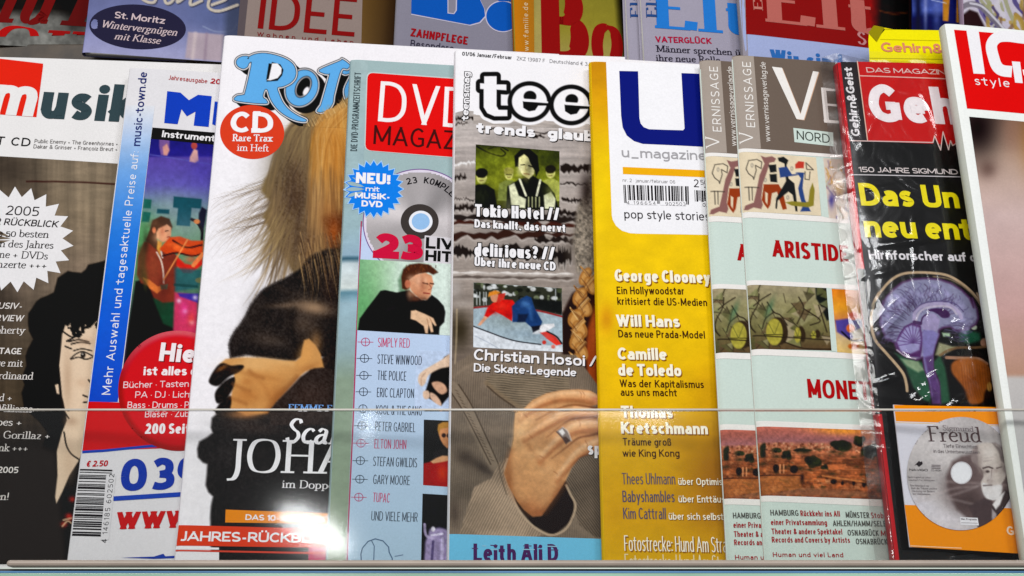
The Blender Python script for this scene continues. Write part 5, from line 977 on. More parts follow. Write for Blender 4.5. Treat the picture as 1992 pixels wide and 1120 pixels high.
# dark behind braid, face
p.poly(zb((800, 430), (990, 300), (1100, 300), (1100, 1100), (820, 1100), (740, 900), (735, 560)), (34, 16, 12), 6)
p.poly(zb((960, 480), (1010, 560), (1090, 500), (1090, 1090), (970, 1100), (900, 1000), (890, 800), (900, 660)), (150, 64, 26), 8).blob(1158, 640, 10, 50, (190, 92, 36), .7).blob(1172, 720, 12, 30, (74, 26, 14), .8)
br = [(905, 300), (900, 360), (870, 430), (860, 500), (845, 570), (830, 640), (850, 710), (840, 780), (835, 850)]; br = zb(*br)
for i, (x, y) in enumerate(br):
    s_ = 1 if i % 2 else -1; w = 15-abs(i-4)*1.2
    p.ell(x+s_*6, y+6, w, 19, (168, 112, 52), rot=-s_*28); p.ell(x+s_*6, y+6, w*.6, 15, (206, 156, 90), .8, rot=-s_*28)
    for k in range(16):
        o = r.uniform(-w, w)*.85; p.line([(x+s_*14+o*.3, y-12+o*.3), (x+o*.6, y+4), (x-s_*9+o*.3, y+20)], r.uniform(1, 2.6), r.choice([(232, 196, 136), (120, 70, 30), (196, 140, 70), (90, 50, 26), (214, 170, 104)]), .8, w1=.6)
    p.line([(x-s_*12, y-8), (x, y+8), (x+s_*4, y+20)], 2.2, (84, 46, 26), .5)
p.poly(zb((800, 950), (860, 945), (885, 1060), (860, 1100), (795, 1100)), (216, 182, 124), 3); p.poly(zb((790, 915), (880, 925), (880, 955), (795, 950)), (16, 12, 12), 2.5)
for k in range(8): p.line([(1115+k*2.6, 730), (1112+k*3.4, 770)], 1.6, r.choice([(236, 206, 150), (170, 120, 70)]), .7)
# jacket: corduroy
def cord(P, col, ang, per, amp, soft=3, a=1.0):
    d = p.sd(P, p.X, p.Y); msk = np.clip(.5-d/soft, 0, 1)*a; t = p.X*math.cos(math.radians(ang))+p.Y*math.sin(math.radians(ang)); wv = np.sin(t*2*math.pi/per+(p.fbm(40, 40, 5)-.5)*5)
    sh_ = 1+wv*amp+(p.fbm(70, 60, int(per*10))-.5)*.6; c = np.array(col)[None, None]*sh_[..., None]; p.C = p.C*(1-msk[..., None])+c*msk[..., None]
cord([(860, 720), (905, 695), (925, 680), (1120, 690), (1200, 800), (1230, 1080), (860, 1070)], (116, 102, 88), 4, 4.4, .10)
cord(zb((250, 965), (300, 945), (780, 960), (790, 1120), (660, 1120), (480, 1180), (380, 1110), (250, 1010)), (122, 108, 90), 95, 4.6, .24)
p.line(zb((250, 1000), (320, 1060), (420, 1130), (500, 1170)), 9, (132, 112, 88), .6, soft=4); p.line(zb((258, 1022), (330, 1085), (430, 1155)), 3, (60, 48, 38), .7)
cord(zc((780, 430), (920, 420), (935, 900), (880, 900), (790, 830), (740, 700), (700, 600)), (92, 80, 68), -35, 4.2, .26)
p.line(zb((40, 960), (120, 900), (240, 850), (300, 800)), 5, (150, 132, 112), .5, soft=5); p.line(zc((60, 30), (130, 130), (200, 280), (300, 490)), 22, (138, 122, 104), .8, soft=5); p.line(zc((95, 20), (165, 130), (235, 280), (325, 480)), 2.5, (66, 54, 44), .9); p.line(zc((50, 60), (120, 170), (190, 300), (280, 480)), 2.5, (66, 54, 44), .9)
for k in range(22):
    t = k/22; x = 860+(75+t*215)/2.947; y = 740+(50+t*420)/2.947; p.line([(x, y), (x+5, y+3)], 1.8, (80, 66, 54), .7)
p.blob(905, 890, 26, 16, (54, 44, 38), .7, 30).blob(940, 910, 30, 10, (46, 38, 34), .7, 35).blob(885, 1000, 12, 30, (60, 48, 42), .6).blob(900, 830, 20, 12, (140, 124, 106), .4)
# sleeve cuff
cuff = zc((330, 470), (380, 452), (370, 560), (400, 650), (440, 740), (500, 815), (560, 860), (620, 890), (700, 860), (755, 770), (762, 710), (740, 660), (720, 620), (700, 570), (780, 700), (800, 850), (740, 900), (400, 905), (100, 880), (150, 740), (180, 620), (240, 580), (290, 560))
p.poly(zc((370, 480), (700, 560), (760, 700), (750, 800), (640, 890), (520, 830), (420, 700)), (30, 22, 18), 4)
cord(zc((325, 470), (378, 448), (358, 520), (395, 640), (440, 745), (505, 825), (580, 885), (480, 910), (95, 885), (150, 720), (185, 610), (250, 575), (285, 560)), (150, 130, 110), 28, 5.0, .20)
p.line(zc((376, 450), (360, 515), (395, 640), (442, 745), (505, 820), (580, 872), (640, 885), (710, 850), (755, 765), (762, 705), (735, 650), (712, 600)), 4.5, (190, 166, 140), .9); p.line(zc((325, 480), (340, 560), (370, 650)), 3, (90, 76, 62), .6); cord(zc((380, 330), (410, 320), (400, 390), (378, 360)), (150, 130, 110), 10, 4, .1)
# hand
sk = (216, 164, 116)
hand = zc((420, 185), (470, 160), (520, 110), (600, 72), (680, 56), (780, 50), (850, 58), (905, 90), (912, 130), (840, 150), (912, 160), (912, 200), (915, 290), (840, 320), (915, 300), (918, 395), (840, 420), (790, 440), (742, 500), (710, 570), (660, 650), (610, 720), (570, 775), (520, 780), (470, 740), (430, 690), (380, 600), (355, 530), (378, 460), (395, 400), (412, 330), (415, 250))
p.poly(hand, (204, 148, 98), 3); save_ = p.C.copy(); hm = p.sd(hand, p.X, p.Y)
p.blob(1000, 800, 24, 34, (224, 174, 122), .8).blob(1015, 850, 30, 40, (226, 176, 122), .8).blob(1040, 905, 34, 34, (216, 160, 106), .7).blob(1075, 930, 26, 30, (226, 170, 116), .5).blob(990, 945, 10, 50, (150, 90, 50), .75).blob(985, 870, 7, 40, (168, 106, 62), .7).blob(1050, 1000, 34, 16, (146, 86, 50), .9).blob(1026, 985, 26, 18, (164, 100, 60), .6).blob(1020, 955, 26, 18, (214, 154, 100), .6).blob(1085, 965, 12, 26, (168, 104, 62), .7, 20)
def finger(P, w, tip=None):
    P = np.array(zc(*P)); p.line(P+[0, 4], w*.2, (140, 82, 46), .7, w1=w+4, soft=8); p.line(P, w*.3, (208, 146, 96), 1, w1=w-2, soft=8); p.line(P-[0, 3], w*.3, (228, 176, 126), .9, w1=w*.62, soft=9); p.line(P-[0, 6], w*.1, (244, 206, 164), .75, w1=w*.26, soft=7); p.line(P+[0, w*.34], w*.2, (170, 104, 64), .55, soft=6)
finger([(660, 560), (740, 455), (810, 395), (915, 350)], 27); finger([(560, 450), (660, 345), (760, 268), (925, 248)], 28); finger([(470, 330), (600, 250), (730, 185), (925, 178)], 23); finger([(450, 215), (520, 150), (620, 100), (720, 84), (840, 92), (900, 118)], 25)
out_ = np.clip(hm/2+.5, 0, 1)[..., None]; p.C = p.C*(1-out_)+save_*out_
p.blob(1020, 822, 20, 12, (232, 184, 132), .7, -35).blob(1012, 842, 12, 10, (240, 198, 148), .7).blob(1042, 882, 14, 11, (238, 192, 140), .75).blob(1062, 912, 12, 10, (232, 182, 130), .6).blob(1030, 868, 8, 26, (178, 116, 70), .45, -35).blob(1052, 898, 7, 22, (172, 110, 66), .45, -35).blob(1158, 776, 9, 6, (214, 130, 100), .7)
for q_, w_ in ((((540, 225), (640, 172), (740, 140), (840, 150), (912, 168)), 4.5), (((600, 325), (700, 245), (770, 216), (915, 206)), 4.5), (((630, 445), (710, 385), (780, 330), (850, 315), (915, 298)), 5), (((700, 560), (735, 500), (790, 442), (845, 420)), 3.5)):
    p.line(zc(*q_), w_*.4, (104, 54, 28), .75, w1=w_, soft=3.5)
for q_ in (((790, 62), (800, 80), (797, 96)), ((806, 62), (816, 82), (812, 96)), ((700, 268), (716, 290)), ((780, 222), (792, 246), (790, 262)), ((830, 170), (836, 186)), ((820, 345), (832, 365), (832, 385)), ((470, 190), (490, 210)), ((500, 310), (520, 330)), ((560, 430), (585, 445)), ((640, 520), (662, 535))): p.line(zc(*q_), 1.8, (150, 88, 54), .55, soft=2)
p.line(zc((395, 400), (375, 480), (375, 570), (420, 670), (500, 760)), 9, (142, 84, 46), .55, soft=12); p.line(zc((700, 590), (650, 670), (590, 750)), 10, (128, 72, 40), .55, soft=12); p.line(zc((430, 220), (425, 290), (415, 360)), 7, (232, 180, 128), .5, soft=9)
sl_ = hm < 0; f_ = p.fbm(14, 10, 77, 4); p.C[sl_] *= (1+(f_[sl_]-.5)*.22)[:, None]
p.poly(zc((655, 292), (690, 265), (720, 290), (742, 345), (712, 365), (690, 330)), (128, 116, 112), 2); p.poly(zc((668, 290), (690, 275), (705, 300), (690, 315)), (236, 232, 232), 2.5); p.line(zc((655, 292), (690, 330), (712, 365)), 2, (90, 60, 50), .8); p.line(zc((692, 266), (722, 292), (742, 345)), 2, (214, 200, 190), .8); p.poly(zc((690, 325), (710, 320), (735, 345), (712, 362)), (74, 52, 46), 2)
p.noise(.05, 4, seed=9, oct=2); p.put(m, 'cover_picture', 1)
m.poly('cover_white', [(EL(204)+.2, 100), (1215, 112), (1215, 246), (1140, 244), (1075, 236), (1040, 228), (1000, 226), (960, 218), (942, 212), (925, 216), (905, 214), (EL(216), 217)], (245, 243, 247), 1.7)
# masthead
p = Pic([(922, 134), (1216, 150), (1218, 256), (921, 240)], 1.0, (245, 243, 247))
yy = (p.Y > 222+(p.X-921)*.09)
p.C[yy] = (176, 166, 160); p.C[yy] *= (1+(p.fbm(40, 5, 3)[yy]-.5)*.5)[:, None]
def slope(x, y): return (x, y+(x-941)*.075)
t_poly = [slope(*q) for q in ((942, 148), (966, 146), (966, 162), (985, 161), (985, 172), (966, 172), (966, 204), (970, 211), (987, 210), (987, 222), (962, 224), (948, 219), (941, 208), (941, 173), (934, 173), (934, 162), (942, 162))]
def e_shape(cx, col_hole):
    cy = 192+(cx-941)*.075; return cx, cy
es = [(1030, 197.5), (1111, 204.5), (1192, 211)]
for g, c in ((14.5, (245, 243, 247)), (8.6, (14, 12, 14))):
    p.poly(t_poly, c, 1.3, grow=g)
    for x, y in es: p.ell(x, y, 34+g, 31+g, c, rot=4)
p.poly(t_poly, (246, 244, 248), 1.3)
for x, y in es:
    p.ell(x, y, 34, 31, (246, 244, 248), rot=4); p.ell(x+1, y-10, 12.5, 11, (14, 12, 14), rot=4); p.poly([(x-13, y-6), (x+13, y-4), (x+13, y-1), (x-13, y-3)], (246, 244, 248), 1.2)
    p.poly([(x-13, y-1), (x+36, y+3), (x+36, y+8), (x+17, y+8), (x+11, y+17), (x-1, y+19), (x-12, y+12)], (14, 12, 14), 1.3); p.poly([(x-9, y-9), (x+11, y-8), (x+11, y-5), (x-9, y-6)], (14, 12, 14), 1.2)
    p.poly([(x-12, y-3.5), (x+36, y), (x+36, y+3), (x-12, y-.5)], (246, 244, 248), 1.0)
p.put(m, 'masthead', 2.6)
m.text('small_text', '01/06 Januar/Februar', (899, 107.5), (996, 115.5), 7.5, (60, 58, 62), 4, off=.02); m.text('small_text', 'ZKZ 13987 F', (1005, 117), (1060, 122), 7, (130, 128, 132), 4); m.text('small_text', 'Deutschland € 3,30', (1069, 122.5), (1156, 130), 7, (130, 128, 132), 4)
m.text('side_text', 'teensmag', (911, 233), (914, 140), 14, (245, 243, 247), 4.6, off=.03, halo=((14, 12, 14), .1))
kw = dict(shadow=((26, 20, 20), 1.6, 1.8))
m.text('headline', 'trends', (927, 257.5), (1041, 267), 21, wh, 5, off=.055, **kw); m.text('headline', 'glaube', (1065, 268.5), (1176, 278), 21, wh, 5, off=.055, **kw)
# band photo
p = Pic(za((160, 574), (627, 614), (627, 945), (155, 925)), 1.4, (90, 100, 20))
p.vgrad([(280, (44, 50, 14)), (310, (96, 106, 24)), (350, (116, 124, 30)), (405, (54, 56, 22))]).blob(1070, 310, 40, 24, (34, 40, 16), .8).blob(990, 330, 26, 40, (140, 146, 34), .5).noise(.3, 12, seed=3)
p.line(za((165, 585), (230, 620), (300, 640), (325, 625), (300, 600)), 3, (20, 20, 10)); p.line(za((230, 600), (290, 585), (340, 610)), 3, (24, 24, 12))
def man(cx, cy, s_, coat, hairc, face=(196, 196, 110)):
    p.poly([(cx-26*s_, cy+60*s_), (cx-22*s_, cy+22*s_), (cx-8*s_, cy+14*s_), (cx+8*s_, cy+14*s_), (cx+24*s_, cy+24*s_), (cx+30*s_, cy+62*s_)], coat, 2.5); p.ell(cx, cy, 10*s_, 13*s_, face); p.ell(cx, cy-7*s_, 11.5*s_, 9*s_, hairc); p.line([(cx-6*s_, cy+1), (cx+6*s_, cy+1)], 1.8, (50, 44, 20), .7); p.line([(cx-3*s_, cy+7*s_), (cx+3*s_, cy+7*s_)], 1.4, (90, 50, 30), .8)
man(937, 343, 1.05, (20, 22, 18), (12, 12, 12)); man(990, 338, .85, (120, 130, 60), (150, 146, 70)); man(1071, 335, .9, (170, 176, 80), (30, 28, 14))
p.poly(za((330, 930), (335, 810), (400, 770), (480, 750), (560, 800), (600, 850), (625, 945)), (20, 22, 18), 2.5); p.poly(za((345, 805), (375, 790), (400, 860), (440, 880), (435, 930), (360, 925)), (224, 226, 190), 2.5); p.poly(za((540, 860), (580, 840), (605, 880), (600, 935), (545, 935)), (220, 222, 186), 2.5); p.line(za((405, 770), (440, 860)), 4, (226, 226, 196)); p.line(za((520, 775), (500, 860)), 4, (226, 226, 196))
for x in (455, 475, 495, 515): p.line(za((x, 870), (x, 925)), 2.2, (200, 204, 150), .8)
p.poly(za((395, 700), (400, 640), (430, 620), (475, 640), (490, 700), (485, 740), (455, 768), (420, 745)), (232, 226, 160), 2.2); p.poly(za((380, 700), (375, 640), (410, 605), (460, 600), (505, 640), (515, 720), (495, 760), (488, 690), (455, 650), (430, 630), (400, 650), (398, 700)), (12, 12, 8), 2.2); p.poly(za((450, 640), (500, 660), (500, 740), (478, 705), (460, 670)), (14, 14, 10), 2); p.line(za((412, 690), (432, 688)), 2.4, (30, 26, 14)); p.line(za((455, 694), (476, 700)), 2.4, (30, 26, 14)); p.line(za((440, 690), (438, 715), (446, 720)), 1.6, (170, 150, 96), .8); p.line(za((430, 738), (458, 742)), 2, (150, 90, 70))
p.blob(1012, 330, 7, 14, (250, 246, 190), .6).blob(1024, 340, 6, 12, (140, 130, 70), .6).blob(1030, 322, 8, 18, (8, 8, 6), .5).blob(990, 400, 12, 18, (120, 120, 90), .5).blob(937, 380, 16, 16, (34, 38, 26), .6).blob(1071, 372, 12, 16, (120, 126, 60), .5).blob(960, 300, 26, 14, (130, 138, 40), .4); p.noise(.22, 5, seed=12, oct=3)
p.put(m, 'band_picture', 2.2)
p = Pic(zb((169, 356), (735, 396), (740, 804), (168, 772)), 1.4, (160, 180, 190))
p.vgrad([(548, (206, 214, 216)), (590, (150, 160, 150)), (600, (40, 40, 34)), (612, (168, 190, 204)), (680, (186, 206, 220))]).noise(.1, 12, seed=3)
p.poly(zb((169, 356), (735, 396), (735, 570), (600, 540), (440, 505), (169, 510)), (46, 48, 38), 3)
r2 = random.Random(3)
for i in range(60): x, y = zb((r2.uniform(170, 730), r2.uniform(362, 470)))[0]; p.ell(x, y, r2.uniform(2, 7), r2.uniform(2, 5), r2.choice([(230, 234, 236), (70, 80, 50), (20, 22, 18), (120, 130, 100), (226, 230, 232)]), .8)
for x in (190, 210, 235, 250): p.line(zb((x, 420), (x, 500)), 2, (200, 206, 206), .8)
p.line(zb((695, 400), (695, 550)), 2, (170, 176, 180), .8); p.poly(zb((540, 460), (735, 480), (735, 560), (560, 530)), (22, 24, 24), 4)
p.poly(zb((165, 520), (330, 510), (560, 535), (745, 580), (745, 800), (600, 755), (420, 735), (165, 640)), (164, 184, 196), 3); p.line(zb((165, 520), (330, 508), (560, 535), (740, 578)), 3.4, (150, 40, 40)); p.blob(990, 620, 50, 20, (136, 150, 150), .7)
p.poly(zb((165, 636), (240, 665), (420, 730), (560, 752), (745, 770), (745, 810), (165, 780)), (216, 222, 230), 3); p.line(zb((165, 636), (240, 665), (420, 728), (600, 756)), 2.4, (40, 40, 46)); p.line(zb((180, 700), (260, 740), (330, 780)), 1.4, (150, 160, 180), .7)
p.poly(zb((290, 490), (340, 465), (420, 470), (440, 500), (420, 560), (415, 605), (360, 570), (310, 545), (260, 582), (238, 572), (258, 520)), (214, 24, 18), 2.4); p.poly(zb((240, 572), (262, 582), (215, 632), (195, 632)), (222, 160, 126), 2.2); p.ell(*zb((305, 452))[0], 8, 10, (206, 140, 106)); p.poly(zb((262, 450), (270, 420), (310, 408), (345, 420), (325, 432), (285, 440)), (214, 130, 40), 2.2); p.poly(zb((330, 430), (375, 425), (365, 460), (330, 490), (318, 480)), (200, 50, 40), 2.2)
p.poly(zb((415, 510), (450, 475), (510, 442), (540, 455), (560, 520), (610, 610), (600, 640), (540, 645), (500, 610), (420, 612)), (26, 58, 112), 2.4); p.line(zb((490, 490), (530, 520), (545, 590)), 8, (62, 112, 176), .6, soft=5); p.poly(zb((455, 560), (520, 560), (500, 612), (450, 612)), (14, 24, 44), 4, .8)
p.poly(zb((545, 690), (560, 655), (620, 625), (685, 622), (690, 640), (640, 670), (580, 690)), (232, 232, 236), 2.2); p.poly(zb((540, 640), (600, 632), (590, 660), (550, 680)), (24, 24, 34), 2.2); p.poly(zb((595, 680), (640, 672), (690, 700), (735, 755), (700, 762), (640, 720)), (222, 50, 40), 2.2); p.line(zb((640, 672), (700, 705), (735, 750)), 3, (30, 26, 30)); p.ell(*zb((680, 770))[0], 4, 4, (226, 120, 110)); p.ell(*zb((622, 742))[0], 4, 4, (206, 50, 40))
p.blob(976, 595, 12, 8, (236, 60, 44), .5).blob(960, 606, 10, 5, (150, 14, 14), .6, 20).blob(990, 612, 8, 6, (140, 12, 12), .6).blob(1022, 590, 10, 8, (80, 130, 190), .5).blob(1040, 615, 8, 12, (20, 44, 90), .6).blob(1030, 650, 40, 8, (120, 140, 156), .5, 8); p.noise(.14, 5, seed=15, oct=3)
p.put(m, 'skater_picture', 2.2)
hk = dict(halo=((18, 14, 14), .07))
m.text('headline', 'Tokio Hotel //', (924, 420), (1088, 428), 24, wh, 5, off=.035, **hk); m.text('headline', 'Das knallt, das nervt', (923, 441.5), (1101, 451.5), 16, wh, 5, off=.035, **hk)
m.text('headline', 'delirious? //', (923, 496.5), (1079, 505), 25, wh, 5, off=.035, **hk); m.text('headline', 'Über ihre neue CD', (923, 516), (1081, 526), 17, wh, 5, off=.035, **hk)
m.text('headline', 'Christian Hosoi //', (921.6, 699), (1176, 714), 21.5, wh, 5, off=.022, shadow=((30, 22, 20), 1.5, 1.5)); m.text('headline', 'Die Skate-Legende', (921.6, 721.5), (1121, 732), 16, wh, 5, off=.02, shadow=((30, 22, 20), 1.5, 1.5))
m.text('headline', 'special', (1143, 884), (1228, 888), 25, wh, 5, off=.035, shadow=((30, 22, 20), 1.5, 1.5))
m.quad('bottom_band', [(EL(1038), 1038), (1225, 1050), (1225, 1104), (EL(1100), 1100)], (112, 194, 232), 3)
m.text('bottom_text', 'Leith Ali D', (921, 1091), (1086, 1092), 34, (74, 36, 92), 4.4, off=.03)
for i, (x0, x1, y) in enumerate(((918, 930, 1066), (938, 946, 1061), (954, 968, 1060), (954, 968, 1068), (1018, 1034, 1061), (1016, 1040, 1068), (1046, 1054, 1064), (1064, 1084, 1062), (1066, 1086, 1069))): m.quad('bottom_text', [(x0, y-.4), (x1, y), (x1, y+1.8), (x0, y+1.4)], (150, 200, 226) if i % 2 else (90, 52, 106), 5.2, n=(2, 2))  # short bars paint in the garbled reflection of the bottom text
m.done()

# ---- yellow lifestyle magazine
m = front('m', 'golden yellow magazine with white panel and huge dark blue letter u', (1177, 1092), (1150, 118), base=(236, 190, 10), ph=5.5, T=.0065)
UL = lambda y: 1150+(y-118)*.0277+.8
p = Pic([(UL(119), 119), (1425, 132), (1440, 1098), (UL(1092), 1092)], 3.0)
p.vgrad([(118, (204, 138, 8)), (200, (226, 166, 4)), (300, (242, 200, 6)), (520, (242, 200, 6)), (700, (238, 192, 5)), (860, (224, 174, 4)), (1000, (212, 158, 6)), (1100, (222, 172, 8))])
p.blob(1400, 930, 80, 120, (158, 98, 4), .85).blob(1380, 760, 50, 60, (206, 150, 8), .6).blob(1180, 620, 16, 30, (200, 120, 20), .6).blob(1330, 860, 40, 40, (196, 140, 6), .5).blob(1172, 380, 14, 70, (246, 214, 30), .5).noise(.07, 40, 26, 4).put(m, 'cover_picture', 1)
zd = P2(2.946, 1140, 100)
arc = [(1179+(1190-1179)*t, 119+300*t) for t in np.linspace(0, 1, 8)]+[tuple(q) for q in zd((152, 965), (172, 1000), (205, 1028), (250, 1042), (290, 1045))]+[(1383, 458), (1430, 460), (1425, 119+12)]
m.poly('white_panel', arc, (247, 246, 250), 1.8); m.quad('white_panel', [(UL(118), 118), (1420, 128), (1420, 134), (1179, 124)], (247, 246, 250), 1.9, n=(12, 2)) if False else None
uo = [(1204.5, 138), (1241, 139), (1242.5, 190), (1243.5, 230), (1246, 241), (1252, 248), (1262, 252), (1300, 253.6), (1328, 254.5), (1331, 251), (1328, 200), (1325, 143), (1362, 144.5), (1402, 147), (1408, 289), (1371, 287), (1300, 283), (1250, 280.5), (1233, 275), (1219, 264), (1211, 248), (1208, 225)]
m.poly('masthead', uo, (6, 30, 122), 3)
m.text('masthead', 'u_magazine', (1209.6, 306), (1373, 313), 19, (168, 166, 170), 4, off=.01)
m.quad('masthead', [(1211, 325), (1400, 334), (1400, 347.5), (1211.6, 339)], (244, 178, 10), 3)
m.text('small_text', 'nr. 2 · januar/februar 06', (1211, 354), (1313, 358), 6.5, (150, 148, 150), 4); m.text('price', '2', (1349, 365), (1359, 365.5), 15, (60, 56, 60), 4); m.text('price', '50', (1361.5, 360), (1376, 361), 9, (60, 56, 60), 4); m.text('price', '€', (1369, 368), (1375, 368), 5, (60, 56, 60), 4)
m.barcode('barcode', [(1212, 360), (1339.6, 363.5), (1340.5, 399), (1214, 395)], 30, seed=3); m.quad('barcode', [(1219, 390), (1278, 391.5), (1278, 400), (1219, 398.5)], (247, 246, 250), 4.6, n=(3, 2)); m.quad('barcode', [(1284, 391.5), (1334, 393), (1334, 402), (1284, 400)], (247, 246, 250), 4.6, n=(3, 2))
m.text('barcode', '4 196654', (1219, 398), (1275, 399.5), 6.6, (60, 58, 60), 5); m.text('barcode', '902503', (1294, 400.5), (1333, 401.5), 6.6, (60, 58, 60), 5); m.barcode('barcode', [(1350, 371), (1385, 373), (1386, 395), (1351, 393)], 9, seed=8); m.text('barcode', '02', (1366, 403), (1378, 403.5), 6.6, (60, 58, 60), 5)
m.text('masthead', 'pop style stories', (1214.5, 425), (1380, 430.5), 17, (50, 46, 50), 4)
cr = (252, 246, 226); dbr = (66, 36, 14); ks = dict(shadow=((150, 96, 6), 2.2, 2.4))
for t_, a, b, c, d in (('George Clooney', 1196, 547, 1381, 552), ('Will Hans', 1199.5, 635, 1322.5, 637), ('Camille', 1202, 699, 1297, 700.5), ('de Toledo', 1203, 730.5, 1325.5, 732), ('Thomas', 1208.6, 812, 1309, 813), ('Kretschmann', 1208.6, 843, 1377, 845)): m.text('headline', t_, (a, b), (c, d), 23, cr, 5, off=.035, **ks)
for t_, a, b, c, d in (('Ein Hollywoodstar', 1200, 572, 1331, 573.5), ('kritisiert die US-Medien', 1201, 592.6, 1375, 596), ('Das neue Prada-Model', 1203, 656, 1371, 659), ('Was der Kapitalismus', 1206, 752.4, 1369, 755), ('aus uns macht', 1207.7, 769.4, 1317, 771), ('Träume groß', 1212, 866, 1306, 867), ('wie King Kong', 1211.6, 888, 1322, 888.5)): m.text('headline', t_, (a, b), (c, d), 14.5, dbr, 5, off=.008)
for t_, a, b, c in (('Thees Uhlmann', 1210.7, 941.5, 1314), ('Babyshambles', 1211.6, 976, 1312.8), ('Kim Cattrall', 1213, 1009, 1296)): m.text('headline', t_, (a, b), (c, b+.6), 22, (92, 84, 104), 5, off=.015)
for t_, a, b, c in (('über Optimismus', 1319.5, 943, 1432), ('über Enttäuschung', 1320, 977, 1452), ('über sich selbst', 1301, 1010.5, 1407.5)): m.text('headline', t_, (a, b), (c, b+1), 13.5, cr, 5, off=.006, shadow=((140, 90, 6), 1.4, 1.4))
m.text('headline', 'Fotostrecke: Hund Am Strand', (1215, 1071), (1432, 1075), 30, cr, 5, off=.02, **ks); m.text('headline', 'Fotostrecke: Hund Am Strand', (1216, 1107), (1434, 1110), 30, (240, 226, 180), 5, off=.03)  # the repeated line paints in the text's reflection at the foot
m.done()

# ---- two art magazines
def art(label, BL, TL, T, full, seed, w):
    m = front('m', label, BL, TL, base=(206, 222, 214), ph=6.5, T=T, sp=.0026, w=w, spine=(196, 190, 182), A=.0002)
    if full: f_ = lambda x, y: (x, y)
    else:                           # the twin behind: same print, moved with its left edge
        def f_(x, y):
            e1 = 1426+(y-112)*.0658; e0 = 1363+(y+9-131)*.0556; return (e0+(x-e1)*.985, y+9-(y-112)*.004)
    def Q(*pts): return [f_(*q) for q in pts]
    ER = 1426
    LE = lambda y: 1426+(y-112)*.0658+.5
    XR = 1760
    def band(y0l, y0r, y1l, y1r, col, layer=1.5, part='cover_bands', x1=XR):
        m.quad(part, Q((LE(y0l), y0l), (x1, y0r+(x1-1660)*.04), (x1, y1r+(x1-1660)*.04), (LE(y1l), y1l)), col, layer, n=(26, 8))
    band(106, 128, 287, 306, (112, 98, 88)); m.quad('cover_bands', Q((LE(108)-.2, 107), (1466, 109), (1480, 289), (LE(287), 287)), (168, 156, 146), 2)
    wt_ = (240, 236, 232)
    band(287, 306, 294, 312, wt_, 2.4); band(411, 427, 422, 438, wt_, 2.4); band(544, 556, 553, 564, wt_, 2.4); band(678, 688, 690, 699, wt_, 2.4); band(818, 826, 829, 837, wt_, 2.4); band(963, 970, 975, 983, wt_, 2.4)
    m.text('spine_text', 'V', Q((1466, 280))[0], Q((1464, 256))[0], 25, wt_, 4, font='roman', thick=.08, thin=.04, serif=.05); m.text('spine_text', 'ERNISSAGE', Q((1469, 248))[0], Q((1460, 121))[0], 16.5, wt_, 4)
    m.text('spine_text', 'www.vernissageverlag.de', Q((1498.5, 276))[0], Q((1488.6, 121))[0], 11, (226, 220, 214), 4)
    ze = P2(3.11, 1360, 90); zf = P2(3.11, 1370, 440); zg = P2(3.295, 1390, 780)
    Vp = ze((440, 124), (500, 131), (612, 412), (688, 151), (722, 156), (632, 446), (588, 440))
    m.poly('masthead', Q(*[(x+1.6, y+1) for x, y in Vp]), (206, 168, 140), 3.2); m.poly('masthead', Q(*Vp), wt_, 4)
    for q in ([(736, 250), (766, 252), (786, 462), (756, 460)], [(736, 250), (838, 262), (838, 274), (740, 268)], [(745, 345), (840, 352), (840, 366), (748, 358)], [(752, 444), (850, 452), (852, 468), (756, 462)]): m.poly('masthead', Q(*ze(*q)), wt_, 4)
    m.quad('masthead', Q(*ze((569, 494), (810, 522), (812, 606), (576, 580))), (206, 222, 214), 3, n=(8, 3)); m.text('masthead', 'NORD', Q((1549.7, 271))[0], Q((1614, 279))[0], 17, (60, 66, 60), 4)
    # first picture: flat invented shapes on cream
    p = Pic([(LE(295), 294), (1588, 306.5), (1597, 420), (LE(411), 411)], 1.6, (228, 212, 182)); p.noise(.05, 20, seed=5)
    tree, rust, blk_, blu, olv, redc, gry = (140, 96, 92), (152, 58, 26), (30, 32, 34), (46, 70, 128), (140, 128, 44), (196, 60, 46), (60, 60, 58)
    p.poly(ze((372, 662), (400, 672), (440, 665), (465, 680), (455, 700), (425, 705), (410, 760), (385, 830), (375, 920), (385, 960), (375, 985), (330, 975), (295, 990), (275, 985), (282, 960), (330, 945), (345, 880), (365, 780), (395, 710)), tree, 1.6)
    p.poly(ze((390, 835), (480, 835), (505, 880), (530, 985), (505, 990), (485, 930), (470, 880), (440, 890), (430, 960), (415, 985), (395, 960), (378, 930), (385, 880)), rust, 1.6); p.poly(ze((398, 880), (415, 890), (412, 960), (400, 940)), (228, 212, 182), 1.6)
    p.poly(ze((418, 718), (465, 715), (468, 760), (430, 765)), blk_, 1.6); p.poly(ze((425, 775), (468, 772), (472, 825), (430, 820)), blk_, 1.6); p.poly(ze((475, 675), (510, 668), (540, 690), (528, 720), (540, 800), (575, 830), (585, 900), (595, 1000), (582, 998), (565, 900), (540, 880), (515, 900), (475, 935), (470, 985), (460, 980), (465, 920), (505, 850), (525, 815), (515, 710), (480, 695)), blk_, 1.6)
    p.poly(ze((480, 735), (530, 728), (560, 775), (630, 770), (635, 765), (580, 765), (600, 780), (490, 795)), blu, 1.6); p.poly(ze((590, 765), (635, 765), (630, 800), (625, 860), (640, 930), (675, 1000), (610, 1000), (625, 970), (605, 900), (598, 860), (615, 800)), blu, 1.6)
    p.poly(ze((685, 825), (698, 870), (692, 965), (660, 975), (560, 965), (520, 945), (560, 938), (640, 945), (660, 940), (668, 870)), olv, 1.6); p.poly(ze((580, 715), (600, 695), (635, 700), (632, 738), (582, 740)), redc, 1.6)
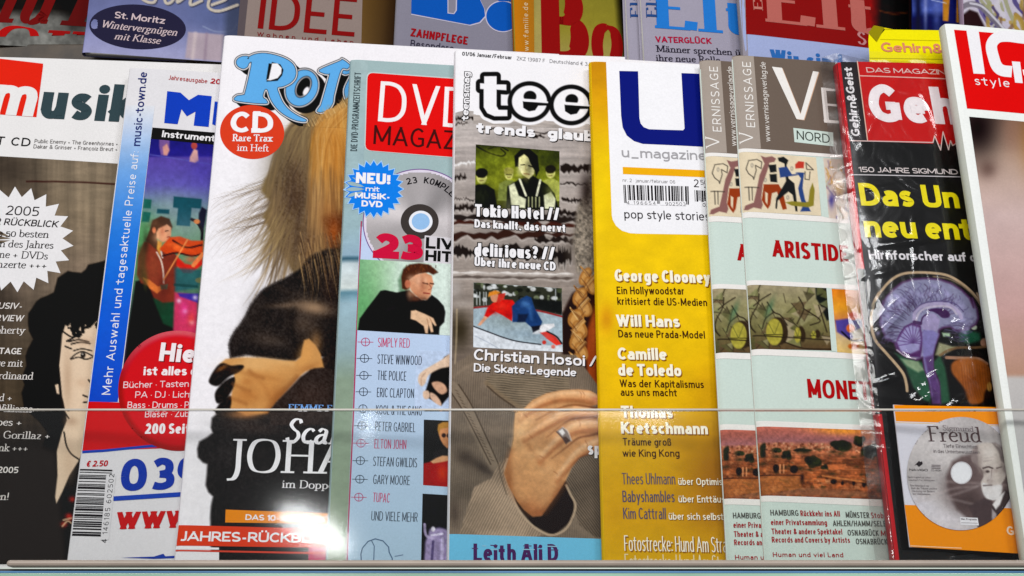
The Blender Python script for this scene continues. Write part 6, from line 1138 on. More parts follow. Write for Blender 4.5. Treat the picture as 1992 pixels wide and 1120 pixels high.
    for q in (((300, 690), (285, 740), (300, 770), (325, 790), (330, 805), (345, 750), (340, 720), (375, 740), (378, 700), (350, 685), (300, 690)), ((645, 705), (690, 748), (650, 745), (645, 705)), ((640, 760), (640, 805), (665, 808), (670, 760)), ((280, 850), (360, 855)), ((300, 850), (305, 930)), ((320, 852), (322, 930))): p.line(ze(*q), 1.8, (56, 50, 44), .9, smooth=False)
    for x, y in ze((400, 810), (320, 720), (560, 740), (535, 915)): p.ell(x, y, 2.6, 4, (90, 90, 90), .7); p.ell(x, y, 1.6, 2.8, (220, 205, 178))
    def putp(p, name, layer):
        if not full:
            e1 = 1426+(p.Y-112)*.0658; e0 = 1363+(p.Y+9-131)*.0556; X2 = e0+(p.X-e1)*.985; Y2 = p.Y+9-(p.Y-112)*.004; p.X, p.Y = X2, Y2
        p.put(m, name, layer)
    putp(p, 'shapes_painting', 2.8)
    if full:
        m.quad('cover_bands', [(1587, 306), (1601, 307), (1612, 424), (1598, 421)], (206, 222, 214), 3, n=(3, 6))
        p = Pic([(1600, 307.5), (1700, 315), (1705, 434), (1609, 424)], 1.8, (220, 204, 190)); r = random.Random(2)
        for i in range(70): x = r.uniform(1600, 1700); y = r.uniform(310, 430); p.line([(x, y), (x+r.uniform(-6, 6), y+r.uniform(4, 14)), (x+r.uniform(-9, 9), y+r.uniform(10, 22))], r.uniform(1.5, 4), r.choice([(206, 150, 60), (150, 130, 150), (230, 220, 210), (120, 110, 170), (210, 170, 130), (190, 196, 180)]), .7)
        p.blob(1617, 390, 6, 16, (76, 70, 150), .9).blob(1632, 365, 8, 14, (220, 160, 50), .7); p.put(m, 'pastel_painting', 2.8)
    # second picture: faceted greens
    p = Pic([(LE(553), 553), (1607, 561), (1617, 682), (LE(678), 678.5)], 1.6, (136, 128, 90)); r = random.Random(11)
    p.vgrad([(553, (160, 148, 118)), (600, (140, 134, 92)), (640, (112, 106, 66)), (682, (88, 66, 44))]).poly(zf((670, 372), (740, 375), (765, 560), (740, 575), (700, 480), (675, 440)), (26, 30, 28), 3)
    for i in range(46):
        x = r.uniform(1455, 1615); y = r.uniform(560, 675); a = r.uniform(0, 6.28); s_ = r.uniform(8, 22)
        q = [(x+s_*math.cos(a+k*2.1+r.uniform(-.4, .4)), y+s_*.9*math.sin(a+k*2.1)) for k in range(3)]
        p.poly(q, r.choice([(150, 144, 104), (110, 112, 64), (84, 84, 50), (176, 160, 130), (90, 70, 50), (128, 132, 84), (64, 58, 40)]), 2.5, .7); p.line([q[0], q[1]], 1.6, (44, 36, 26), .7)
    for cx_, cy_, rx_, ry_ in ((1506, 646, 20, 26), (1551, 652, 8, 15), (1582, 652, 6, 8)):
        p.ell(cx_+8, cy_-2, rx_*.9, ry_*1.05, (52, 40, 28), rot=-10); p.ell(cx_, cy_, rx_*.8, ry_, (170, 160, 62)); p.line([(cx_-rx_, cy_+ry_*.2), (cx_+rx_, cy_+ry_*.2)], 1.6, (40, 34, 20)); p.line([(cx_, cy_+ry_*.2), (cx_-rx_*.6, cy_-ry_*.7)], 1.4, (90, 90, 40)); p.line([(cx_, cy_+ry_*.2), (cx_+rx_*.5, cy_-ry_*.8)], 1.4, (90, 90, 40))
    for q in (((330, 410), (325, 470), (290, 540), (285, 600), (310, 640)), ((300, 480), (350, 440), (400, 410)), ((420, 520), (370, 560), (350, 620)), ((380, 460), (420, 520), (460, 540), (500, 600)), ((570, 430), (600, 500), (560, 590)), ((600, 500), (700, 570), (640, 600)), ((300, 660), (760, 690)), ((480, 700), (600, 740), (770, 745)), ((690, 480), (740, 640))): p.line(zf(*q), 2.6, (40, 32, 24), .85)
    p.blob(1497, 600, 6, 22, (60, 110, 80), .6, 20).noise(.14, 6, seed=6); putp(p, 'facet_painting', 2.8)
    if full:
        m.quad('cover_bands', [(1607, 560), (1617, 561), (1628, 685), (1617, 683)], (206, 222, 214), 3, n=(3, 6))
        p = Pic([(1616, 562), (1720, 568), (1726, 694), (1627, 685)], 1.8, (236, 150, 40)); p.vgrad([(560, (222, 122, 30)), (600, (240, 166, 46)), (622, (206, 130, 70)), (650, (206, 180, 140)), (690, (226, 190, 110))])
        p.poly(zf((790, 570), (900, 555), (1000, 580), (960, 640), (880, 690), (800, 640)), (78, 66, 150), 4).ell(1659, 615, 9, 8, (226, 80, 30)).ell(1654, 639, 8.5, 8.5, (222, 110, 50)).poly(zf((890, 640), (960, 610), (960, 680), (900, 680)), (206, 206, 186), 3).line(zf((830, 640), (890, 690), (960, 690)), 3.4, (26, 24, 34)).ell(1660, 674, 11, 6, (206, 100, 30)).noise(.1, 8, seed=4); p.put(m, 'bright_painting', 2.8)
    # third picture: town at sunset
    p = Pic([(LE(829), 829), (1720, 838), (1730, 972), (LE(963), 963.5)], 1.5); zz = zg
    p.vgrad([(826, (196, 104, 84)), (842, (190, 108, 96)), (858, (176, 110, 112)), (866, (190, 112, 80)), (900, (150, 78, 42)), (935, (160, 84, 42)), (972, (120, 60, 36))]); p.blob(1640, 838, 60, 9, (250, 160, 40), .8, 2).blob(1690, 852, 30, 8, (232, 130, 60), .5)
    r = random.Random(9)
    for i in range(240): x = r.uniform(1470, 1725); y = 864+r.uniform(-4, 12)+(x-1475)*.01; p.poly([(x, y), (x+r.uniform(2, 6), y), (x+r.uniform(2, 6), y+r.uniform(2, 5)), (x, y+4)], r.choice([(226, 150, 110), (236, 176, 136), (150, 80, 50), (190, 110, 76), (110, 54, 36)]), 1.6, .8)
    f1 = p.fbm(16, 8, 12, 5); msk = (p.Y > 874); p.C[msk] *= (1+(f1[msk]-.5)*1.3)[:, None]
    for i in range(420):
        x = r.uniform(1470, 1728); y = r.uniform(872, 968); s2 = .5+(y-870)/90; c = r.choice([(206, 128, 80), (176, 96, 52), (120, 62, 34), (70, 34, 22), (222, 150, 100), (150, 80, 44), (96, 50, 30), (60, 52, 26)])
        p.poly([(x, y), (x+r.uniform(3, 9)*s2, y+.6), (x+r.uniform(3, 9)*s2, y+r.uniform(2, 6)*s2), (x, y+r.uniform(2, 5)*s2)], c, 1.8, r.uniform(.25, .65))
    for i in range(14): y = 884+i*6; p.line([(1472, y+r.uniform(-2, 2)), (1560, y+r.uniform(-3, 3)), (1640, y+r.uniform(-3, 4)), (1728, y+3)], 1.4, r.choice([(226, 150, 96), (64, 30, 18)]), .35)
    for i in range(26): x = r.uniform(1476, 1725); y = r.uniform(872, 925); p.blob(x, y, r.uniform(3, 9), r.uniform(2, 5), (38, 40, 20), .7)
    for x, y, rx_, ry_ in ((1581, 898, 16, 13), (1530, 886, 10, 9), (1512, 876, 8, 5), (1636, 868, 22, 12), (1671, 858, 11, 11), (1560, 876, 16, 4), (1604, 908, 8, 5), (1692, 878, 22, 14), (1484, 874, 6, 14)):
        for k in range(12): p.ell(x+r.uniform(-.6, .6)*rx_, y+r.uniform(-.6, .6)*ry_, rx_*.5, ry_*.5, r.choice([(30, 34, 18), (44, 50, 24), (22, 22, 14)]), .85)
    for x, y, rx_, ry_ in ((1509, 911, 6, 8), (1544, 913, 8, 8), (1621, 937, 6, 5), (1638, 940, 3, 4), (1660, 940, 3, 5), (1680, 942, 4, 6)): p.ell(x, y, rx_, ry_, (26, 12, 10))
    for x in (1517, 1524): p.line([(x, 904), (x, 920)], 2.4, (226, 150, 100))
    p.poly(zg((300, 480), (540, 480), (560, 560), (310, 600)), (186, 112, 56), 3, .6); p.line(zg((300, 475), (560, 478)), 2.4, (60, 28, 18), .8); p.poly(zg((720, 410), (840, 405), (830, 440), (730, 440)), (206, 110, 60), 2.5); p.line(zg((690, 480), (960, 520)), 3, (216, 130, 70), .8); p.poly(zg((560, 560), (980, 580), (990, 620), (330, 600)), (150, 96, 66), 4, .7); p.blob(1560, 930, 5, 12, (30, 14, 10), .9)
    p.noise(.22, 4, seed=19, oct=3); putp(p, 'sunset_picture', 2.8)
    rd = (168, 18, 30)
    m.text('headline', 'ARISTIDE', Q((1503, 499))[0], Q((1651, 510.5))[0], 32, (176, 8, 24), 4, off=.028)
    if full: m.text('headline', 'MONET', (1572, 773.5), (1693, 779), 36, (176, 8, 24), 4, off=.022)
    dg = (84, 84, 80); rows = [[('HAMBURG', 1499, 1002.5, 1553, dg), ('Rückkehr ins All', 1557, 1004, 1633.4, rd), ('MÜNSTER', 1645, 1007, 1690.5, dg), ('Stobwasser', 1694, 1008, 1756, rd)],
        [('einer Privatsammlung', 1500, 1021, 1608.5, rd), ('AHLEN/HAMM/SELB', 1620, 1023.4, 1724, dg)], [('Theater & andere Spektakel', 1501.4, 1038.8, 1638, rd), ('OSNABRÜCK', 1648.6, 1041.6, 1709, dg), ('M', 1713, 1042.4, 1722, rd)], [('Records and Covers by Artists', 1502, 1055, 1653, rd), ('OSNABRÜCK', 1664.6, 1058.6, 1726, dg)], [('Human und viel Land', 1504, 1083, 1640, rd)]]
    for row in rows:
        for t_, x0, y0, x1, c in row:
            if not full and x0 > 1560: continue
            m.text('footer_text', t_, Q((x0, y0))[0], Q((x1, y0+.9))[0], 11 if y0 < 1070 else 9, c, 4, off=.015)
    return m.done()
art('slim strip of an art magazine peeping out between the yellow one and its twin', (1416, 1092), (1363, 131), .002, False, 1, .012)
art('pale green and brown art magazine with full paintings and MONET in red', (1490, 1092), (1426, 112), .0021, True, 2, .0125)
# ---- brain magazine in its clear wrapper
m = front('m', 'black and red science magazine in clear film with a brain scan on its cover', (1741, 1092), (1628, 123), base=(22, 18, 20), ph=7.5, T=.0065, spine=(200, 26, 34), mat=M_GLOSS, sp=.0006)
zh = P2(3.862, 1600, 40); zi = P2(3.863, 1620, 310); zj = P2(4.148, 1660, 570)
GL = lambda y: 1634+(y-123)*.1182+.6
m.poly('red_margin', [(1628.6, 122), (1634.5, 122), (1749, 1092), (1741.6, 1092)], (206, 24, 34), 1.2)
m.quad('title_panel', [(1666, 121), (1930, 126), (1950, 285), (1687, 275)], (206, 10, 20), 1.6); m.quad('title_panel', [(GL(122), 121), (1667, 122), (1687, 275), (GL(275), 274)], (44, 38, 40), 1.6)
m.line('title_panel', [(1666.5, 120), (1687, 275)], 2, (236, 200, 180), 3); m.line('title_panel', [(1671, 148.5), (1850, 154), (1940, 157)], 2, (240, 190, 180), 3); m.line('title_panel', [(GL(275), 274), (1687, 275)]+zh((830, 917)), 2, (230, 200, 196), 3)
m.poly('title_panel', zh((830, 925), (842, 868), (885, 975), (903, 838), (945, 972), (960, 903), (975, 940), (1300, 925), (1300, 1000), (830, 1000)), (22, 18, 20), 2.4)
m.line('title_panel', zh((828, 917), (840, 866), (886, 975), (903, 836), (946, 972), (960, 902), (976, 940), (1000, 925), (1060, 928)), 2, (240, 214, 206), 3.6)
m.text('masthead', 'DAS MAGAZIN FÜR', (1685, 142), (1886, 147), 9.6, (240, 206, 200), 4, off=.02); m.text('masthead', 'Geh', (1694.5, 237), (1868, 243), 71, (248, 240, 242), 4, wt=.25)
m.text('side_text', 'Gehirn&Geist', (1672, 266), (1655.5, 132), 16, (240, 236, 238), 4, off=.035)
m.text('headline', '150 JAHRE SIGMUND FREUD', (1669.7, 335), (1932, 341), 10, (236, 224, 222), 4, off=.02); m.line('headline', [(1655, 340), (1871, 344), (1960, 346)], 1.8, (226, 220, 224), 3)
ye = (252, 236, 10)
m.text('headline', 'Das Un', (1675, 400), (1868, 405), 43, ye, 4, off=.035); m.text('headline', 'neu ent', (1683.4, 461.5), (1896, 467), 44, ye, 4, off=.035); m.text('headline', 'Hirnforscher auf dem', (1690.4, 504), (1936, 509.5), 17.5, (240, 236, 240), 4, off=.03)
p = Pic([(1668, 522), (1935, 530), (1975, 815), (1703, 805)], 1.4, (22, 18, 20))
p.poly(zi((1000, 860), (1120, 1020), (1180, 1120), (1240, 1500), (700, 1500)), (14, 12, 14), 20, .5)
# skull line
sk1 = zi((300, 1110), (318, 1060), (370, 980), (440, 905), (520, 862), (620, 850), (740, 853), (850, 868), (940, 910), (1030, 980), (1090, 1050), (1125, 1110))
p.line(sk1, 5, (206, 178, 142)); p.line([(x+4, y+7) for x, y in sk1[6:]], 3, (150, 130, 100), .8)
p.line(zj((205, 0), (165, 80), (145, 180), (150, 290), (180, 385), (250, 470), (330, 560), (400, 650), (425, 730), (432, 790)), 5.5, (206, 178, 142)); p.line(zj((1000, 0), (1040, 90), (1050, 180)), 4, (200, 172, 140))
for k in range(40):
    t = rnd.random(); a = math.pi*(1.0+t); p.ell(1796+112*math.cos(a), 640+92*math.sin(a), 2, 2, (60, 66, 50), .6)
# green throat, orange tongue first
gr = (46, 92, 66)
p.poly(zj((330, 480), (440, 530), (560, 560), (620, 700), (640, 800), (620, 890), (560, 860), (480, 760), (420, 600)), gr, 6); p.poly(zj((640, 560), (700, 500), (740, 600), (760, 720), (780, 880), (700, 900), (650, 800)), gr, 6).poly(zj((380, 530), (520, 550), (570, 620), (520, 640), (430, 590)), (176, 196, 156), 5, .8); p.poly(zj((690, 400), (840, 430), (780, 470), (700, 510), (660, 500)), (196, 196, 150), 5, .8)
p.poly(zj((700, 330), (760, 290), (900, 290), (1020, 310), (1080, 380), (1080, 420), (900, 420), (800, 430), (720, 400)), (24, 26, 24), 5); p.poly(zj((850, 320), (930, 300), (1020, 320), (1030, 380), (930, 410), (860, 380)), (34, 92, 66), 6); p.poly(zj((715, 320), (780, 322), (780, 350), (725, 352)), (176, 206, 170), 3); p.ell(*zj((975, 275))[0], 6, 5, (190, 206, 180)); p.ell(*zj((1060, 400))[0], 8, 9, (206, 150, 120), .9)
p.line(zj((700, 500), (760, 465), (850, 440), (960, 440), (1090, 430)), 5, (130, 96, 60), .8); p.line(zj((750, 520), (900, 525), (1010, 530), (1080, 570)), 6, (216, 164, 130), .8)
p.poly(zj((790, 580), (830, 540), (900, 530), (1000, 535), (1080, 575), (1115, 640), (1100, 740), (1060, 800), (1040, 880), (940, 890), (900, 780), (830, 690), (795, 640)), (168, 92, 34), 5, smooth=True); p.blob(1895, 740, 18, 40, (120, 58, 24), .5).blob(1880, 715, 20, 16, (196, 120, 56), .6).ell(1925, 752, 5, 9, (226, 170, 80))
for k in range(12): x = 1870+k*5; p.line([(x, 710), (x+4, 750), (x+10, 775)], 1.6, (96, 46, 18), .4)
# brain
lob = (150, 150, 182)
B = zi((370, 1105), (400, 1040), (450, 980), (520, 925), (600, 900), (700, 893), (800, 900), (890, 930), (970, 980), (1030, 1040), (1060, 1110))+zj((960, 40), (1000, 130), (1010, 200), (990, 250), (940, 280), (880, 300), (820, 300), (780, 270), (720, 280), (690, 300), (690, 340), (660, 420), (640, 500), (640, 600), (690, 720), (700, 890), (640, 890), (610, 720), (570, 600), (560, 520), (510, 540), (420, 510), (350, 460), (330, 400), (260, 360), (220, 250), (215, 150), (240, 60))
p.poly(B, (84, 46, 92), 3, grow=2); p.poly(B, lob, 4, grow=-2)
p.noise(.0, 5); r = random.Random(31)
cxb, cyb = 1797, 640
for k in range(230):   # folds running in from the rim
    a = r.uniform(math.pi*.86, math.pi*2.1); R0 = r.uniform(.62, 1.0); rx_, ry_ = 101, 92
    x = cxb+rx_*R0*math.cos(a); y = cyb+ry_*R0*math.sin(a); a2 = a+r.uniform(-.12, .12); R1 = R0-r.uniform(.08, .22); R2 = R1-r.uniform(.0, .1)
    p.line([(x, y), (cxb+rx_*(R0+R1)/2*math.cos((a+a2)/2+.05), cyb+ry_*(R0+R1)/2*math.sin((a+a2)/2+.05)), (cxb+rx_*R2*math.cos(a2+r.uniform(-.14, .14)), cyb+ry_*R2*math.sin(a2))], r.uniform(1.0, 2.2), r.choice([(84, 72, 112), (108, 100, 142), (72, 48, 88)]), .6)
for k in range(50):
    a = r.uniform(math.pi*.9, math.pi*2.05); R0 = r.uniform(.7, .95); p.blob(cxb+101*R0*math.cos(a), cyb+92*R0*math.sin(a), 5, 5, (176, 172, 214), .6)
p.line(zj((490, 220), (500, 150), (560, 105), (680, 85), (780, 100), (850, 150), (870, 200)), 7, (184, 172, 206), .95); p.line(zj((500, 235), (530, 160), (590, 120), (700, 105), (790, 120), (835, 170)), 4, (206, 196, 214), .9); p.line(zj((480, 150), (560, 85), (700, 65), (820, 85), (890, 150)), 2, (84, 66, 120), .8)
p.poly(zj((590, 140), (660, 122), (740, 132), (778, 165), (770, 195), (720, 200), (680, 170), (640, 150)), (66, 28, 84), 2.5, smooth=True); p.poly(zj((560, 240), (555, 190), (600, 160), (660, 170), (700, 210), (690, 260), (680, 300), (620, 320), (560, 290), (540, 260)), (172, 160, 200), 3); p.line(zj((545, 240), (560, 195), (600, 165)), 3, (66, 30, 84)); p.line(zj((490, 235), (540, 245)), 7, (66, 30, 84), .9)
p.poly(zj((340, 400), (370, 330), (410, 270), (470, 240), (540, 260), (560, 380), (550, 470), (540, 520), (470, 515), (400, 490), (350, 450)), (88, 40, 104), 3); p.poly(zj((350, 395), (385, 335), (420, 280), (470, 258), (530, 280), (545, 380), (530, 460), (460, 490), (380, 470)), (166, 160, 206), 4)
for k in range(13): a = math.pi*(.95+k*.09); p.line([(1776, 667), (1776+30*math.cos(a), 667+30*math.sin(a)*1.2)], 1.7, (96, 62, 126), .85)
p.poly(zj((560, 300), (640, 300), (690, 330), (660, 420), (640, 500), (640, 620), (690, 760), (690, 880), (640, 880), (620, 740), (580, 620), (560, 500), (555, 400)), (140, 132, 190), 4); p.poly(zj((575, 520), (640, 500), (645, 620), (695, 760), (695, 890), (640, 890), (620, 740)), (96, 60, 120), 5, .9)
p.line(zj((350, 460), (420, 510), (500, 530)), 2.6, (230, 220, 230), .8); p.noise(.1, 6, seed=14); p.blob(1690, 720, 14, 60, (36, 30, 36), .5)
p.put(m, 'brain_scan', 1.8)
gehirn_root = m.root
# wrapper film as part of the magazine: a loose skin a little in front of the cover, with a flap left and above
g = Part('clear_wrapper', M_FILM); g.smooth = True; nx, ny = 110, 320
U, V = np.meshgrid(np.linspace(-.010, .10, nx), np.linspace(0, m.H+m.foot+.010, ny)); rs = np.random.RandomState(3)
def lump(U, V, n, sc0, seed):
    rs = np.random.RandomState(seed); o = np.zeros(U.shape)
    for i in range(n):
        a = rs.uniform(0, math.pi); u0 = rs.uniform(-.01, .1); v0 = rs.uniform(0, .3); L = rs.uniform(.006, .03); wd = rs.uniform(.0008, .0022)
        du = (U-u0)*math.cos(a)+(V-v0)*math.sin(a); dv = -(U-u0)*math.sin(a)+(V-v0)*math.cos(a); o += np.exp(-(dv/wd)**2-(du/L)**2)*rs.uniform(.3, 1)
    return o*sc0
Wz = .0012+lump(U, V, 34, .00045, 4)
def ridge(p0, p1, wd, h):
    a = np.array(m.uv(np.array(p0[0]), np.array(p0[1]))).ravel(); b = np.array(m.uv(np.array(p1[0]), np.array(p1[1]))).ravel(); d = b-a; L = np.hypot(*d); d /= L
    t = (U-a[0])*d[0]+(V-a[1])*d[1]; n = -(U-a[0])*d[1]+(V-a[1])*d[0]; return h*np.exp(-(n/wd)**2)*np.clip(1-np.abs(t/L-.5)*2, 0, 1)**.5*(t > 0)*(t < L)
for q_ in (((1700, 655), (1770, 580), .0034, .0022), ((1700, 748), (1752, 730), .0009, .0009), ((1803, 738), (1830, 720), .0008, .0008), ((1780, 790), (1815, 758), .0035, .0022), ((1850, 630), (1890, 612), .001, .0008), ((1688, 530), (1694, 600), .001, .001), ((1840, 795), (1880, 770), .0012, .001), ((1850, 200), (1870, 320), .002, .001), ((1700, 480), (1880, 455), .002, .0008)): Wz = Wz+ridge(*q_)
Wz = np.where(U < 0, np.maximum(Wz*.5+U*.25, -.002), Wz)
g.add(np.stack([U, V, Wz], -1).reshape(-1, 3), grid_faces(nx, ny)[:, ::-1], (1, 1, 1)); m.parts['clear_wrapper'] = g
g = Part('wrapper_flap', M_FILM_EDGE); g.smooth = True; nx, ny = 12, 200
U, V = np.meshgrid(np.linspace(-.0098, -.0009, nx), np.linspace(0, m.H+m.foot+.003, ny)); g.add(np.stack([U, V, .0001+U*.2+.0003*np.sin(V*300)+lump(U, V, 20, .00006, 7)], -1).reshape(-1, 3), grid_faces(nx, ny)[:, ::-1], (1, 1, 1)); m.parts['wrapper_flap'] = g
g = Part('wrapper_flap', M_FILM_EDGE); g.smooth = True; nx, ny = 60, 14
U, V = np.meshgrid(np.linspace(-.009, .09, nx), np.linspace(m.H+m.foot+.0002, m.H+m.foot+.0075, ny)); V = V-np.clip((-U)*.2, 0, 1)-.0025*np.abs(np.sin(U*60))*((V-m.H-m.foot)/.0075)
g.add(np.stack([U, V, -.0005+.0006*np.sin(U*220+V*300)], -1).reshape(-1, 3), grid_faces(nx, ny)[:, ::-1], (1, 1, 1)); m.parts['wrapper_flap_top'] = g
m.done()

# ---- yellow leaflet peeping out above it
BLY = m
q = Sheet('leaflet', 'yellow paper leaflet with folded corner sticking up behind the black and red magazine', 'leaflet', (1692, 160), (1688, 62), .052, w=.0035, yaw=7, T=0, base=(246, 232, 12), foot=0, sp=0, A=.0003, cover='sheet', mat=M_PRINT)
# trim: rebuild the sheet as the cut outline with its folded corner
q.parts['sheet'] = Part('sheet', M_PRINT)
q.poly('sheet', [(1690, 66), (1704, 78), (1722, 57), (1738, 57.8), (1829, 59.5), (1862, 61), (1866, 160), (1692, 160), (1691, 110), (1689, 80)], (246, 234, 14), 0)
q.poly('folded_corner', [(1688.5, 64), (1699, 50.5), (1720, 54.5), (1705, 82)], (150, 140, 14), 6); q.poly('folded_corner', [(1699, 50), (1720, 54.3), (1738, 58.2), (1722, 58)], (232, 216, 20), 5)
q.text('lettering', 'Gehirn&Geist', (1715, 101), (1915, 107), 18, (226, 140, 104), 5, off=.03); q.line('lettering', [(1691, 113), (1836, 116)], 1.2, (196, 186, 16), 3); q.line('lettering', [(1712, 77), (1836, 80)], 1, (206, 196, 16), 3)
q.done()

# ---- card with the disc lying against it
q = Sheet('disc_card', 'orange and white card with a silver disc showing an old bearded man', 'disc card', (1770, 1064), (1738, 787), .0625, w=.0175, yaw=7, T=.0009, base=(222, 220, 232), foot=0, sp=0, A=.0001, cover='card', pages=False, mat=M_PRINT)
zk = P2(3.11, 1690, 760)
org = (246, 146, 18)
q.quad('card_print', zk((152, 86), (815, 100), (822, 206), (164, 184)), org, 1); q.quad('card_print', zk((216, 690), (905, 712), (935, 986), (250, 944)), org, 1)
q.line('card_print', zk((162, 192), (822, 214)), 1, (246, 200, 120), 1.6); q.line('card_print', zk((252, 938), (560, 952)), 1.2, (250, 226, 190), 2)
cx, cy = 1868.5, 921.5
p = Pic([(cx-108, cy-113), (cx+112, cy-113), (cx+112, cy+113), (cx-108, cy+113)], 1.5)
a_ = np.arctan2(p.Y-cy, p.X-cx); b_ = 198+14*np.cos(3*a_+.6); p.C = np.stack([b_, b_*.965, b_*.97], -1)
p.blob(1790, 985, 60, 24, (224, 220, 232), .7, 20).blob(1850, 1010, 40, 20, (226, 220, 230), .6)
p.poly(zk((640, 380), (560, 395), (500, 430), (465, 520), (480, 620), (530, 720), (600, 780), (700, 830), (900, 800), (960, 600), (900, 400), (760, 320), (650, 340)), (106, 88, 88), 8); p.blob(1880, 975, 36, 26, (70, 56, 56), .8).blob(1850, 950, 20, 30, (90, 74, 74), .7)
for q_ in (((300, 650), (420, 620), (520, 590), (650, 580)), ((290, 670), (450, 650), (640, 690)), ((470, 550), (640, 560), (870, 575)), ((480, 640), (600, 600), (700, 560))): p.line(zk(*q_), 4, (200, 186, 186), .4, soft=5)
# old man's head
fc = (204, 192, 186)
p.poly(zk((620, 420), (625, 360), (660, 325), (720, 315), (780, 335), (815, 390), (830, 450), (825, 520), (790, 580), (760, 640), (720, 648), (690, 620), (675, 560), (690, 520), (680, 480), (650, 450)), fc, 3, smooth=True); p.poly(zk((745, 318), (790, 345), (818, 400), (815, 440), (795, 420), (780, 370)), (120, 108, 108), 4); p.poly(zk((610, 400), (625, 355), (655, 330), (660, 440), (690, 520), (660, 480), (625, 440)), (128, 112, 112), 5, .8)
p.poly(zk((685, 560), (740, 575), (800, 570), (800, 620), (770, 660), (720, 660), (690, 625)), (228, 224, 226), 4, smooth=True); p.line(zk((688, 470), (720, 462), (745, 470)), 3.4, (90, 76, 76)); p.line(zk((770, 470), (800, 462)), 2.6, (96, 82, 82)); p.ell(*zk((715, 490))[0], 4, 2.6, (60, 48, 48)); p.line(zk((740, 480), (735, 530), (715, 545)), 2.4, (140, 124, 124), .8); p.line(zk((690, 575), (740, 572)), 2.6, (110, 96, 96)); p.line(zk((690, 430), (740, 420)), 1.4, (150, 136, 134), .6); p.line(zk((700, 410), (750, 402)), 1.4, (150, 136, 134), .6); p.ell(*zk((818, 475))[0], 3.4, 8, (170, 156, 154)); p.blob(1925, 935, 6, 12, (130, 114, 112), .6)
p.poly(zk((690, 650), (740, 665), (760, 720), (740, 840), (660, 830), (600, 700)), (76, 62, 64), 4); p.poly(zk((745, 700), (790, 640), (820, 600), (870, 620), (900, 700), (820, 800), (740, 840)), (66, 54, 56), 4); p.poly(zk((780, 640), (820, 610), (790, 690), (765, 720), (745, 690)), (232, 228, 230), 3); p.poly(zk((742, 715), (768, 745), (762, 820), (740, 815)), (170, 160, 164), 3)
p.blob(1925, 880, 14, 12, (232, 224, 220), .5).blob(1948, 905, 6, 20, (130, 116, 112), .5).blob(1912, 918, 8, 6, (130, 114, 110), .6).blob(1936, 915, 8, 5, (140, 124, 120), .5).blob(1925, 930, 4, 10, (226, 216, 212), .6).blob(1905, 900, 6, 26, (150, 134, 130), .5).blob(1922, 955, 14, 10, (214, 208, 208), .5); p.noise(.07, 5, seed=23, oct=3)
rr = np.hypot((p.X-cx)/105, (p.Y-cy)/110); F = grid_faces(p.nx, p.ny)
near = (rr > .975) & (rr < 1.02); X2 = np.where(near, cx+(p.X-cx)/rr, p.X); Y2 = np.where(near, cy+(p.Y-cy)/rr, p.Y); keep = (rr < 1.02).ravel()[F].all(1); hole = (np.hypot((p.X-1869)/20, (p.Y-920)/21) > 1)
u_, v_ = q.uv(X2, Y2); pt = Part('compact_disc', M_GLOSS); q.parts['compact_disc'] = pt; pt.add(q.lay(u_, v_, 8).reshape(-1, 3), F[keep], C_(np.clip(p.C, 0, 255)).reshape(-1, 3))
q.ell('compact_disc', 1869, 920, 21, 22, (206, 200, 206), 9, r0=.9); q.ell('compact_disc', 1869, 920, 19.4, 20.6, (240, 240, 246), 9)
gk = (110, 100, 104)
q.text('disc_text', 'Sigmund', (1833, 837.5), (1893, 840), 10, (130, 118, 122), 11, font='roman', thick=.1, thin=.05); q.text('disc_text', 'Freud', (1805, 858.5), (1909, 860.5), 29, (92, 74, 76), 11, font='roman', thick=.1, thin=.045)
q.text('disc_text', 'Tiefe Einsichten', (1834, 871), (1900, 873), 7, gk, 11); q.text('disc_text', 'in das Unterbewusstsein', (1815, 881), (1905, 883.5), 6.5, gk, 11)
q.text('disc_text', 'NAVIGO', (1768, 916), (1804, 917), 4.4, (50, 44, 48), 11, off=.02); q.poly('disc_text', zk((272, 455), (300, 425), (322, 445), (318, 432), (300, 462), (285, 448)), (50, 44, 48), 11); q.poly('disc_text', zk((290, 440), (318, 428), (322, 440), (295, 455)), (50, 44, 48), 11.4)
for k in range(3): q.line('disc_text', [(1811, 905+k*3), (1828, 905.6+k*3)], 1.6, (130, 120, 124), 11)
q.text('disc_text', 'CD-ROM', (1810, 917), (1830, 917.5), 3.6, (70, 62, 66), 11)
for k, (t_, w) in enumerate((('Sechs Kapitel zur Lehre', 44), ('Deutsch für Windows', 50), ('', 0), ('Eine Reise durch die', 36), ('Welt der Träume und ihre', 50), ('Deutung mit Bildern', 44), ('und Tondokumenten', 34))):
    if w: q.text('disc_text', t_, (1765+k*1.6, 930+k*5.4), (1765+k*1.6+w, 931+k*5.4), 3.6, (120, 110, 114), 11)
q.quad('disc_text', zk((548, 765), (655, 770), (662, 816), (552, 812)), (236, 234, 240), 10, n=(3, 3)); q.text('disc_text', 'Mac-Programm', (1868.5, 1011.5), (1899, 1012.5), 3.8, gk, 11, off=.02); q.line('disc_text', [(1868.5, 1017), (1900, 1018)], 1, (150, 144, 150), 11)
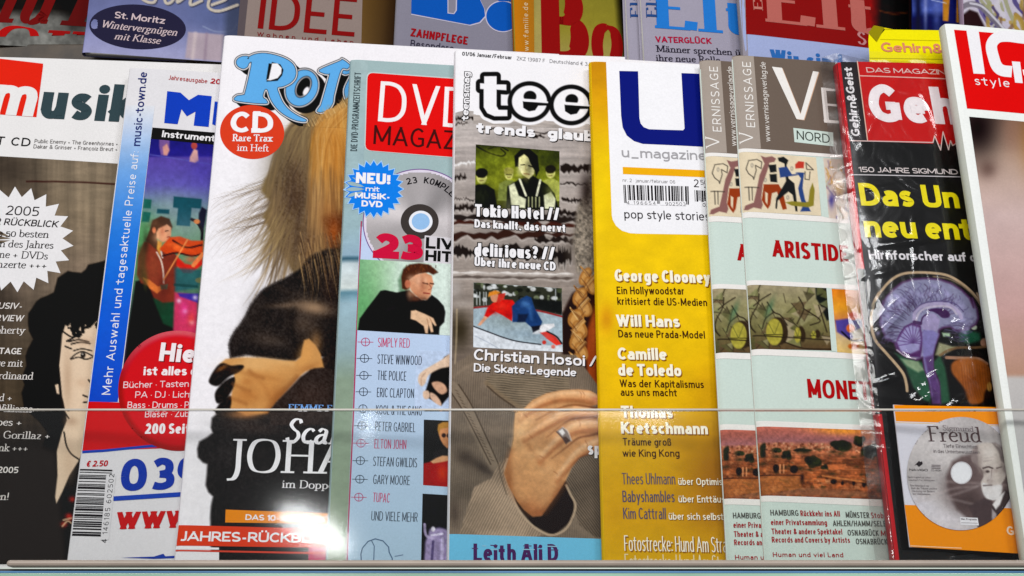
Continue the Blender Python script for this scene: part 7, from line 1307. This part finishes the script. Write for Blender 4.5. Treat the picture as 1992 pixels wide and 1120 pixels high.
q.text('card_print', 'Gehirn', (1958.5, 1040), (2024, 1045), 16.5, (250, 226, 200), 3, off=.03); q.done()

# ---- style magazine at the far right
m = front('m', 'white edged magazine with red title box and the word style, far right', (2001, 1092), (1838, 46), base=(243, 246, 243), ph=8.5, T=.008, spine=(226, 232, 222), w=.0225, sp=.0008)
zh = P2(3.862, 1600, 40)
m.quad('title_box', [(1855, 58.5), (2520, 108), (2545, 268), (1880, 212)], (228, 10, 18), 1.5)
m.poly('masthead', zh((1076, 68), (1168, 70), (1216, 405), (1130, 402)), wh, 3)
p_ = []
def stroke(P, w, col, layer):
    P = catmull(P, 6); d = np.gradient(P, axis=0); d /= np.hypot(d[:, 0], d[:, 1])[:, None]; nn = np.stack([-d[:, 1], d[:, 0]], 1)*w/2; m.poly('masthead', list(map(tuple, P+nn))+list(map(tuple, (P-nn)[::-1])), col, layer)
stroke(zh((1720, 146), (1514, 132), (1390, 118), (1310, 130), (1266, 190), (1285, 290), (1310, 350), (1350, 378), (1420, 386)), 22, wh, 3)
m.poly('masthead', zh((1420, 308), (1482, 312), (1502, 472), (1444, 468)), wh, 3.4); m.poly('masthead', zh((1500, 370), (1700, 376), (1700, 420), (1508, 412)), wh, 3.6)
m.text('masthead', 'style', (1896, 166), (1964, 170.5), 16, wh, 4)
p = Pic([(1884, 228), (2530, 282), (2660, 1092), (2012, 1092)], 4.0)
p.vgrad([(228, (120, 96, 84)), (300, (196, 168, 150)), (420, (206, 180, 176)), (600, (196, 158, 154)), (728, (186, 146, 126)), (736, (196, 192, 190)), (1092, (176, 176, 180))])
p.blob(1900, 250, 50, 70, (24, 16, 18), .98).blob(1970, 250, 24, 60, (150, 110, 90), .7).blob(2000, 270, 20, 70, (150, 96, 40), .6).blob(1920, 330, 20, 20, (90, 66, 60), .7).noise(.06, 60, 60, 4).put(m, 'cover_picture', 1.6)
m.done()
m = front('m', 'second white magazine lying under the one with the word style', (1986, 1092), (1857.5, 213), base=(240, 244, 240), ph=8.2, T=.0015, spine=(220, 228, 216), w=.0137, sp=.0004, W=.19); m.done()
